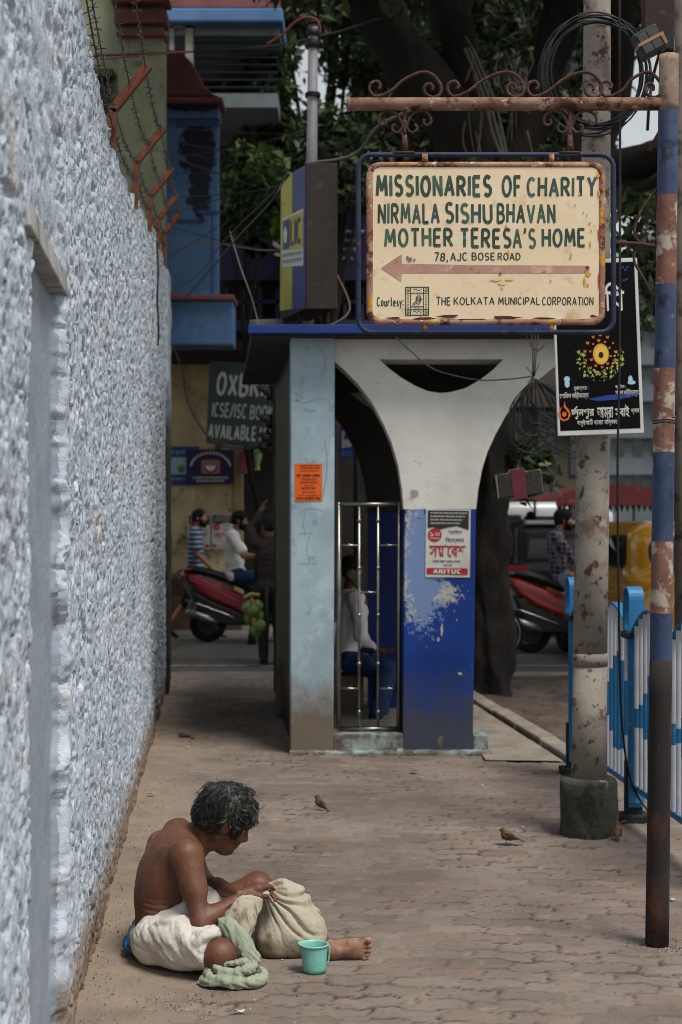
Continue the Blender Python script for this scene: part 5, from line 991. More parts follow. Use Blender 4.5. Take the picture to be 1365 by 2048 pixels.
# junction box wrapped in red tape, hanging
jb = thing('wrapped_box', 'small box wrapped in plastic and red tape hanging beside the shelter', 'box', P(1040, 1000, 9.3)); a = R(7)
def jp(u, v, dy): c = P(1040, 967, 9.3); k_ = 9.3/FPX; return c+V3((u*math.cos(a)-v*math.sin(a))*k_, dy, (u*math.sin(a)+v*math.cos(a))*k_)
def jbox(mb, u0, v0, u1, v1, y0, y1): mb.hexa([jp(u0, v0, y0), jp(u1, v0, y0), jp(u1, v0, y1), jp(u0, v0, y1)], [jp(u0, v1, y0), jp(u1, v1, y0), jp(u1, v1, y1), jp(u0, v1, y1)])
q = MB(); jbox(q, -45, -26, 44, 24, -.05, .05); q.build('body', mat('plastic_dark', '191614', '131211', s=12, spots=[('57524d', 18, .66, .05)], rough=.25, spec=.7, bump=.004, bs=30), jb, bevel=.008)
q = MB(); jbox(q, -18, -32, 10, 30, -.056, .056); q.build('red_tape', mat('tape_red', '5e1322', '4d101c', s=12, spots=[('8d4a5e', 24, .68, .05)], rough=.3, spec=.6, bump=.002, bs=50), jb, bevel=.004)
q = MB(); q.tube(spline([jp(-5, 24, 0), P(1046, 900, 9.35), P(1066, 800, 9.36)], 4), .003, 5); q.build('string', M_cable, jb)
# meter box and finned box at the top right, on the pole of rusty steel at the picture's edge
ep = thing('edge_pole', 'thin dull brown steel pole at the right edge, behind the railing', 'pole', (2.06, 8.6, -.05)); q = MB(); q.tube([V3(2.06, 8.6, -.05), V3(2.06, 8.6, 2), V3(2.06, 8.6, 5.4)], .042, 16); q.build('shaft', mat('edge_brown', '5a5049', '463d37', s=5, spots=[('2f2723', 10, .6, .06)], rough=.8), ep, smooth=True)
mbx = thing('meter_box', 'dark rusty metal box fixed high at the top right corner', 'box', P(1325, 95, 7.0)); q = MB()
q.prism([P(x, y, 6.9) for x, y in ((1290, 84), (1300, 94), (1350, 100), (1352, -80), (1290, -80))], (0, .09, 0)); q.build('body', mat('box_rust', '2a1d1a', '1e1614', s=7, spots=[('56362b', 14, .62, .06), ('1c2533', 5, .6, .08)], rough=.8, bump=.002), mbx, bevel=.008)
q = MB(); q.tube([P(1345, 100, 7.02), P(1340, 230, 7.2), P(1300, 300, 7.3)], .012, 6); q.build('bracket', M_iron, mbx)
fbx2 = thing('finned_box', 'black finned plastic box bound with tan tape beside the cable coil', 'box', P(1300, 115, 7.1)); a2 = R(28)
def kp(u, v, dy): c = P(1300, 84, 6.8); k_ = 6.8/FPX; return c+V3((u*math.cos(a2)-v*math.sin(a2))*k_, dy, (u*math.sin(a2)+v*math.cos(a2))*k_)
def kbox(mb, u0, v0, u1, v1, y0, y1): mb.hexa([kp(u0, v0, y0), kp(u1, v0, y0), kp(u1, v0, y1), kp(u0, v0, y1)], [kp(u0, v1, y0), kp(u1, v1, y0), kp(u1, v1, y1), kp(u0, v1, y1)])
q = MB(); kbox(q, -26, -26, 26, 28, -.02, .05); q.build('case', mat('case_black', '2a2a2e', '222226', s=10, rough=.5), fbx2, bevel=.008)
q = MB()
for r_ in range(2):
    for c in range(2): kbox(q, -21+c*21, -20+r_*23, -1+c*21, -2+r_*23, -.028, -.019)
q.build('fin', mat('case_grey', '3a3a3f', rough=.5), fbx2, bevel=.003)
q = MB(); kbox(q, -27, -1.5, 30, 5, -.03, .055); kbox(q, 22, -20, 29, 2, -.0305, .054); q.build('tan_tape', mat('tape_tan', '9a7250', '86613f', s=14, rough=.5), fbx2, bevel=.002)
q = MB(); q.tube(spline([kp(10, -26, 0), P(1308, 150, 7.1), P(1300, 200, 7.12), P(1296, 260, 7.2)], 4), .008, 6); q.build('lead', M_cable, fbx2)

# ------------------------------------------------------------------ blue and white footpath railing
M_fb = mat('rail_blue', '27709f', '226391', s=5, spots=[('5d9fc6', 9, .66, .05), ('1d3348', 30, .70, .03)], rough=.5, bump=.0008)
M_fw = mat('rail_white', 'c6c9cf', 'b7bac2', s=8, spots=[('7f868c', 30, .68, .04)], rough=.6, bump=.001)
def fl(Y): return V3(1.50+(9.17-Y)*.0537, Y, 0)
def post(Y, label):
    c = fl(Y); t = thing('railing_post', label, 'railing post', (c[0], Y, 0), 'railing posts'); q = MB()
    Lz = 1.255; w_ = .042; pr = []
    for k_ in range(13): a = math.pi*k_/12; pr.append((math.cos(a)*.062, Lz-.062+math.sin(a)*.062))
    path = [(.062, .1)]+pr+[(-.062, Lz-.2), (-.055, Lz-.235)]                     # flat bar bent over at the top like a cane
    d = nrm(fl(Y-1)-fl(Y)); sdv = V3(-d[1], d[0], 0); vs = []; dirv = sdv
    for i, (u, z) in enumerate(path):
        a = path[max(i-1, 0)]; b = path[min(i+1, len(path)-1)]; tt_ = nrm((b[0]-a[0], 0, b[1]-a[1])); nn = V3(tt_[2], 0, -tt_[0])
        for s1, s2 in ((-1, -1), (1, -1), (1, 1), (-1, 1)): vs.append(c+d*((u)+nn[0]*s2*.006)+sdv*(s1*w_)+V3(0, 0, z+nn[2]*s2*.006))
    m = len(path); q.add(vs, [(i*4+k_, i*4+(k_+1) % 4, (i+1)*4+(k_+1) % 4, (i+1)*4+k_) for i in range(m-1) for k_ in range(4)]+[(3, 2, 1, 0), tuple((m-1)*4+k_ for k_ in range(4))])
    q.build('hoop', M_fb, t, bevel=.003)
    q = MB(); q.box(c+d*.03+V3(0, 0, .55), (.075, .03, .95), rz=math.atan2(sdv[1], sdv[0])); q.build('flat_bar', M_fb, t, bevel=.003)
    q = MB(); q.box(c+V3(0, 0, .14), (.09, .07, .36)); q.box(c+V3(0, 0, -.01), (.17, .15, .09)); q.build('foot', mat('foot_dark', '24262a', '1a1b1d', s=8, spots=[('3f3a35', 14, .62, .05)], rough=.9), t, bevel=.006)
    q = MB(); q.box(c+V3(0, 0, 1.0), (.11, .15, .035)); q.build('clamp', mat('clamp_black', '1c2026', rough=.6), t, bevel=.004)
    return t
def topz(Y, off): return 1.035+.10*math.sin((Y-off)/.62*2*math.pi)+.02
def panel(Ya, Yb, label):                                # Ya nearer
    c = fl((Ya+Yb)/2); t = thing('pedestrian_railing', label, 'railing', (c[0], c[1], 0), 'railing panels'); d = nrm(fl(Ya)-fl(Yb)); sdv = V3(-d[1], d[0], 0)
    L = Yb-Ya; nb_ = 2; zt_ = lambda u: 1.0+.145*abs(math.sin(u*nb_*math.pi))**.8
    q = MB(); n = 44; vs = []
    for i in range(n+1):
        u = i/n; c_ = fl(Yb-L*u); z = zt_(u)
        for s1, s2 in ((-1, 0), (1, 0), (1, 1), (-1, 1)): vs.append(c_+sdv*s1*.026+V3(0, 0, z+.011*s2))
    q.add(vs, [(i*4+k_, (i+1)*4+k_, (i+1)*4+(k_+1) % 4, i*4+(k_+1) % 4) for i in range(n) for k_ in range(4)]); q.build('top_rail', M_fb, t)
    q = MB(); a, b = fl(Yb-.03), fl(Ya+.03); q.hexa([a-sdv*.02+V3(0, 0, .175), b-sdv*.02+V3(0, 0, .175), b+sdv*.02+V3(0, 0, .175), a+sdv*.02+V3(0, 0, .175)], [a-sdv*.02+V3(0, 0, .205), b-sdv*.02+V3(0, 0, .205), b+sdv*.02+V3(0, 0, .205), a+sdv*.02+V3(0, 0, .205)]); q.build('bottom_rail', M_fb, t)
    m = int(L/.088)
    for i in range(m):
        u = (i+.8)/(m+.6); c_ = fl(Yb-L*u); z1 = zt_(u); zb1 = .76-.14*math.sin(u*nb_*math.pi*2+.6)+rng.uniform(-.02, .02); zb0 = .43+.10*math.sin(u*nb_*math.pi*2+.6)+rng.uniform(-.02, .02)
        q = MB()
        for k_, (za, zz_) in enumerate(((.205, zb0), (zb0, zb1), (zb1, z1))): q.cur = 0 if k_ == 1 else 1; q.tube([c_+V3(0, 0, za), c_+V3(0, 0, zz_)], .0225, 8, cap=False, flat=.6)
        q.build('picket', [M_fb, M_fw], t, smooth=True)
post(9.17, 'railing post mostly hidden behind the thick utility pole'); post(7.68, 'blue hooped railing post between the utility pole and the signpost'); post(6.19, 'railing post just outside the right edge, nearest the camera')
panel(7.72, 9.13, 'blue and white railing panel directly behind the thick utility pole'); panel(6.23, 7.64, 'blue and white railing panel behind the rusty signpost')
# ------------------------------------------------------------------ people: one blended body, clothes and hair as parts
def pattern(name, c1, c2, scale, axes='z', thr=.5, rough=.85, c3=None):
    m = mat(name, c1, rough=rough, spec=.2, bump=.0015, bs=60); t = m.node_tree; N = t.nodes; L = t.links; b = N['Principled BSDF']; tc = N.new('ShaderNodeTexCoord'); prev = lin(c1)
    for ax in axes:
        wv = N.new('ShaderNodeTexWave'); wv.wave_type = 'BANDS'; wv.bands_direction = ax.upper(); wv.inputs['Scale'].default_value = scale; wv.inputs['Distortion'].default_value = .6; wv.inputs['Detail Scale'].default_value = .6; L.new(tc.outputs['Object'], wv.inputs['Vector'])
        mr = N.new('ShaderNodeMapRange'); mr.inputs['From Min'].default_value = thr-.06; mr.inputs['From Max'].default_value = thr+.06; L.new(wv.outputs['Fac'], mr.inputs['Value']); x = N.new('ShaderNodeMix'); x.data_type = 'RGBA'; L.new(mr.outputs[0], x.inputs['Factor'])
        if isinstance(prev, tuple): x.inputs[6].default_value = prev
        else: L.new(prev, x.inputs[6])
        x.inputs[7].default_value = lin(c2); prev = x.outputs[2]
    L.new(prev, b.inputs['Base Color']); return m
M_skin = mat('skin_brown', '6b442f', '5c3a28', s=9, mix=(.35, .7), spots=[('7d5238', 14, .64, .07)], rough=.5, spec=.35, bump=.0006, bs=120)
M_skinl = mat('skin_light_brown', '9a6c50', '885c43', s=9, rough=.55, spec=.3)
M_hair = mat('hair_black', '0c0b0b', '141212', s=30, rough=.75, spec=.2, bump=.003, bs=60)
M_eye = mat('eye_white', 'c9c2b6', rough=.3); M_iris = mat('eye_dark', '17100c', rough=.2)
def head(b, hc, f, u, s=1., k=.022):
    f = nrm(f); r = nrm(np.cross(f, u)); u = np.cross(r, f); Mx = np.stack([r, f, u], 1); A = lambda x, y, z: hc+(r*x+f*y+u*z)*s
    b.ell(A(0, -.008, .03), np.array((.073, .094, .088))*s, Mx, k); b.ell(A(0, .022, -.035), np.array((.058, .068, .078))*s, Mx, k)
    b.cap(A(-.03, .05, -.082), A(.03, .05, -.082), .024*s, None, k); b.ell(A(0, .07, -.092), .02*s, None, k)                      # jaw and chin
    for sg in (-1, 1):
        b.ell(A(sg*.034, .082, .004), np.array((.018, .014, .013))*s, Mx, .012*s, 's')                                            # eye sockets
        b.cap(A(sg*.012, .088, .022), A(sg*.046, .074, .02), .0085*s, None, .012*s); b.ell(A(sg*.042, .066, -.028), np.array((.02, .02, .018))*s, Mx, .02*s)  # brow, cheekbone
        b.ell(A(sg*.075, -.012, -.008), np.array((.011, .021, .031))*s, Mx@rotm((0, 0, 1), sg*.3), .008*s); b.ell(A(sg*.084, -.004, -.006), np.array((.006, .010, .018))*s, Mx, .005*s, 's')    # ear
    b.cap(A(0, .088, .012), A(0, .108, -.026), .0085*s, .0125*s, .010*s)
    for sg in (-1, 1): b.ell(A(sg*.011, .100, -.031), .0085*s, None, .008*s)
    b.cap(A(-.020, .088, -.056), A(.020, .088, -.056), .0065*s, None, .006*s); b.cap(A(-.017, .087, -.067), A(.017, .087, -.067), .0068*s, None, .006*s); b.box(A(0, .098, -.0615), np.array((.022, .008, .0012))*s, .001, Mx, .003*s, 's')
    return A, Mx
def hand(b, wr, d, n, s=1., curl=.5, left=False, tight=.012, spread=.02, curls=None, thumb=None):
    """palm from the wrist along d; n is the way the palm faces; fingers curl towards n"""
    d = nrm(d); n = nrm(n-d*np.dot(n, d)); sd_ = np.cross(d, n)*(1 if left else -1)        # sd_: towards the thumb
    b.cap(wr+d*.02*s, wr+d*.075*s+sd_*.02*s, .021*s, .016*s, .015*s); b.cap(wr+d*.02*s, wr+d*.07*s-sd_*.022*s, .020*s, .014*s, .015*s); b.cap(wr+d*.07*s+sd_*.028*s, wr+d*.066*s-sd_*.026*s, .0135*s, .0125*s, .012*s)
    for i, (ln_, off) in enumerate(((.068, .030), (.076, .011), (.071, -.009), (.056, -.028))):
        c = (curls[i] if curls else curl*(1+.12*i)); p0 = wr+d*(.078-.006*abs(i-1))*s+sd_*off*s; a = nrm(d+sd_*off*spread*8); p = p0
        for j, (fr, cc, r0) in enumerate(((.45, .6, .0095), (.32, 1.25, .0083), (.26, 1.75, .0074))):
            th_ = c*cc; dd = nrm(a*math.cos(th_)+n*math.sin(th_)); q_ = p+dd*ln_*fr*1.15*s; b.cap(p, q_, r0*s, (r0-.0008)*s, .004); p = q_
    t0 = wr+d*.025*s+sd_*.026*s; td = nrm(d*.62+sd_*.62+n*.35) if thumb is None else nrm(thumb); t1 = t0+td*.042*s; td2 = nrm(td+d*.35+n*.3-sd_*.25); b.cap(t0, t1, .0135*s, .0105*s, .012); b.cap(t1, t1+td2*.032*s, .0105*s, .0085*s, .005)
def person(label, base, J, skin, wear, hairm=M_hair, beard=False, vox=.0095, hair_big=1., extra=None, cat='person', group=None, moust=False):
    t = thing('person', label, cat, base, group); b = Blob(.045); f, u = J['f'], J.get('u', V3(0, 0, 1)); pel, chest, nk, hc = J['pel'], J['chest'], J['neck'], J['head']; sp_ = nrm(chest-pel)
    lat = nrm(np.cross(J.get('tf', f), sp_)); fw = np.cross(sp_, lat); Mt = np.stack([lat, fw, sp_], 1); B = J.get('bulk', 1.)
    tors = [(chest, (.148*B, .100*B, .17)), ((chest*.45+pel*.55), (.132*B, .098*B, .15)), (pel, (.148*B, .108*B, .115))]
    for c, r in tors: b.ell(c, r, Mt, .06)
    b.cap(nk-sp_*.05, nk+(hc-nk)*.45, .056, .05, .05)
    A, Mh = head(b, hc, f, u)
    for sd2 in ('R', 'L'):
        a = J['arm'+sd2]; b.cap(nk-sp_*.07, a[0], .055, .052, .05); b.chain(a[:2], [.046, .038], .03); b.chain(a[1:3], [.037, .025], .02)
        hd = J.get('hand'+sd2, (a[2]-a[1], V3(0, 0, -1))); hand(b, a[2], hd[0], hd[1], 1., hd[2] if len(hd) > 2 else .5, sd2 == 'L')
        l = J['leg'+sd2]; b.chain(l[:2], [.082, .056], .05); b.chain(l[1:3], [.054, .036], .03); td = nrm(l[3]-l[2]); b.cap(l[2]-td*.03+V3(0, 0, -.035), l[2]+td*.15+V3(0, 0, -.05), .03, .022, .02)
    blob_obj('body', b, vox, skin, t)
    for w_ in wear:
        g = Blob(.05); kind, m = w_[0], w_[1]; fold = .004
        if kind == 'shirt':
            for i, (c, r) in enumerate(tors): g.ell(c-(sp_*.03 if i == 2 else 0), np.array(r)+(.016 if i < 2 else .024), Mt, .06)
            g.cap(nk-sp_*.045, nk-sp_*.01, .07, .064, .04)
            for sd2 in ('R', 'L'):
                a = J['arm'+sd2]; g.cap(nk-sp_*.06, a[0], .066, .068, .05)
                if w_[2] == 'long': g.chain([a[0], a[1], a[1]+(a[2]-a[1])*.9], [.062, .053, .040], .03)
                else: g.cap(a[0], a[0]+(a[1]-a[0])*.72, .062, .062, .03); g.half(a[0]+(a[1]-a[0])*.86, a[1]-a[0]) if False else None
            if len(w_) > 3: g.half(pel-sp_*w_[3], -sp_)
        elif kind == 'trousers':
            c, r = tors[2]; g.ell(c-sp_*.01, np.array(r)+.014, Mt, .05)
            for sd2 in ('R', 'L'):
                l = J['leg'+sd2]; L_ = w_[2]
                if L_ >= 1: g.chain([l[0], l[1], l[1]+(l[2]-l[1])*.97], [.102, .074, .058], .04)
                else: g.cap(l[0], l[0]+(l[1]-l[0])*L_*1.3, .102, .088, .04)
        elif kind == 'shoe':
            for sd2 in ('R', 'L'):
                g2 = Blob(.02); l = J['leg'+sd2]; td = nrm(l[3]-l[2]); g2.cap(l[2]-td*.045+V3(0, 0, -.04), l[2]+td*.16+V3(0, 0, -.052), .036, .03, .02); g2.cap(l[2]+V3(0, 0, .0), l[2]+V3(0, 0, -.03), .042, .04); blob_obj('shoe', g2, .011, m, t)
            continue
        fo = lambda V: fold*(fbm(V*[16, 16, 9], 2, 3)+.8*np.sin(fbm(V*[5, 5, 4], 2, 8)*9))
        blob_obj(kind, g, vox, m, t, fo)
    hb_ = Blob(.02); s = hair_big; hb_.ell(A(0, -.016, .045), np.array((.084, .103, .090))*s, Mh, .02); hb_.ell(A(0, -.05, -.005), np.array((.076, .07, .07))*s, Mh, .03); hb_.ell(A(0, .095, -.035), (.085, .075, .085), Mh, .02, 's'); hb_.ell(A(0, .02, -.13), (.2, .2, .08), Mh, .02, 's')
    for sg in (-1, 1): hb_.ell(A(sg*.085, -.01, -.02), (.02, .022, .034), Mh, .01, 's')
    blob_obj('hair', hb_, .008, hairm, t, lambda V: .007*fbm(V*38, 3, 2))
    if beard:
        g = Blob(.02); g.ell(A(0, .035, -.078), (.062, .066, .05), Mh, .02); g.cap(A(-.022, .094, -.047), A(.022, .094, -.047), .010, None, .01); g.ell(A(0, .06, -.11), (.04, .045, .035), Mh, .03)
        for sg in (-1, 1): g.cap(A(sg*.062, .0, -.01), A(sg*.05, .045, -.07), .016, .02, .02)
        g.box(A(0, .11, -.0615), (.02, .03, .006), .003, Mh, .006, 's'); blob_obj('beard', g, .008, hairm, t, lambda V: .004*fbm(V*50, 2, 2))
    for sg in (-1, 1):
        q = MB(); q.ball(A(sg*.032, .080, .003), .0105, 8); q.cur = 1; q.ball(A(sg*.032, .0865, .003), .0052, 8); q.build('eye', [M_eye, M_iris], t, smooth=True)
    return t, A
M_jean = mat('denim_dark', '1c3558', '162a48', s=7, spots=[('35507a', 10, .64, .07)], rough=.9, bump=.001, bs=150); M_jeanl = mat('denim_pale', '7a8597', '69758a', s=7, spots=[('98a2b2', 9, .62, .07)], rough=.9, bump=.001, bs=150)
M_shirtw = mat('shirt_white', 'dedadd', 'd2ced4', s=4, rough=.85, spec=.2); M_black = mat('cloth_black', '191a1d', '131416', s=6, rough=.9)
M_stripe = pattern('shirt_striped', '2a3a5a', '8f99ad', 4.6, 'z', .5); M_plaid = pattern('shirt_plaid', '211d29', '77707f', 5.2, 'zxy', .86)
RZ = -.025                                                # road level
def pj(pts, Y): return [P(a, b, Y+dy) for a, b, dy in pts]
# man with the phone, sitting on the shelter bench
Y = 11.95
J = dict(f=V3(.97, -.2, -.12), pel=P(694, 1318, Y), chest=P(702, 1225, Y), neck=P(698, 1186, Y), head=P(704, 1142, Y), bulk=.98,
         armR=pj([(712, 1196, -.17), (722, 1272, -.20), (728, 1212, -.13)], Y), armL=pj([(700, 1196, .17), (728, 1282, .15), (752, 1302, .02)], Y), handR=(P(716, 1166, Y-.1)-P(728, 1212, Y-.13), V3(-.5, .8, 0), .75), handL=(V3(1, -.15, -.05), V3(0, -.4, 1), .35),
         legR=pj([(700, 1326, -.09), (770, 1340, -.22), (752, 1432, -.42), (785, 1442, -.55)], Y), legL=pj([(700, 1326, .09), (778, 1338, .08), (762, 1432, -.2), (795, 1438, -.25)], Y))
pm, A = person('man in white shirt sitting in the shelter with a phone at his ear', (J['pel'][0], Y, .03), J, M_skin, [('shirt', M_shirtw, 'long', .10), ('trousers', M_jean, 1), ('shoe', M_black)], vox=.0085)
ph = P(718, 1158, Y-.10); q = MB(); Mp = frame((.55, .1, -.6), (.2, -1, 0)); q.box(ph+V3(-.03, -.02, .01), (.074, .15, .010), M=Mp); tag(q.build('phone', mat('phone_green', '4c5a3c', '3c4a30', s=20, spots=[('7d8a5e', 40, .6, .05)], rough=.3), bevel=.004, loc=ph), 'green-backed phone held to the ear of the man in the shelter', 'phone')
q = MB(); c = P(744, 1300, Y-.02); q.hexa([c+V3(-.10, -.04, -.02), c+V3(.03, -.05, -.03), c+V3(.03, .06, -.03), c+V3(-.10, .06, -.02)], [c+V3(-.09, -.03, .02), c+V3(.02, -.04, .015), c+V3(.02, .05, .015), c+V3(-.09, .05, .02)]); tag(q.build('pouch', M_black, bevel=.012, loc=c), 'black pouch resting on the lap of the man in the shelter', 'pouch')

# scooters: rear axle at the origin, pointing to the right of the picture
SCK = 1.08
def scooter(label, px, Y, red, red2, group='red motor scooters with riders'):
    o = V3(qx(px, Y), Y, RZ); t = thing('motor_scooter', label, 'motor scooter', o, group); p = lambda x, z, y=0.: o+V3(x*SCK, y*SCK, z*SCK)
    bk = mat('scooter_black', '15151a', '1e1e22', s=8, rough=.45, spec=.5); ch = mat('chrome', 'a7a7aa', rough=.22, metal=1.)
    for cx_ in (0, 1.27):
        wq = MB(); prof = [(.145, -.05), (.20, -.056), (.232, -.035), (.242, 0), (.232, .035), (.20, .056), (.145, .05)]; wq.lathe([(r*SCK, z) for r, z in prof], p(cx_, .242), 28, (0, 1, 0), cap=False); wh = wq.build('wheel', mat('tyre', '17171a', '202023', s=20, rough=.9), t, smooth=True)
        wq = MB(); wq.lathe([(.0, -.03), (.05, -.035), (.06, -.02), (.14, -.045), (.15, -.04), (.15, .04), (.14, .045), (.06, .02), (.05, .035), (.0, .03)], p(cx_, .242), 20, (0, 1, 0), cap=False)
        for k_ in range(5): a = k_*1.2566; wq.tube([p(cx_+.05*math.cos(a), .242+.05*math.sin(a)), p(cx_+.145*math.cos(a), .242+.145*math.sin(a))], .014, 6)
        wq.build('rim', mat('rim_grey', '4a4a4d', rough=.4, metal=.6), wh, smooth=True)
    def side(name, pts, m, w0, w1=None, bev=.02, lab=None):
        q = MB(); q.prism([p(a, b, -w0) for a, b in pts], (0, 2*w0, 0)); ob = q.build(name, m, t, bevel=bev)
        if lab: ob['label'] = lab
        return ob
    side('side_panel', [(-.30, .90), (-.16, .88), (.2, .74), (.52, .58), (.60, .42), (.52, .36), (.34, .44), (.05, .56), (-.16, .70)], red, .155, bev=.045)
    side('panel_stripe', [(-.24, .84), (.1, .72), (.42, .53), (.44, .50), (.1, .665), (-.2, .80)], red2, .163, bev=.004)
    side('under_panel', [(-.22, .70), (.05, .545), (.34, .43), (.52, .35), (.56, .22), (.1, .24), (-.1, .40)], bk, .135, bev=.03)
    side('rear_guard', [(-.30, .86), (-.34, .78), (-.22, .56), (-.28, .40), (-.24, .36), (-.14, .60), (-.18, .72)], mat('guard_grey', '6d6f74', rough=.4, metal=.5), .06, bev=.012)
    q = MB(); n = 12; vs = []; sec = [(-.30, .93, .09, .03), (-.2, .97, .12, .045), (0, .935, .14, .05), (.2, .87, .145, .05), (.38, .80, .14, .05), (.55, .72, .12, .05), (.62, .66, .09, .04)]
    for (x, z, w_, h_) in sec:
        for k_ in range(n): a = 2*math.pi*k_/n; vs.append(p(x, z-.02+h_*math.sin(a)*(1 if math.sin(a) > 0 else 1.3), w_*math.cos(a)))
    q.add(vs, [(i*n+k_, i*n+(k_+1) % n, (i+1)*n+(k_+1) % n, (i+1)*n+k_) for i in range(len(sec)-1) for k_ in range(n)]+[tuple(range(n)), tuple(len(vs)-1-k_ for k_ in range(n))]); q.build('seat', mat('seat_black', '19191c', rough=.5, spec=.4), t, smooth=True)
    for yy2 in (-.15, .15): q = MB(); q.tube(spline([p(-.20, .95, yy2*.7), p(-.36, .93, yy2*.8), p(-.36, .86, yy2*.6), p(-.20, .84, yy2*.8)], 4), .014, 8); q.build('grab_rail', mat('rail_pink', '7d4a4a', rough=.4), t, smooth=True)
    q = MB(); q.tube([p(-.26, .40, -.17), p(-.20, .385, -.175), p(.0, .315, -.175), p(.14, .26, -.17)], [.03, .062, .06, .035], 14); q.build('muffler', mat('muffler', '8e9093', '6d6f72', s=10, rough=.3, metal=.9), t, smooth=True)
    q = MB(); q.tube([p(-.28, .555, -.165), p(-.1, .50, -.17), p(.28, .36, -.17), p(.42, .29, -.165)], [.010, .013, .013, .009], 8); q.build('trim_strip', ch, t, smooth=True)
    q = MB(); q.box(p(-.345, .80), (.04, .18, .07)); q.build('tail_light', mat('lamp_red', '7a1216', rough=.2, spec=.7), t, bevel=.012)
    q = MB(); q.hexa([p(.55, .24, -.14), p(1.0, .24, -.14), p(1.0, .24, .14), p(.55, .24, .14)], [p(.55, .31, -.15), p(1.0, .31, -.15), p(1.0, .31, .15), p(.55, .31, .15)]); q.build('footboard', bk, t, bevel=.02)
    side('front_apron', [(.98, .26), (1.10, .36), (1.08, .7), (1.16, .98), (1.06, 1.0), (.98, .72), (.94, .36)], red, .17, bev=.05)
    q = MB(); q.tube([p(1.27, .242), p(1.18, .6), p(1.06, 1.02)], .035, 8); q.tube([p(1.02, 1.03, -.34), p(1.06, 1.02, -.15), p(1.06, 1.02, .15), p(1.02, 1.03, .34)], .017, 8); q.build('handlebar', bk, t, smooth=True)
    side('head_cowl', [(1.0, .97), (1.16, .95), (1.20, 1.06), (1.08, 1.14), (1.0, 1.08)], red, .12, bev=.03)
    side('mudguard', [(1.02, .40), (1.12, .50), (1.30, .53), (1.46, .46), (1.52, .36), (1.44, .40), (1.28, .465), (1.12, .42)], red, .07, bev=.015)
    for yy2 in (-.25, .25): q = MB(); q.tube([p(1.06, 1.03, yy2), p(1.04, 1.24, yy2*1.3)], .007, 6); q.ball(p(1.04, 1.27, yy2*1.35), (.015, .06, .04), 10); q.build('mirror', bk, t, smooth=True)
    return t, p
M_sred = mat('scooter_red', '8c1420', '7d101b', s=3, rough=.2, spec=.6, coat=.6); M_sred2 = mat('scooter_rose', '9c4650', rough=.3); M_sred3 = mat('scooter_orange_red', 'a3261a', '8f1f16', s=3, rough=.2, spec=.6, coat=.6)
def rider(label, px, Y, wear, skin, p, beard, armz=.98, lean=0., hair_big=1.1, bulk=1.):
    J = dict(f=V3(.98, -.12, -.06), pel=p(.36, .90), chest=p(.30+lean, 1.24), neck=p(.31+lean, 1.43), head=p(.40+lean, 1.575), bulk=bulk,
             armR=[p(.29+lean, 1.38, -.19), p(.46+lean, 1.12, -.25), p(.72, 1.10, -.26)], armL=[p(.29+lean, 1.38, .19), p(.46+lean, 1.12, .25), p(.72, 1.10, .26)], handR=(V3(1, 0, -.2), V3(0, .3, -1), .7), handL=(V3(1, 0, -.2), V3(0, -.3, -1), .7),
             legR=[p(.40, .86, -.1), p(.76, .80, -.2), p(.66, .40, -.21), p(.82, .34, -.23)], legL=[p(.40, .86, .1), p(.76, .80, .19), p(.66, .40, .2), p(.82, .34, .22)])
    return J
ts, p1 = scooter('red scooter of the bearded rider in white, in the left street gap', 416, 19.9, M_sred, M_sred2)
J = rider('', 0, 0, 0, 0, p1, True, lean=.02); J['legR'][2] = p1(.70, .40, -.21)
t_, A = person('bearded rider in white shirt, glasses and jeans on the left red scooter', p1(.36, .9), J, M_skinl, [('shirt', M_shirtw, 'short', .12), ('trousers', M_jean, 1), ('shoe', M_black)], beard=True, bulk_=None) if False else person('bearded rider in white shirt, glasses and jeans on the left red scooter', p1(.36, .9), dict(J, bulk=1.22), M_skinl, [('shirt', M_shirtw, 'short', .10), ('trousers', M_jean, 1), ('shoe', M_black)], beard=True, hair_big=1.12)
q = MB()
for sg in (-1, 1): q.tube([A(sg*.034+.022*math.cos(a), .098, .003+.019*math.sin(a)) for a in np.linspace(0, 6.28, 13)[:-1]], .0022, 5, closed=True); q.tube([A(sg*.056, .096, .006), A(sg*.075, -.01, .012)], .002, 5)
q.tube([A(-.012, .1, .006), A(.012, .1, .006)], .002, 5); tag(q.build('glasses', mat('glasses_black', '15140f', rough=.4), smooth=True, loc=A(0, .1, 0)), 'thin glasses on the bearded rider of the left scooter', 'glasses')
ts2, p2 = scooter('orange-red scooter of the plaid-shirted rider, beyond the railing at right', 1062, 18.2, M_sred3, M_sred2)
J = rider('', 0, 0, 0, 0, p2, False, lean=.0); J['legR'] = [p2(.40, .86, -.1), p2(.62, .62, -.24), p2(.50, .12, -.28), p2(.66, .06, -.30)]; J['f'] = V3(.99, -.05, .0)
person('young bearded rider in dark plaid shirt and pale jeans on the orange-red scooter', p2(.36, .9), J, M_skinl, [('shirt', M_plaid, 'long', .10), ('trousers', M_jeanl, 1), ('shoe', mat('shoe_brown', '6b4630', rough=.7))], beard=True, hair_big=1.2)
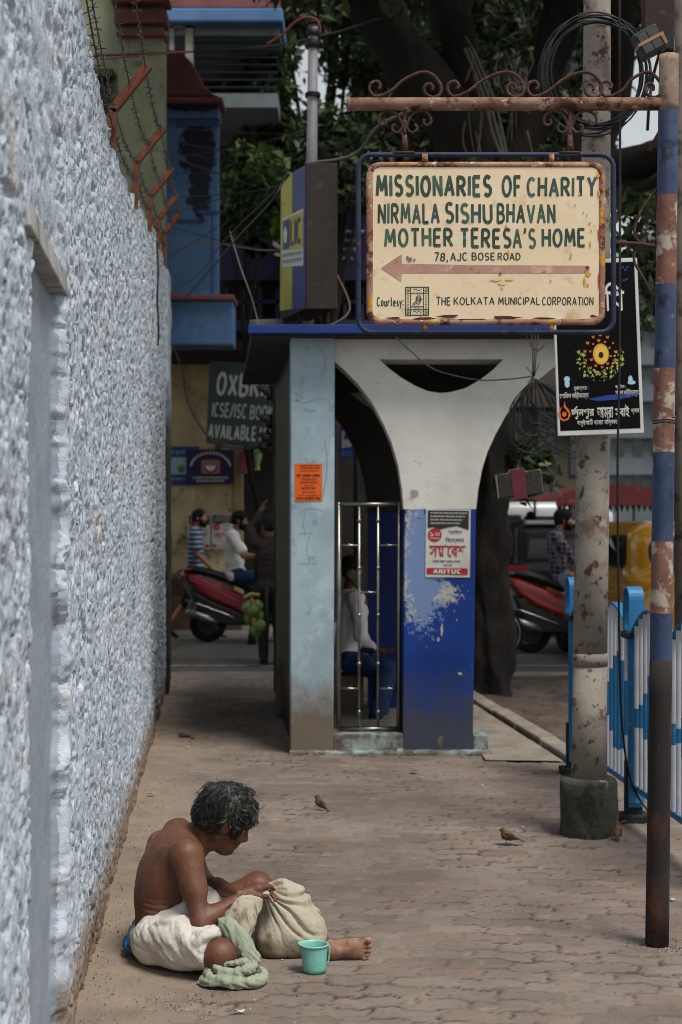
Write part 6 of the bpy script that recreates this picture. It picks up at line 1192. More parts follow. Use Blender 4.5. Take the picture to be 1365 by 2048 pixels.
# man walking past in a striped shirt
Y = 20.7; o = V3(qx(390, Y), Y, RZ); w_ = lambda x, z, y=0.: o+V3(x*1.07, y, z*1.07)
J = dict(f=V3(.98, -.1, .02), pel=w_(0, .93), chest=w_(.01, 1.28), neck=w_(.02, 1.48), head=w_(.065, 1.63), armR=[w_(0, 1.42, -.19), w_(.05, 1.14, -.23), w_(.24, .96, -.22)], armL=[w_(0, 1.42, .19), w_(-.1, 1.14, .22), w_(-.08, .9, .22)],
         legR=[w_(-.02, .90, -.09), w_(-.10, .50, -.1), w_(-.36, .16, -.1), w_(-.22, .06, -.1)], legL=[w_(.02, .90, .09), w_(.24, .50, .1), w_(.28, .08, .1), w_(.44, .03, .1)])
person('bearded man walking in a navy striped T-shirt and dark shorts', o, J, M_skinl, [('shirt', M_stripe, 'short', .10), ('trousers', M_black, .8), ('shoe', M_black)], beard=True)
# man in black, mostly hidden behind the shelter's side wall
Y = 16.7; o = V3(qx(541, Y), Y, RZ); w_ = lambda x, z, y=0.: o+V3(x, y, z)
J = dict(f=V3(-.5, .85, 0), tf=V3(-.5, .85, 0), pel=w_(0, .92), chest=w_(-.01, 1.28), neck=w_(-.01, 1.47), head=w_(-.02, 1.62), armR=[w_(.14, 1.42, .06), w_(.22, 1.12, .06), w_(.2, .88, .12)], armL=[w_(-.16, 1.42, -.06), w_(-.24, 1.58, .1), w_(-.12, 1.80, .16)], handL=(V3(.3, .2, .9), V3(1, 0, 0), .3),
         legR=[w_(.09, .9), w_(.10, .48), w_(.10, .09), w_(.08, .02, .14)], legL=[w_(-.09, .9), w_(-.09, .48), w_(-.08, .09), w_(-.12, .02, .14)], bulk=1.05)
person('man in dark brown jacket standing with one arm raised behind the shelter', o, J, M_skin, [('shirt', mat('jacket_brown', '241a18', '1b1413', s=6, rough=.8), 'long', .16), ('trousers', mat('trouser_navy', '10131c', rough=.9), 1), ('shoe', M_black)])
# green coconuts hung on a vendor's stand
Y = 16.45; st = thing('vendor_stand', 'dark iron stand holding a bunch of green coconuts beside the man in black', 'stand', (qx(531, Y), Y, RZ)); q = MB(); q.tube([V3(qx(533, Y), Y+.05, RZ), V3(qx(533, Y), Y+.05, .98)], .018, 8); q.tube([V3(qx(533, Y), Y+.05, .96), V3(qx(508, Y), Y, .84)], .012, 6); q.build('post', MATS['dark_iron'], st, smooth=True)
q = MB(); q.tube([V3(qx(533, Y), Y+.05, RZ), V3(qx(533, Y)-.22, Y-.1, RZ)], .014, 6); q.tube([V3(qx(533, Y), Y+.05, RZ+.01), V3(qx(533, Y)+.2, Y+.2, RZ)], .014, 6); q.build('foot', MATS['dark_iron'], st, smooth=True)
cb = thing('coconut_bunch', 'bunch of green coconuts on a cut pale stalk hanging near the scooter', 'coconuts', P(508, 1190, Y)); q = MB(); q.tube(spline([P(508, 1186, Y), P(504, 1196, Y), P(506, 1214, Y), P(510, 1262, Y)], 4), [.014]*5+[.022]*8, 8); q.tube([P(488, 1196, Y-.02), P(503, 1188, Y-.02), P(520, 1190, Y-.02)], .02, 8); q.build('stalk', mat('stalk_tan', 'a98f5e', '8d7448', s=9, rough=.9), cb, smooth=True)
M_coco = mat('coconut_green', '56692a', '475921', s=7, spots=[('75833c', 9, .64, .08), ('8a6f3a', 22, .70, .05)], rough=.45, spec=.4)
for px, py, dy in ((495, 1217, -.06), (515, 1213, -.08), (506, 1222, -.16), (517, 1232, .05), (512, 1262, -.06), (520, 1252, -.12), (500, 1238, .06)):
    c = P(px, py, Y+dy); q = MB(); n = 14; q.lathe([(.001, -.078), (.033, -.070), (.058, -.036), (.066, .0), (.060, .036), (.04, .063), (.018, .074), (.010, .082), (.001, .082)], c, n, (rng.uniform(-.25, .25), rng.uniform(-.2, .2), 1), cap=False); q.build('coconut', M_coco, cb, smooth=True)
# a far pedestrian in pale blue among the traffic
Y = 27; o = V3(qx(1062, Y), Y, RZ); w_ = lambda x, z, y=0.: o+V3(x, y, z)
J = dict(f=V3(.2, 1, 0), pel=w_(0, 1.05), chest=w_(0, 1.4), neck=w_(0, 1.6), head=w_(0, 1.78), armR=[w_(.18, 1.54), w_(.24, 1.26), w_(.22, 1.02, .1)], armL=[w_(-.18, 1.54), w_(-.24, 1.26), w_(-.22, 1.02, .1)], legR=[w_(.09, 1.0), w_(.1, .52), w_(.1, .09), w_(.1, .03, .15)], legL=[w_(-.09, 1.0), w_(-.1, .52), w_(-.1, .09), w_(-.1, .03, .15)])
person('far pedestrian in pale blue shirt standing between the parked vehicles', o, J, M_skin, [('shirt', mat('shirt_pale_blue', '8b9cb5', rough=.85), 'short', .1), ('trousers', M_black, 1), ('shoe', M_black)], vox=.014)
# ------------------------------------------------------------------ traffic
def local(o, heading):                                    # local frame: x right, y forward
    f = nrm((heading[0], heading[1], 0)); r = V3(f[1], -f[0], 0); M = np.stack([r, f, Z1], 1); return lambda x, y, z: np.asarray(o, float)+r*x+f*y+Z1*z, M
M_tyre = mat('car_tyre', '17171a', '222225', s=20, rough=.9)
def wheels(t, T, xs, ys, r, w_):
    for y in ys:
        for x in xs:
            ax = T(1, 0, 0)-T(0, 0, 0); q = MB(); q.lathe([(r*.6, -w_), (r*.9, -w_), (r, -w_*.6), (r, w_*.6), (r*.9, w_), (r*.6, w_)], T(x, y, r), 28, ax, cap=False); wo_ = q.build('wheel', M_tyre, t, smooth=True)
            q = MB(); q.lathe([(.001, -w_*.9), (r*.3, -w_*.95), (r*.35, -w_*.6), (r*.6, -w_*.8), (r*.62, 0), (r*.6, w_*.8), (r*.35, w_*.6), (r*.3, w_*.95), (.001, w_*.9)], T(x, y, r), 20, ax, cap=False); q.build('rim', MATS['rim_grey'], wo_, smooth=True)
def panel_on(t, name, T, pts, m, thick, nvec, bev=.01):
    q = MB(); q.prism([T(*p) for p in pts], np.asarray(nvec)*thick); return q.build(name, m, t, bevel=bev)
M_glassd = glass('car_glass', '14191d'); M_glassl = glass('car_glass_pale', '1d2327', .16)
# old rounded yellow taxi seen from behind
o = V3(3.02+.82+.22, 15.2, RZ); T, Mv = local(o, (-.13, 1)); tx = thing('taxi', 'old rounded mustard-yellow taxi seen from behind, beyond the railing', 'taxi', o)
M_tax = mat('taxi_yellow', 'c08a10', 'b17c0a', s=2, rough=.16, spec=.6, coat=.8)
b = Blob(.12); s = 1.06
b.box(T(0, 2.1, .66), (.80, 2.05, .30), .2, Mv); b.box(T(0, 1.95, 1.22), (.66, 1.02, .46), .30, Mv, .16); b.ell(T(0, .55, .86), (.62, .75, .34), Mv, .2); b.ell(T(0, 3.6, .86), (.55, .9, .28), Mv, .2)
for sx_ in (-1, 1): b.ell(T(sx_*.64, .75, .66), (.2, .75, .36), Mv, .12); b.ell(T(sx_*.64, 3.4, .68), (.2, .7, .34), Mv, .12)
for yv in (.78, 3.35):
    for sx_ in (-1, 1): b.ell(T(sx_*.86, yv, .30), (.16, .40, .40), Mv, .03, 's')
V_, F_ = b.mesh(.03); np_mesh('body', V_, F_, M_tax, tx, True)
def surf(pts2, y_from, sgn, axis, off, name, m, lab=None):  # press a flat outline onto the body: march from outside along an axis
    out = []; ax = Mv[:, axis]*sgn
    for a, z in pts2:
        x0 = T(a, y_from, z) if axis == 1 else T(y_from, a, z); tt_ = 0.
        for _ in range(60):
            d = float(b.ev((x0+ax*tt_)[None])[0])
            if d < .002: break
            tt_ += max(d*.7, .002)
        out.append(x0+ax*tt_-ax*off)
    c = np.mean(out, 0); n = len(out); q = MB(); inner = [c+(p-c)*1.0 for p in out]
    q.add([c]+out+[p+ax*(off+.03) for p in out], [(0, i+1, (i+1) % n+1) for i in range(n)]+[(i+1, i+1+n, (i+1) % n+1+n, (i+1) % n+1) for i in range(n)])
    return q.build(name, m, tx)
surf(rrect(-.46, 1.16, .46, 1.50, .13, 6), -.5, 1, 1, .012, 'window_seal', mat('seal_black', '161616', rough=.6)); surf(rrect(-.42, 1.195, .42, 1.465, .11, 6), -.5, 1, 1, .02, 'rear_window', M_glassl)
for y0, y1 in ((1.15, 1.78), (1.86, 2.6)):
    surf(rrect(y0, 1.14, y1, 1.52, .10, 5), -1.6, 1, 0, .012, 'window_seal', MATS['seal_black']); surf(rrect(y0+.04, 1.17, y1-.04, 1.49, .09, 5), -1.6, 1, 0, .02, 'side_window', M_glassd)
    surf(rrect(y0, 1.14, y1, 1.52, .10, 5), 1.6, -1, 0, .012, 'window_seal', MATS['seal_black']); surf(rrect(y0+.04, 1.17, y1-.04, 1.49, .09, 5), 1.6, -1, 0, .02, 'side_window', M_glassd)
q = MB(); q.tube([T(-.84, -.0, .42), T(-.7, -.1, .42), T(.7, -.1, .42), T(.84, 0, .42)], .055, 10); q.build('bumper', MATS['chrome'], tx, smooth=True)
for sx_ in (-.66, .66): q = MB(); q.ball(T(sx_, .06, .78), (.06, .05, .09), 10); q.build('tail_light', MATS['lamp_red'], tx, smooth=True)
wheels(tx, T, (-.70, .70), (.78, 3.35), .33, .09)
# black sport-utility car
o = V3(3.28, 20.6, RZ); T, Mv = local(o, (-.06, 1)); sv = thing('utility_car', 'black utility car with silver roof rails seen from behind the plaid rider', 'car', o)
M_sb = mat('car_black', '0c0e11', '101317', s=3, rough=.35, spec=.35, coat=.12)
b2 = Blob(.06); b2.box(T(0, 2.1, .68), (.88, 2.1, .36), .12, Mv); b2.box(T(0, 1.6, 1.30), (.74, 1.58, .40), .16, Mv, .10)
for yv in (.75, 3.4):
    for sx_ in (-1, 1): b2.ell(T(sx_*.9, yv, .33), (.16, .42, .42), Mv, .03, 's')
V_, F_ = b2.mesh(.03); np_mesh('body', V_, F_, M_sb, sv, True)
fwd = Mv[:, 1]; rgt = Mv[:, 0]
panel_on(sv, 'rear_window', T, [(-.60, -.005, 1.14), (.60, -.005, 1.14), (.53, .03, 1.56), (-.53, .03, 1.56)], M_glassl, .06, fwd); panel_on(sv, 'roof_edge', T, [(-.62, -.02, 1.64), (.62, -.02, 1.64), (.62, -.02, 1.71), (-.62, -.02, 1.71)], mat('car_silver', '8f9294', rough=.3, metal=.6), .25, fwd, .02)
for sx_ in (-1, 1):
    panel_on(sv, 'tail_light', T, [(sx_*.86, -.02, .80), (sx_*.86, -.02, 1.06), (sx_*.55, -.02, 1.04), (sx_*.60, -.02, .86)], MATS['lamp_red'], .08, fwd)
    panel_on(sv, 'side_window', T, [(sx_*.755, .35, 1.18), (sx_*.755, 2.7, 1.18), (sx_*.74, 2.4, 1.54), (sx_*.74, .45, 1.54)], M_glassd, .03, -rgt*sx_)
    q = MB(); q.tube(spline([T(sx_*.62, .25, 1.70), T(sx_*.62, .35, 1.77), T(sx_*.62, 2.2, 1.77), T(sx_*.62, 2.4, 1.70)], 4), .022, 8); q.build('roof_rail', MATS['car_silver'], sv, smooth=True)
panel_on(sv, 'bumper', T, [(-.86, -.06, .36), (.86, -.06, .36), (.86, -.06, .58), (-.86, -.06, .58)], mat('bumper_black', '1b1c1f', rough=.6), .2, fwd, .03); panel_on(sv, 'number_plate', T, [(-.26, -.055, .72), (.26, -.055, .72), (.26, -.055, .83), (-.26, -.055, .83)], mat('plate_white', 'a9a9a4', rough=.5), .06, fwd); wheels(sv, T, (-.76, .76), (.75, 3.4), .36, .11)
# white van farther off
def van(label, x, Y, h, m, w_=.85, cat='van'):
    o = V3(x, Y, RZ); T, Mv = local(o, (-.05, 1)); t = thing('parked_van', label, cat, o); bb_ = Blob(.08); bb_.box(T(0, 2.0, h*.42), (w_, 2.0, h*.30), .14, Mv); bb_.box(T(0, 1.9, h*.76), (w_*.92, 1.75, h*.24), .2, Mv, .1)
    V_, F_ = bb_.mesh(.045); np_mesh('body', V_, F_, m, t, True); fwd = Mv[:, 1]
    panel_on(t, 'rear_window', T, [(-w_*.7, .10, h*.60), (w_*.7, .10, h*.60), (w_*.64, .13, h*.86), (-w_*.64, .13, h*.86)], M_glassl, .08, fwd)
    for sx_ in (-1, 1): panel_on(t, 'tail_light', T, [(sx_*w_*.95, -.02, h*.36), (sx_*w_*.95, -.02, h*.52), (sx_*w_*.76, -.02, h*.52), (sx_*w_*.76, -.02, h*.36)], MATS['lamp_red'], .08, fwd)
    wheels(t, T, (-w_*.85, w_*.85), (.7, 3.2), .33, .1); return t
van('white van with rounded roof in the traffic beyond the hanging box', 4.1, 30, 2.15, mat('van_white', 'b9bcbd', 'aeb1b3', s=3, rough=.25, coat=.5)); van('second white car, farther along the road behind the thick pole', 6.2, 36, 2.1, MATS['van_white'], cat='car')
# goods rickshaw with red tarpaulin roof
o = V3(4.75, 24.5, RZ); T, Mv = local(o, (-.05, 1)); rk = thing('covered_cart', 'goods cart with a dusty red tarpaulin roof beyond the taxi', 'cart', o)
q = MB(); n = 14; m = 9; vs = []
for j in range(m):
    for i in range(n+1): u = -1+2*i/n; vs.append(T(u*1.05, j/(m-1)*2.6, 2.10+.24*(1-abs(u)**2.6)+.02*math.sin(j*2.4)*(1-u*u)))
q.add(vs, [(j*(n+1)+i, j*(n+1)+i+1, (j+1)*(n+1)+i+1, (j+1)*(n+1)+i) for j in range(m-1) for i in range(n)])
for i in range(n): u0, u1 = -1+2*i/n, -1+2*(i+1)/n; a, b_ = vs[i], vs[i+1]; q.add([a, b_, T(u1*1.06, -.02, 1.98), T(u0*1.06, -.02, 1.98+.03*(i % 2))], [(0, 1, 2, 3)])
q.build('tarpaulin', mat('tarp_red', '6a2829', '5a2122', s=2.5, spots=[('94504e', 5, .64, .07)], rough=.75), rk, smooth=True)
q = MB()
for i in range(21): u = -1+2*i/20; q.prism([T(u-.05, .02, 2.02), T(u+.05, .02, 2.02), T(u, .02, 1.86)], Mv[:, 1]*.02)
q.build('fringe', mat('fringe_dark', '2a1f1d', rough=.9), rk)
q = MB()
for x in (-.95, .95):
    for y in (.1, 2.5): q.tube([T(x, y, .5), T(x, y, 2.12)], .025, 8)
q.build('frame', MATS['dark_iron'], rk, smooth=True); q = MB(); q.hexa([T(-.95, .1, .45), T(.95, .1, .45), T(.95, 2.5, .45), T(-.95, 2.5, .45)], [T(-1, .05, 1.0), T(1, .05, 1.0), T(1, 2.55, 1.0), T(-1, 2.55, 1.0)]); q.build('tray', mat('tray_wood', '4a3b30', '3b2e26', s=5, rough=.9), rk, bevel=.02); wheels(rk, T, (-.8, .8), (1.2,), .35, .04)
# bicycle leaning behind the tree trunk
def bicycle(label, o, ang):
    f = V3(math.cos(ang), math.sin(ang), 0); t = thing('bicycle', label, 'bicycle', o); B = lambda x, z, y=0.: np.asarray(o)+f*x+V3(-f[1], f[0], 0)*y+Z1*z; ax = V3(-f[1], f[0], 0); ir = mat('bike_black', '141416', rough=.4)
    for cx_ in (0, 1.05):
        q = MB(); q.tube([B(cx_+.335*math.cos(a), .345+.335*math.sin(a)) for a in np.linspace(0, 2*math.pi, 41)[:-1]], .017, 8, closed=True); wh = q.build('wheel', M_tyre, t, smooth=True)
        q = MB(); q.tube([B(cx_+.312*math.cos(a), .345+.312*math.sin(a)) for a in np.linspace(0, 2*math.pi, 41)[:-1]], .009, 6, closed=True)
        for k_ in range(32): a = 2*math.pi*k_/32; q.tube([B(cx_+.02*math.cos(a+1.2), .345+.02*math.sin(a+1.2), .02*(-1)**k_), B(cx_+.31*math.cos(a), .345+.31*math.sin(a))], .0022, 4, cap=False)
        q.build('rim', MATS['chrome'], wh, smooth=True)
    q = MB()
    for a, b_ in (((0, .345), (.42, .30)), ((0, .345), (.30, .80)), ((.42, .30), (.26, .92)), ((.42, .30), (.86, .78)), ((.28, .84), (.84, .86)), ((.82, .92), (1.05, .345))): q.tube([B(*a), B(*b_)], .016, 8)
    q.tube(spline([B(.72, 1.0, -.28), B(.80, 1.03, -.1), B(.80, 1.03, .1), B(.72, 1.0, .28)], 4), .012, 8); q.build('frame', ir, t, smooth=True)
    q = MB(); q.hexa([B(.10, .93, -.09), B(.10, .93, .09), B(.38, .94, .02), B(.38, .94, -.02)], [B(.10, .99, -.08), B(.10, .99, .08), B(.38, .98, .02), B(.38, .98, -.02)]); q.build('saddle', mat('saddle_brown', '3a2a20', rough=.6), t, bevel=.02); return t
c = G(985, 1340, RZ); bicycle('old black bicycle standing behind the tree trunk, rear wheel showing', (qx(988, 16.9), 16.9, RZ), R(172))
# traffic signal behind the shelter's side wall, seen from the side, and the blue bus sign
Y = 13.75; tl = thing('traffic_signal', 'dark traffic signal with hooded lamps behind the shelter side wall', 'traffic light', (qx(557, Y), Y, RZ)); q = MB(); q.tube([V3(qx(557, Y), Y, RZ), V3(qx(557, Y), Y, 3.2)], .045, 12); q.build('pole', MATS['dark_iron'], tl, smooth=True)
q = MB(); pbox(q, 545, 735, 566, 905, Y-.12, .24); q.build('housing', mat('signal_black', '1a1a1b', '232324', s=9, rough=.55), tl, bevel=.01)
for yy2 in (778, 835, 872):
    q = MB(); c = P(546, yy2+14, Y); n = 14; vs = []
    for j, (L_, dz) in enumerate(((0, 0), (.17, .02))):
        for k_ in range(n+1): a = math.pi*(-.12+1.24*k_/n); vs.append(c+V3(-L_*(.35+.65*max(0, math.sin(a))), .095*math.cos(a), .095*math.sin(a)))
    q.add(vs, [(k_, k_+1, n+1+k_+1, n+1+k_) for k_ in range(n)]); o_ = q.build('hood', MATS['signal_black'], tl, smooth=True); md = o_.modifiers.new('s', 'SOLIDIFY'); md.thickness = .006
    q = MB(); q.ball(c+V3(-.005, 0, 0), (.02, .08, .08), 12); q.build('lens', mat('lens_dark', '2b1512', rough=.2), tl, smooth=True)
Y = 13.6; bs2 = thing('bus_stop_sign', 'blue bus stop plate with white bus symbol, seen through the shelter arch', 'sign', (qx(712, Y), Y, RZ)); q = MB(); q.tube([V3(qx(712, Y), Y, RZ), V3(qx(712, Y), Y, 2.75)], .025, 10); q.build('pole', MATS['dark_iron'], bs2, smooth=True)
q = MB(); q.prism([P(679, 918, Y-.04), P(708, 914, Y-.04), P(708, 845, Y-.04), P(679, 850, Y-.04)], (0, .015, 0)); q.build('plate', mat('plate_blue', '1d4fae', rough=.5), bs2, bevel=.003)
q = MB(); oo = V3(0, Y-.043, 0)
flat_poly(q, [(qx(a, Y), qz(b, Y)) for a, b in ((684, 897), (697, 895), (704, 893), (704, 860), (690, 861), (684, 864))], oo, X1, Z1); q.cur = 1; flat_poly(q, [(qx(a, Y), qz(b, Y)) for a, b in ((689, 880), (700, 878), (700, 867), (689, 868))], oo, X1, Z1, (0, -.002, 0)); q.cur = 0; k = MB(); paint_text(k, 'BUS', oo, X1, Z1, (qx(683, Y), qz(913, Y), qx(704, Y), qz(902, Y)), wt=.2, lift=(0, -.002, 0), jit=0); q.cur = 2; q.add(k.v, k.f); q.build('symbol', [M_paperw, MATS['plate_blue'], mat('plate_pale', '7ea0d6', rough=.5)], bs2)
q = MB(); c4_ = [P(676, 878, 14.4), P(702, 866, 14.4), P(690, 832, 14.4), P(677, 815, 14.4)]; q.prism(c4_, (0, .01, 0)); tag(q.build('pennant', mat('pennant_orange', '8d4a2c', '7b3f25', s=6, rough=.8), loc=c4_[0]), 'rust-orange pointed pennant above the blue bus sign', 'flag')
# overhead wires on the left
for i, (pts, lab) in enumerate(((((470, 205), (610, 90), (626, 66)), 'black wire'), (((640, 66), (690, 58), (760, 35)), 'a'))): pass
wires = [([(170, 112, 12), (330, 105, 13), (470, 98, 13), (560, 88, 12.4), (620, 76, 11.6)], .010, M_cable, 'dark service wire running from the green house to the grey roof pole'), ([(200, 118, 11), (330, 106, 12), (385, 102, 12.4)], .008, MATS['red_cable'], 'faded red wire across the front of the green house'),
         ([(632, 72, 11.6), (680, 62, 12), (760, 36, 13)], .011, M_cable, 'dark wire from the grey roof pole up to the tree'), ([(345, 395, 15), (520, 380, 14), (700, 330, 12.5), (780, 318, 12)], .005, M_cable, 'thin wire crossing behind the sign box'), ([(330, 318, 15), (520, 285, 14), (760, 215, 12)], .004, M_cable, 'upper thin wire crossing the blue pier'),
         ([(575, 345, 10.6), (545, 400, 10.4), (480, 470, 11.5), (420, 540, 13), (350, 620, 15)], .007, M_cable, 'wire sloping from the sign box down to the blue building'), ([(560, 372, 10.6), (450, 480, 12), (400, 545, 13), (340, 590, 15)], .005, M_cable, 'second wire sloping beside the first to the blue building'),
         ([(460, 462, 12), (480, 530, 11.6), (505, 600, 11), (520, 662, 10.4)], .006, mat('wire_grey', '55514d', rough=.7), 'grey stay wire leaning down to the shelter roof'), ([(612, 326, 10.6), (680, 318, 10.4), (720, 300, 10.2), (760, 250, 10), (860, 205, 9.6)], .012, MATS['wire_grey'], 'thick grey cable rising from the sign box behind the crossbar'),
         ([(345, 690, 14.6), (365, 740, 14.6), (375, 800, 14.6), (400, 850, 14.5), (430, 885, 14.4), (470, 895, 14.2), (520, 890, 13.9), (545, 830, 13.7)], .012, M_cable, 'black cable looping below the bookshop board'), ([(672, 545, 10.6), (700, 620, 10.2), (640, 660, 10)], .007, mat('wire_brown', '5a4638', rough=.8), 'brown cable drooping beside the sign box'), ([(340, 480, 15), (440, 487, 14), (520, 500, 13), (575, 498, 12)], .006, MATS['wire_brown'], 'brown wire sagging across the navy name board')]
for k_ in range(3): wires.append(([(930+8*k_, 95, 12.9), (968+9*k_, 190, 12.9), (985+10*k_, 260, 12.8), (1005+5*k_, 315, 12.7)], .012, MATS['wire_grey'], ['leftmost', 'middle one', 'rightmost'][k_]+' of three grey cables hanging down along the dark limb'))
rw_ = random.Random(31)
for k_ in range(8): ya, yb = rw_.uniform(250, 520), rw_.uniform(200, 560); wires.append(([(330, ya, 15.5), (480, (ya*.65+yb*.35)+rw_.uniform(8, 26), 15), (620, (ya*.3+yb*.7)+rw_.uniform(8, 26), 14.5), (760, yb, 14)], rw_.uniform(.0035, .006), M_cable, 'thin dark wire strung across the trees behind the sign box'))
for pts, r_, m, lab in wires:
    q = MB(); sp_ = spline([P(*a) for a in pts], 6); q.tube(sp_, r_, 5); tag(q.build('overhead_wire', m, smooth=True, loc=P(*pts[0])), lab, 'wire', 'overhead wires')
# iron brackets and barbed wire on top of the wall
M_bkt = mat('bracket_rust', '693c28', '56301f', s=12, spots=[('4a281a', 20, .6, .06)], rough=.9, bump=.001); ords = ['nearest the camera', 'second from the camera', 'third from the camera', 'fourth from the camera', 'fifth from the camera', 'farthest from the camera']
YBK = (4.45, 6.2, 8.1, 9.95, 11.5, 12.8); tips = []
for i, Y in enumerate(YBK):
    z0 = ztop(Y)-.06; x = wallx(Y)-.004; zel = (3.55, 3.41, 3.67, 3.91, 4.09, 4.24)[i]; el_ = V3(x+.012, Y, zel); tip = el_+V3(.155, 0, .19); t = thing('wire_bracket', 'rusty angle-iron bracket on the wall top, %s' % ords[i], 'bracket', (x, Y, z0), 'brackets along the wall top'); q = MB()
    def bar2(a, b_, w_):
        d = nrm(b_-a); s_2 = nrm(np.cross(d, (0, 1, 0))); q.hexa([a-s_2*w_, a+s_2*w_, a+s_2*w_+V3(0, .005, 0), a-s_2*w_+V3(0, .005, 0)], [b_-s_2*w_, b_+s_2*w_, b_+s_2*w_+V3(0, .005, 0), b_-s_2*w_+V3(0, .005, 0)]); q.hexa([a-s_2*w_+V3(0, .005, 0), a-s_2*(w_-.005)+V3(0, .005, 0), a-s_2*(w_-.005)+V3(0, .035, 0), a-s_2*w_+V3(0, .035, 0)], [b_-s_2*w_+V3(0, .005, 0), b_-s_2*(w_-.005)+V3(0, .005, 0), b_-s_2*(w_-.005)+V3(0, .035, 0), b_-s_2*w_+V3(0, .035, 0)])
    bar2(V3(x, Y, z0), el_, .019); bar2(el_-V3(.004, 0, .008), tip, .019); q.build('angle_iron', M_bkt, t); tips.append((V3(x+.02, Y-.006, zel-.10), el_+V3(.01, -.006, 0), el_+(tip-el_)*.5+V3(0, -.006, 0), tip+V3(-.01, -.006, -.01)))
for s_i, lab in enumerate(('lowest barbed wire strand, along the bracket legs', 'barbed wire strand at the bracket bends', 'barbed wire strand halfway up the bracket arms', 'barbed wire strand at the bracket tips')):
    q = MB(); pts = []; pre = tips[0][s_i]+(tips[0][s_i]-tips[1][s_i])*.9
    al = [pre]+[tp_[s_i] for tp_ in tips]
    for a, b_ in zip(al[:-1], al[1:]):
        for k_ in range(10): u = k_/10; pts.append(a+(b_-a)*u+V3(.0, 0, -.09*4*u*(1-u)*.6))
    pts.append(al[-1]); q.tube(pts, .0032, 5)
    L_ = 0
    for a, b_ in zip(pts[:-1], pts[1:]):
        ln_ = np.linalg.norm(b_-a); n_ = max(1, int(ln_/.062)); d = nrm(b_-a)
        for k_ in range(n_):
            c = a+(b_-a)*(k_+.5)/n_
            for m_ in range(2): v = rng.normal(size=3); v = nrm(v-d*np.dot(v, d)*.6); q.tube([c-v*.019, c+v*.019], .0022, 3, cap=False)
    tag(q.build('barbed_wire', mat('barb_dark', '33302f', '463c36', s=30, rough=.7), loc=al[1]), lab, 'barbed wire', 'barbed wire strands')
q = MB(); Yc = 10.7; q.tube(spline([V3(wallx(10.6)+.03, 10.6, CH+(1055-480)*10.6/FPX)]+[V3(wallx(10.6)+.035+.004*math.sin(i), 10.6+.004*i, CH+(1055-510-i*18)*10.6/FPX) for i in range(11)], 3), .008, 6); tag(q.build('loose_cable', M_cable, smooth=True, loc=V3(wallx(10.6)+.03, 10.6, 3)), 'short black cord hanging down the rough-cast wall', 'cord')
# ------------------------------------------------------------------ the man sitting on the ground
M_skinm = mat('skin_dark', '67412d', '543424', s=9, mix=(.35, .7), spots=[('6f4a35', 11, .64, .08), ('3d2419', 26, .68, .05)], rough=.52, spec=.4, bump=.0016, bs=90)
M_sole = mat('skin_sole', '94705c', '7d5a48', s=16, mix=(.35, .65), spots=[('5b3d30', 30, .64, .05), ('a98672', 22, .66, .05)], rough=.7, bump=.0015, bs=70)
mt = thing('person', 'thin bare-chested man in white loincloth sitting on the pavement, bent over a bundle', 'person', (P(320, 1880, 5.27)[0], 5.27, 0))
b = Blob(.03)
sc7 = 5.27/FPX
# torso: stacked bent cross-sections of a hunched back
sp1 = nrm((.12, .02, 1)); sp2 = nrm((.45, .06, .86)); sp3 = nrm((.66, .06, .75)); latd = nrm((-.22, .97, 0))
def Fr(sp): l = nrm(latd-sp*np.dot(latd, sp)); return np.stack([l, np.cross(sp, l), sp], 1)
b.ell(P(326, 1866, 5.27), (.150, .098, .085), Fr(sp1), .04)
b.ell(P(316, 1818, 5.27), (.124, .080, .10), Fr(nrm((.05, 0, 1))), .05)
b.ell(P(319, 1768, 5.28), (.136, .088, .11), Fr(nrm((.2, .02, 1))), .05)
b.ell(P(338, 1728, 5.28), (.150, .092, .105), Fr(sp2), .05)
b.ell(P(358, 1700, 5.28), (.140, .070, .075), Fr(sp3), .05)
C7, SK = P(383, 1683, 5.28), P(430, 1664, 5.29)
b.cap(C7, P(405, 1672, 5.29), .052, .050, .05); b.cap(P(405, 1672, 5.29), SK, .050, .048, .04)
shR, elR, wrR = P(374, 1712, 5.12), P(402, 1846, 5.03), P(480, 1797, 5.12)
shL, elL, wrL = P(356, 1669, 5.45), P(414, 1768, 5.46), P(486, 1790, 5.24)
for sh_, sgn in ((shR, -1), (shL, 1)):
    b.cap(P(378, 1692, 5.28), sh_, .045, .05, .05); b.ell(sh_+V3(-.055, -sgn*.05, -.05), (.06, .02, .075), rotm((0, 1, 0), -.35)@rotm((0, 0, 1), sgn*.5), .03)     # shoulder blade
    b.cap(P(398, 1700, 5.28)+V3(0, sgn*.03, 0), sh_+V3(.03, 0, .012), .013, .012, .03)                                          # collar bone
b.ell(shR, (.051, .051, .055), None, .03); b.ell(shL, (.051, .051, .055), None, .03)
for i, pt in enumerate(((300, 1690), (287, 1708), (277, 1730), (271, 1755), (270, 1780), (273, 1805))): p = P(pt[0]+16, pt[1]+2, 5.29); b.ell(p+V3(-.004, 0, 0), (.014, .015, .012), None, .014)   # spine
for i in range(6):                                        # ribs on the near flank
    z = -.012-.024*i; a = P(330-2*i, 1745+12*i, 5.16+.004*i); c = P(366-2*i, 1763+12*i, 5.165); b.chain([P(303-i, 1742+12*i, 5.205), a, c], [.011, .015, .011], .014)
b.chain([shR, P(388, 1778, 5.075), elR], [.046, .041, .032], .03); b.ell(P(383, 1755, 5.09), (.043, .043, .06), None, .03); b.ell(elR+V3(-.012, 0, -.004), .024, None, .02)
m_ = elR+(wrR-elR)*.3; b.chain([elR, m_, wrR], [.032, .033, .0215], .02); b.ell(wrR+V3(-.004, -.004, .018), .014, None, .015)
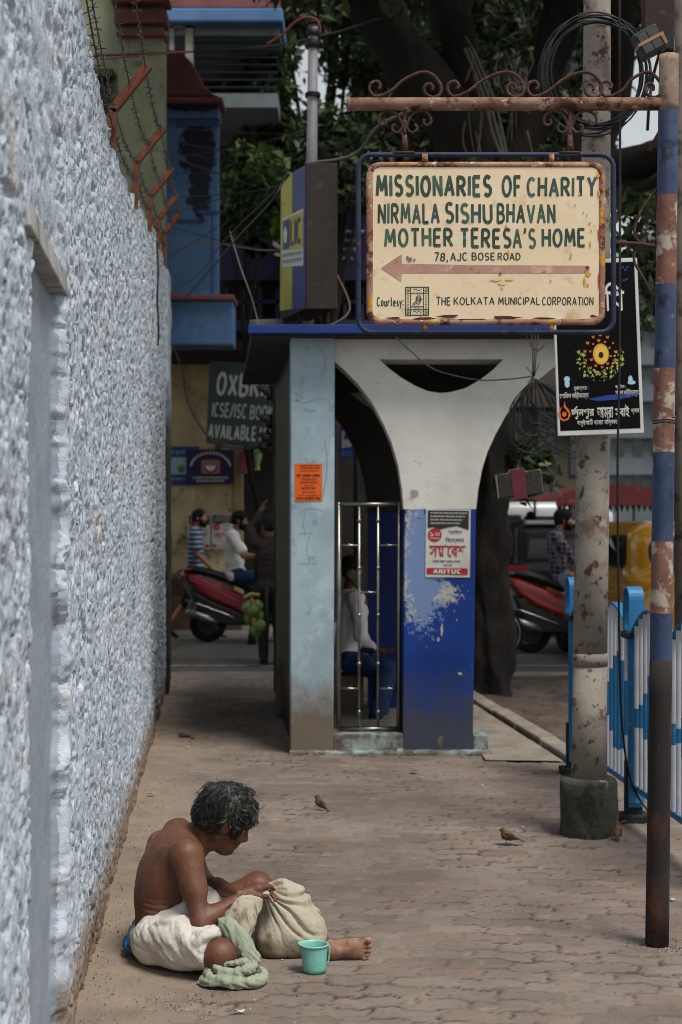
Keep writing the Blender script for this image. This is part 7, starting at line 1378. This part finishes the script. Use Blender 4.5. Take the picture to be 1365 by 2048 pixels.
b.chain([shL, (shL+elL)/2, elL], [.044, .038, .031], .03); b.chain([elL, elL+(wrL-elL)*.3, wrL], [.031, .032, .0215], .02)
for k_ in range(3): b.chain([elR+(wrR-elR)*.35+V3(0, -.03, .006-.012*k_), elR+(wrR-elR)*.7+V3(0, -.025, .008-.010*k_), wrR+V3(.03, -.016, .008-.006*k_)], .0035, .006)    # veins
# hands pinching the knot of the bundle
knot = P(524, 1786, 5.17)
hand(b, wrR, knot+V3(-.02, 0, .03)-wrR, V3(.1, .25, -1), 1.0, .6, False, curls=[.62, .72, .82, .9], thumb=V3(.85, .35, -.12))
hand(b, wrL, knot+V3(-.015, .04, .0)-wrL, V3(.1, -.55, -.8), .97, .6, True, curls=[.55, .68, .78, .85], thumb=V3(.8, -.45, .25))
# legs: near knee folded to the ground, far knee raised with the foot stretched forward
hipR, knR, anR = P(340, 1880, 5.15), P(441, 1912, 4.97), P(515, 1912, 5.30)
b.chain([hipR, (hipR+knR)/2, knR], [.085, .072, .055], .04); b.ell(knR+V3(.004, -.012, .004), (.052, .047, .050), None, .03); b.chain([knR, knR+(anR-knR)*.4, anR], [.050, .047, .033], .03)
fr_ = P(560, 1905, 5.36); b.cap(anR, fr_, .032, .024, .03); 
for k_ in range(5): b.cap(fr_+V3(-.01, .012*k_-.025, .004), fr_+V3(.035-.004*k_, .014*k_-.025, -.004), .011-.0006*k_, .009, .006)
hipL, knL, anL = P(350, 1862, 5.38), P(512, 1776, 5.47), P(648, 1895, 5.33)
b.chain([hipL, (hipL+knL)/2, knL], [.085, .070, .052], .04); b.ell(knL+V3(.01, 0, .008), .046, None, .03); b.chain([knL, knL+(anL-knL)*.35, anL], [.050, .047, .032], .03)
# left foot lying on its side, sole to the viewer
sf = 5.2/FPX; fp_ = lambda x, y, dy=0.: P(x, y, 5.2+dy)
b.cap(anL, fp_(660, 1898, .02), .032, .030, .03); b.ell(fp_(661, 1901), (.034, .026, .031), None, .02); b.cap(fp_(664, 1901), fp_(705, 1899), .026, .024, .03)
b.ell(fp_(712, 1891, -.004), (.030, .019, .024), None, .02); b.ell(fp_(712, 1908, -.002), (.027, .016, .017), None, .02); b.ell(fp_(690, 1890, .008), (.03, .018, .018), None, .03); b.ell(fp_(686, 1893, -.032), (.022, .012, .010), None, .012, 's')
for (x0, y0, x1, y1, r_) in ((722, 1884, 738, 1881, .0125), (726, 1894, 740, 1893, .0085), (726, 1902, 739, 1903, .0082), (724, 1909, 736, 1911, .0078), (720, 1915, 729, 1918, .0075)): b.cap(fp_(x0, y0, -.002), fp_(x1-3, y1, -.004), r_*.9, r_*.85, .006); b.ell(fp_(x1, y1, -.006), (r_*1.05, r_, r_*1.08), None, .004)
# head bowed forward
f_h = nrm((.74, .34, -.50)); u_h = nrm((.46, -.02, .88)); hc = P(450, 1640, 5.27)
A, Mh = head(b, hc, f_h, u_h, 1.02)
b.cap(SK, A(0, -.02, -.05), .05, .05, .03)
for sg in (-1, 1): b.cap(A(sg*.055, -.01, -.06), P(402, 1694, 5.28)+V3(0, sg*.02, 0), .010, .009, .02)                         # neck tendons
def wrinkle(V):                                           # creases of loose skin at the waist and faint muscle relief
    w_ = P(318, 1822, 5.17); d = np.linalg.norm((V-w_)/np.array((.085, .13, .05)), axis=1); m = sstep(1.15, .35, d); ph = (V[:, 2]-w_[2])*330+(V[:, 0]-w_[0])*60+3.2*fbm(V*14, 2, 4)
    return m*.0062*(np.abs(np.sin(ph*.5))**.6-.6)+.0015*fbm(V*18, 3, 6)
sole = lambda C: ((C[:, 0] > fp_(655, 1900)[0]) & (C[:, 1] < 5.205+.004*np.sin(C[:, 0]*90)) & (C[:, 2] < .115) & (C[:, 1] > 5.05)).astype(int)
blob_obj('body', b, .0042, [M_skinm, M_sole], mt, wrinkle, sole)
for sg in (-1, 1):
    q = MB(); q.ball(A(sg*.033, .066, .003), .0095, 10); q.cur = 1; q.ball(A(sg*.033, .0725, .0), .0048, 8); q.build('eye', [M_eye, M_iris], mt, smooth=True)
# hair: a full cap with several hundred curved locks
hr = Blob(.02); hr.ell(A(0, -.014, .050), (.087, .106, .086), Mh, .02); hr.ell(A(0, -.055, -.005), (.080, .066, .075), Mh, .03); hr.ell(A(0, .105, -.045), (.09, .07, .085), Mh, .02, 's'); hr.ell(A(0, .05, -.13), (.2, .2, .085), Mh, .02, 's')
for sg in (-1, 1): hr.ell(A(sg*.088, -.012, -.014), (.022, .022, .032), Mh, .008, 's'); hr.ell(A(sg*.074, .030, .006), (.009, .016, .03), Mh, .012)
M_hair2 = mat('hair_greying', '151313', '26231f', s=60, mix=(.4, .7), spots=[('3a3735', 140, .68, .05)], rough=.42, spec=.5, bump=.003, bs=110)
blob_obj('hair', hr, .005, M_hair2, mt, lambda V: .006*fbm(V*45, 3, 2))
def vn3(p): q_ = np.asarray(p)[None]*24; return np.array([vnoise(q_, k_)[0] for k_ in (1, 2, 3)])*2
q = MB(); g = np.random.default_rng(12); cw = np.array((.01, -.035, .128)); n = 0
HV, HF = hr.mesh(.006); HN = normals(HV, HF); HL = ((HV-hc)@Mh)/1.02; ok = ~((HL[:, 1] > .05) & (HL[:, 2] < .05)) & (HL[:, 2] > -.058) & ~((np.abs(HL[:, 0]) > .055) & (np.abs(HL[:, 1]+.008) < .02) & (HL[:, 2] < .012)); pick = np.flatnonzero(ok)
while n < 4200:
    n += 1; k_ = pick[g.integers(len(pick))]; p = HL[k_]+g.normal(size=3)*.002; rad = nrm(HN[k_]@Mh); low_ = sstep(.03, -.05, p[2])
    fl_ = p-cw; fl_ = nrm(fl_-rad*np.dot(fl_, rad)+g.normal(size=3)*.12+.30*vn3(p)+np.array((0, .12, -.35)))      # growing away from the whorl
    sw = nrm(np.cross(rad, fl_)); L_ = g.uniform(.025, .052)*(1-.62*low_); c_ = g.uniform(-1, 1)*.010; lift = g.uniform(.001, .008)*(1.8 if n % 11 == 0 else 1)*(1-.6*low_)
    pts = [A(*(p+fl_*L_*t+sw*c_*math.sin(t*3.0)+rad*(lift*math.sin(t*2.6)+.003-.015*t*t))) for t in (0, .25, .5, .75, 1.0)]
    w_ = g.uniform(.0008, .0017); q.cur = 0 if g.uniform() < .90-.12*(p[2] > .06) else 1; q.tube(pts, [w_, w_, w_, w_*.7, w_*.2], 4, cap=False)
q.build('hair_lock', [M_hair2, mat('hair_grey', '5b5754', '474341', s=30, rough=.45, spec=.5)], mt, smooth=True)['kind'] = 'stuff'
bq = Blob(.02); bq.ell(A(0, .045, -.084), (.050, .052, .036), Mh, .02); bq.cap(A(-.02, .093, -.048), A(.02, .093, -.048), .006, None, .01); bq.box(A(0, .11, -.0615), (.02, .03, .005), .002, Mh, .006, 's')
blob_obj('stubble', bq, .005, mat('stubble_grey', '4a352b', '3a2b25', s=120, spots=[('6d625c', 220, .60, .06)], rough=.8), mt, lambda V: -.0015+.001*fbm(V*120, 2, 3))
# loincloth
def folds(q, sd_):                                        # soft rounded folds meeting in sharp creases, no two alike
    n1 = vnoise(q, sd_); n2 = vnoise(q*2.1+3.3, sd_+1); n3 = vnoise(q*4.3+7.7, sd_+2)
    return (np.abs(n1)**.75-.42)+.5*(np.abs(n2)**.75-.42)+.22*(np.abs(n3)**.75-.42)
M_dh = mat('cloth_white', 'cbc6bf', 'bab4ac', s=5, mix=(.35, .7), spots=[('8c8479', 7, .66, .07), ('c3bfb9', 10, .62, .08)], rough=.9, spec=.15, bump=.0012, bs=140)
c = Blob(.04); c.ell(P(324, 1878, 5.26), (.168, .118, .078), Fr(sp1), .05); c.chain([P(322, 1882, 5.16), P(372, 1885, 5.08), P(424, 1897, 4.99)], [.098, .094, .076], .05); c.chain([P(345, 1868, 5.36), P(400, 1838, 5.40), P(447, 1810, 5.43)], [.10, .093, .080], .05)
c.ell(P(396, 1848, 5.24), (.11, .13, .055), None, .06); c.ell(P(418, 1800, 5.36), (.06, .05, .045), None, .05); c.cap(P(300, 1846, 5.17), P(372, 1818, 5.12), .020, .024, .02); c.cap(P(372, 1818, 5.12), P(398, 1822, 5.13), .022, .014, .02); c.cap(P(284, 1846, 5.3), P(300, 1846, 5.17), .018, .02, .02)
c.half(P(436, 1898, 4.98), (P(441, 1912, 4.97)-P(345, 1878, 5.15))*np.array((1, 1, .6)), .012); c.half((0, 0, .004), (0, 0, -1), .01)
def cfold(V):
    d = V-P(300, 1862, 5.15); bend = d[:, 0]*.9+.10*fbm(V*5, 2, 31); u = d[:, 2]+.55*bend*sstep(0, .2, d[:, 0])-.35*d[:, 1]; t = d[:, 0]-.4*d[:, 2]
    r1 = folds(np.stack([u*27, t*3.2, d[:, 1]*4], 1), 3); r2 = folds(np.stack([t*22+u*9, u*8, d[:, 1]*9], 1), 7); kn_ = sstep(.12, .26, d[:, 0])
    return .005*r1*(1-.45*kn_)+.005*r2*(.25+.75*kn_)+.0022*fbm(V*40, 3, 6)
def hit(bl, px, py):                                       # where the line of sight through a photo point meets the blended shape
    o = V3(0, 0, CH); d = nrm(P(px, py, 5.)-o); t = 4.5
    for _ in range(80):
        e = float(bl.ev((o+d*t)[None])[0]); t += max(e*.8, .0008)
        if e < .0015: break
    return o+d*t
def zz(x, y): return 240+x/4.266, 1540+y/4.266
fold_lines = [[(215, 1345), (290, 1470), (390, 1600)], [(270, 1350), (350, 1450), (450, 1625)], [(330, 1340), (400, 1450), (500, 1640)], [(390, 1335), (440, 1450), (540, 1655)], [(450, 1330), (480, 1440), (575, 1660)], [(500, 1320), (525, 1430), (610, 1665)], [(585, 1400), (560, 1480), (640, 1672)], [(640, 1440), (600, 1520), (672, 1660)], [(720, 1425), (650, 1480), (640, 1560), (690, 1640)], [(790, 1420), (700, 1440), (660, 1500)], [(230, 1400), (300, 1540)], [(205, 1380), (250, 1480)], [(640, 1410), (740, 1400), (850, 1420)], [(300, 1330), (420, 1310), (540, 1270)]]
hits = [[hit(c, *zz(*p)) for p in l] for l in fold_lines]
for i, l in enumerate(hits):
    sp_ = spline(l, 5); m = len(sp_); r_ = .0125+.004*((i*7) % 4)/3
    c.chain([p+V3(0, .0065, 0) for p in sp_], [r_*(.45+.55*math.sin(math.pi*(k_+.6)/(m+.2))) for k_ in range(m)], .009)
blob_obj('loincloth', c, .0042, M_dh, mt, cfold)
# blue cloth under him and a wisp of clear plastic behind
bl = Blob(.02); bl.chain([P(257, 1884, 5.30), P(275, 1893, 5.22), P(300, 1906, 5.14)], [.020, .026, .016], .02); bl.ell(P(262, 1887, 5.26), (.028, .05, .022), None, .02); bl.ell(P(300, 1898, 5.25), (.06, .1, .012), None, .02); bl.half((0, 0, .003), (0, 0, -1), .004)
o_ = blob_obj('blue_cloth', bl, .004, mat('cloth_blue', '0f5f92', '0b4a78', s=14, spots=[('3a8ab5', 16, .62, .05)], rough=.45, spec=.5), None, lambda V: .007*(1-np.abs(np.sin(fbm(V*15, 3, 3)*7)))-.003, loc=P(262, 1890, 5.26)); tag(o_, 'crumpled blue plastic cloth tucked under the sitting man', 'cloth')
pl = Blob(.02); pl.chain([P(278, 1838, 5.33), P(272, 1862, 5.32), P(282, 1885, 5.27)], [.014, .022, .02], .02); pl.ell(P(288, 1872, 5.24), (.03, .06, .05), None, .03); o_ = blob_obj('white_cloth', pl, .0045, mat('cloth_dusty', 'a29c93', '8f887f', s=8, rough=.8), None, lambda V: .006*(1-np.abs(np.sin(fbm(V*13, 3, 5)*7)))-.002, loc=P(280, 1880, 5.28)); tag(o_, 'bunched dusty white cloth end trailing behind the sitting man', 'cloth')
# the bundle
M_sack = mat('sack_drab', 'aaa290', '969080', s=4, mix=(.35, .7), spots=[('b3ab96', 10, .62, .07, (1, 1, .3)), ('6a5f4c', 12, .62, .06, (1, 1, .22)), ('4f463a', 40, .71, .03)], rough=.92, spec=.12, bump=.001, bs=160, low=('6d6049', .02, .10, .10, 14))
sk = Blob(.06); BY = 5.285
sk.box(P(583, 1884, BY), (.122, .095, .062), .05, rotm((0, 0, 1), .1), .06); sk.ell(P(580, 1850, BY+.01), (.115, .095, .085), None, .08); sk.ell(P(566, 1812, BY+.01), (.075, .07, .065), None, .07); sk.cap(P(552, 1800, BY), P(526, 1789, BY-.01), .048, .020, .05); sk.chain([P(535, 1782, BY+.03), P(563, 1776, BY+.04), P(592, 1790, BY+.05), P(620, 1826, BY+.06), P(636, 1862, BY+.06)], [.020, .030, .032, .032, .03], .03)
sk.half((0, 0, .004), (0, 0, -1), .01)
kn = P(524, 1789, BY-.09)
def pleat(V):
    d = V-kn; a = np.arctan2(-d[:, 2], d[:, 0]); r_ = np.sqrt(d[:, 0]**2+d[:, 2]**2); near = np.exp(-(r_/.085)**1.5); rgt_ = sstep(1.15, .35, a)*sstep(.0, .12, r_)
    f1 = folds(np.stack([a*9, r_*5, V[:, 1]*3], 1), 2); f2 = folds(np.stack([a*4.2+.4*fbm(V*6, 2, 9), r_*2.2, V[:, 1]*2], 1), 9); f3 = folds(V*np.array((26, 12, 10)), 12)
    cr = sum(dp*np.exp(-((a-a0+.05*np.sin(r_*26+a0*9)+.03*vnoise(V*9, 5))/wd_)**2)*sstep(.03, .08, r_)*sstep(r1_, r1_-.09, r_) for a0, wd_, dp, r1_ in ((.12, .05, .016, .26), (.38, .045, .018, .28), (.62, .04, .016, .30), (.85, .035, .013, .27), (1.18, .03, .008, .22)))
    side_ = sstep(.02, .10, V[:, 1]-BY); return .010*near*f1+-cr+.008*rgt_*f2*sstep(.34, .2, r_)+.0045*f2*(1-rgt_)+.003*f3+side_*.008*f3+.0016*fbm(V*40, 3, 6)
bd_ = thing('cloth_bundle', 'drab beige cloth bundle gathered into a knot in front of the sitting man', 'bundle', P(585, 1915, BY)); blob_obj('sack', sk, .0044, M_sack, bd_, pleat)
q = Blob(.01); q.ell(knot+V3(.008, 0, -.004), (.020, .02, .016), None, .01)
for a in np.linspace(0, 6.28, 8)[:-1]: q.cap(knot+V3(.006, 0, 0), knot+V3(-.012+.01*math.cos(a), .014*math.sin(a)-.01, .014*math.cos(a)+.004), .006, .004, .006)
blob_obj('knot', q, .003, M_sack, bd_, lambda V: .002*fbm(V*90, 2, 3))
def strands(q, path, rad, r_, n, turns, k, ph=0., fl=1.):    # a rope of cloth: folds wound round a path
    path = [np.asarray(p, float) for p in spline(path, 5)]; m = len(path)
    for j in range(n):
        pts = []
        for i, p in enumerate(path):
            t_ = nrm(path[min(i+1, m-1)]-path[max(i-1, 0)]); a_ = nrm(np.cross(t_, V3(0, 1, 0))); b_ = np.cross(t_, a_); w_ = 2*math.pi*(j/n+turns*i/m)+ph; rr_ = rad*(1+.18*math.sin(i*.9+j*2))
            pts.append(p+a_*rr_*math.cos(w_)+b_*rr_*math.sin(w_)*fl)
        q.chain(pts, [r_*(1+.22*math.sin(i*.7+j*1.7)) for i in range(m)], k)
q = Blob(.01); q.chain([P(520, 1800, 5.17), P(490, 1812, 5.10), P(466, 1836, 5.06), P(462, 1858, 5.04)], [.016, .026, .028, .02], .02); q.chain([P(512, 1812, 5.14), P(494, 1842, 5.08), P(490, 1872, 5.05)], [.024, .030, .024], .02)
for i in range(8):                                        # folds sweeping from the knot down to the cloth
    u = i/7; A0 = P(521-4*u, 1797+3*i, 5.13); A1 = P(486+10*u-6*(1-u), 1800+8.5*i, 5.065-.004*i); A2 = P(456+26*u, 1838+6*i, 5.025); q.chain(spline([A0, A1, A2], 6), [.007]*3+[.0095]*7+[.007]*3, .007)
blob_obj('loose_end', q, .0038, M_sack, bd_, lambda V: .003*folds(V*30, 4)+.001*fbm(V*45, 2, 5))
# sage-green cloth twisted down to a coil on the ground
M_sage = mat('cloth_sage', '959c89', '828a76', s=5, mix=(.35, .7), spots=[('9c9f8b', 9, .60, .07), ('6b6a55', 9, .66, .06)], rough=.92, spec=.12, bump=.001, bs=160)
cg = V3(P(470, 1955, 4.93)[0], 4.93, 0); q = Blob(.008)
strands(q, [P(452, 1850, 5.02), P(466, 1864, 4.99), P(484, 1882, 4.975), P(492, 1904, 4.965), P(503, 1926, 4.955)], .017, .0155, 5, .9, .008)
q.ell(cg+V3(0, 0, .016), (.080, .064, .026), None, .01)
for i, (r_, a0, a1, z, tr_) in enumerate(((.090, -2.6, .7, .024, .022), (.084, .5, 3.6, .030, .022), (.062, -3.0, .1, .056, .018), (.056, .3, 3.5, .062, .018), (.036, -2.4, 1.6, .074, .013), (.100, 2.9, 4.3, .016, .015))):
    q.chain([cg+V3(r_*1.1*math.cos(a), r_*.84*math.sin(a), z+.006*math.sin(2*a+i)) for a in np.linspace(a0, a1, 14)], [tr_*(.6+.4*math.sin(math.pi*(k_+.5)/14)) for k_ in range(14)], .004)
q.chain([cg+V3(-.06, -.05, .018), cg+V3(-.10, -.035, .012), cg+V3(-.128, -.015, .006)], [.016, .012, .006], .008); q.half((0, 0, .003), (0, 0, -1), .006)
cg = V3(P(470, 1955, 4.93)[0], 4.93, 0)
def sfold(V):
    d = V-cg; a = np.arctan2(d[:, 1], d[:, 0]); r_ = np.hypot(d[:, 0], d[:, 1]); low_ = sstep(.13, .09, V[:, 2])
    g1 = folds(np.stack([r_*52+V[:, 2]*48+a*.9, a*1.5, V[:, 2]*4], 1), 4); g2 = folds(np.stack([V[:, 0]*44+V[:, 2]*30, V[:, 0]*7-V[:, 2]*9, V[:, 1]*6], 1), 6)
    return .010*low_*g1+.009*(1-low_)*g2+.001*fbm(V*48, 2, 5)
o_ = blob_obj('green_cloth', q, .0036, M_sage, None, sfold, loc=cg); tag(o_, 'twisted sage-green cloth coiled on the pavement beside the bundle', 'cloth')
# turquoise mug
cb_ = V3(G(629, 1947)[0], 5.05, 0); mg = thing('plastic_mug', 'small turquoise plastic mug on the pavement in front of the bare foot', 'mug', cb_)
M_mug = mat('mug_turquoise', '7dbcb0', '6cab9e', s=14, mix=(.35, .7), spots=[('86c7b5', 14, .62, .07), ('2f7d68', 18, .69, .05)], rough=.35, spec=.5, low=('2d7a5c', .004, .02, .02, 30))
q = MB(); n = 36; z_ = [(.036, .0), (.0405, .003), (.042, .01), (.0445, .05), (.0465, .085), (.0475, .096), (.051, .097), (.0515, .1005), (.0475, .102), (.0450, .096), (.0425, .05), (.040, .008), (.0, .006)]; vs = []
for r_, z in z_:
    for k_ in range(n):
        a = 2*math.pi*k_/n; rr_ = r_; zz_ = z
        if z > .09: e = max(0, math.cos(a-math.pi*.97))**10; rr_ += .010*e; zz_ += .002*e
        vs.append(cb_+V3(rr_*math.cos(a), rr_*math.sin(a), zz_))
q.add(vs, [(i*n+k_, i*n+(k_+1) % n, (i+1)*n+(k_+1) % n, (i+1)*n+k_) for i in range(len(z_)-1) for k_ in range(n)]); q.build('cup', M_mug, mg, smooth=True)
q = MB(); q.tube(spline([cb_+V3(.049, -.006, .098), cb_+V3(.055, -.008, .090), cb_+V3(.0525, -.008, .06), cb_+V3(.048, -.008, .036), cb_+V3(.044, -.006, .034)], 5), .003, 8); q.build('handle', M_mug, mg, smooth=True)
# sparrows
def sparrow(label, px, py, ang, pitch, s=1.0, dark=False):
    c = G(px, py); t = thing('sparrow', label, 'bird', c, 'sparrows on the pavement'); f = V3(math.cos(ang), math.sin(ang), 0); sd_ = V3(-f[1], f[0], 0)
    ff = f*math.cos(pitch)+Z1*math.sin(pitch); uu = np.cross(ff, sd_)*1; uu = uu if uu[2] > 0 else -uu; Mx = np.stack([sd_, ff, uu], 1); o = c+V3(0, 0, .052*s); S = lambda x, y, z: o+(sd_*x+ff*y+uu*z)*s
    bb_ = Blob(.012); bb_.ell(S(0, 0, 0), np.array((.026, .042, .028))*s, Mx); bb_.ell(S(0, .02, -.002), np.array((.024, .026, .026))*s, Mx); hd_ = o+(ff*.036+Z1*.026)*s; bb_.ell(hd_, .0175*s); bb_.cap(S(0, -.035, .002), S(0, -.058, -.002), .013*s, .008*s)
    blob_obj('body', bb_, .0032, mat('feather_brown', '6b5238', '54402c', s=60, mix=(.4, .6), spots=[('2c2119', 70, .60, .05), ('8d7455', 40, .66, .05)], rough=.9), t)
    bw_ = Blob(.006); bw_.ell(S(0, .012, -.017), np.array((.020, .03, .014))*s, Mx); blob_obj('belly', bw_, .003, mat('feather_pale', '8f8371', '7b6f5f', s=60, rough=.95), t)
    for sg in (-1, 1):
        q = Blob(.006); q.ell(S(sg*.024, -.008, .006), np.array((.006, .036, .017))*s, Mx@rotm((1, 0, 0), .12)); blob_obj('wing', q, .003, mat('feather_wing', '4d3621', '39281a', s=90, mix=(.4, .6), spots=[('9c7f58', 80, .66, .04)], rough=.9), t)
        q = MB(); a = S(sg*.010, .004, -.024); q.tube([a, V3(a[0], a[1], .018*s)+f*.006*s, V3(a[0], a[1], .002)], .0016*s, 5)
        for k_ in (-.5, 0, .5): q.tube([V3(a[0], a[1], .002), V3(a[0], a[1], .0015)+(f*math.cos(k_)+sd_*math.sin(k_))*.016*s], .0012*s, 4)
        q.tube([V3(a[0], a[1], .002), V3(a[0], a[1], .0015)-f*.012*s], .0012*s, 4); q.build('leg', mat('bird_leg', '6d5546', rough=.8), t)
        q = MB(); q.ball(hd_+(sd_*sg*.0155+f*.007+Z1*.003)*s, .0028*s, 6); q.build('eye', M_iris, t, smooth=True)
    q = MB(); q.tube([hd_+f*.014*s, hd_+f*.021*s-Z1*.001*s, hd_+f*.0285*s-Z1*.0035*s], [.0058*s, .004*s, .0006*s], 8); q.build('beak', mat('beak', '3a332c', rough=.5), t, smooth=True)
    q = MB(); a, e = S(0, -.045, .002), S(0, -.105, -.008); q.hexa([a-sd_*.010*s, e-sd_*.012*s, e+sd_*.012*s, a+sd_*.010*s], [a-sd_*.010*s+uu*.006*s, e-sd_*.011*s+uu*.0025*s, e+sd_*.011*s+uu*.0025*s, a+sd_*.010*s+uu*.006*s]); q.build('tail', MATS['feather_wing'], t)
sparrow('sparrow standing upright on the open pavement behind the sitting man', 642, 1621, R(178), .75, .74); sparrow('sparrow crouching on the pavement left of the mossy pole footing', 1018, 1689, R(176), .28, .80); sparrow('sparrow seen from behind at the foot of the mossy pole footing', 1236, 1680, R(80), .6, .75)
# litter
def scrap(name, label, px, py, w_, h_, m, seed, cat='litter', curl=.25):
    c = G(px, py); r_ = random.Random(seed); k_ = c[1]/FPX; n = 11; q = MB(); pts = []
    for i in range(n): a = 2*math.pi*i/n; s = r_.uniform(.7, 1.1); x, y = w_*k_*s*math.cos(a), w_*k_*s*.8*math.sin(a); pts.append(c+V3(x, y, .004+h_*k_*(.35+.65*max(0, math.sin(a*1.5+seed)))*.8))
    q.add([c+V3(0, 0, .006+h_*k_*curl)]+pts, [(0, i+1, (i+1) % n+1) for i in range(n)]); o_ = q.build(name, m, smooth=True, loc=c); md = o_.modifiers.new('s', 'SOLIDIFY'); md.thickness = .0016; tag(o_, label, cat); return o_
M_scr = mat('scrap_white', 'b7b4b0', rough=.7); M_scy = mat('wrapper_yellow', 'a9b51a', '8d9a14', s=30, rough=.4); M_leafo = mat('dead_leaf', '7d5a26', '60431f', s=20, rough=.8); M_leafk = mat('dead_leaf_dark', '3d3128', rough=.9)
scrap('wrapper', 'crumpled yellow wrapper beside the wall foot', 303, 1591, 9, 7, M_scy, 1); scrap('paper_scrap', 'white paper scrap in the nearest foreground, below the green cloth', 479, 2027, 11, 8, M_scr, 2)
scrap('dead_leaf', 'orange-brown dead leaf in front of the blue shelter pier', 829, 1544, 10, 3, M_leafo, 3, 'leaf'); scrap('dead_leaf', 'brown dead leaf near the wall, left of the shelter', 372, 1474, 16, 8, M_leafk, 4, 'leaf'); scrap('dead_leaf', 'orange dead leaf near the wall, beside the dark brown one', 386, 1476, 7, 5, M_leafo, 5, 'leaf'); scrap('dead_leaf', 'rusty dead leaf at the foot of the utility pole', 1247, 1648, 10, 7, M_leafo, 6, 'leaf'); scrap('dead_leaf', 'pale dead leaf on the road behind the shelter side wall', 477, 1318, 7, 3, M_leafo, 7, 'leaf')
scrap('paper_scrap', 'small white scrap on the path near the wall end', 376, 1496, 4, 3, M_scr, 8); scrap('paper_scrap', 'tiny white scrap behind the crouching sparrow', 1046, 1656, 3, 2.5, M_scr, 9); scrap('paper_scrap', 'white scrap between the shelter and the sparrows', 966, 1573, 3, 3, M_scr, 10); scrap('paper_scrap', 'small white crumb by the bundle and mug', 565, 1923, 3, 2.5, M_scr, 11); scrap('paper_scrap', 'white sliver on the pavement right of the signpost foot', 1346, 1801, 7, 1.5, M_scr, 12)
# crumbs, grit and leaf fragments swept about the path
g = np.random.default_rng(4); V = []; F = []; mi = []
for i in range(1900):
    if i < 900: Y = g.uniform(4.4, 9); X = wallx(Y)+.02+abs(g.normal())*.12
    elif i < 1100: Y = 4.72+g.normal()*.06; X = -.50+g.normal()*.12
    elif i < 1300: a = g.uniform(0, 6.28); X, Y = 1.2+.09*math.cos(a)*g.uniform(.5, 1.5), 5.39+.09*math.sin(a)*g.uniform(.5, 1.6)
    else: Y = g.uniform(4.4, 11); X = g.uniform(wallx(Y)+.1, 1.6)
    s = g.uniform(.0012, .0042)*(1.5 if g.uniform() < .06 else 1); c = V3(X, Y, .001); k = len(V); h = s*g.uniform(.4, 1.2)
    a = g.uniform(0, 6.28); V += [c+V3(s*math.cos(a), s*math.sin(a), 0), c+V3(s*math.cos(a+2.1), s*math.sin(a+2.1), 0), c+V3(s*math.cos(a+4.2), s*math.sin(a+4.2), 0), c+V3(0, 0, h)]
    F += [(k, k+1, k+3), (k+1, k+2, k+3), (k+2, k, k+3)]; m_ = 2 if g.uniform() < .05 else (1 if g.uniform() < .3 else 0); mi += [m_]*3
o_ = np_mesh('grit', V, F, [mat('grit_dark', '3a3029', rough=.95), mat('grit_tan', '8a7660', rough=.95), M_scr], None, False, None, mi); o_['kind'] = 'stuff'; o_['label'] = 'grit and crumbs scattered over the pavement'; o_['category'] = 'grit'
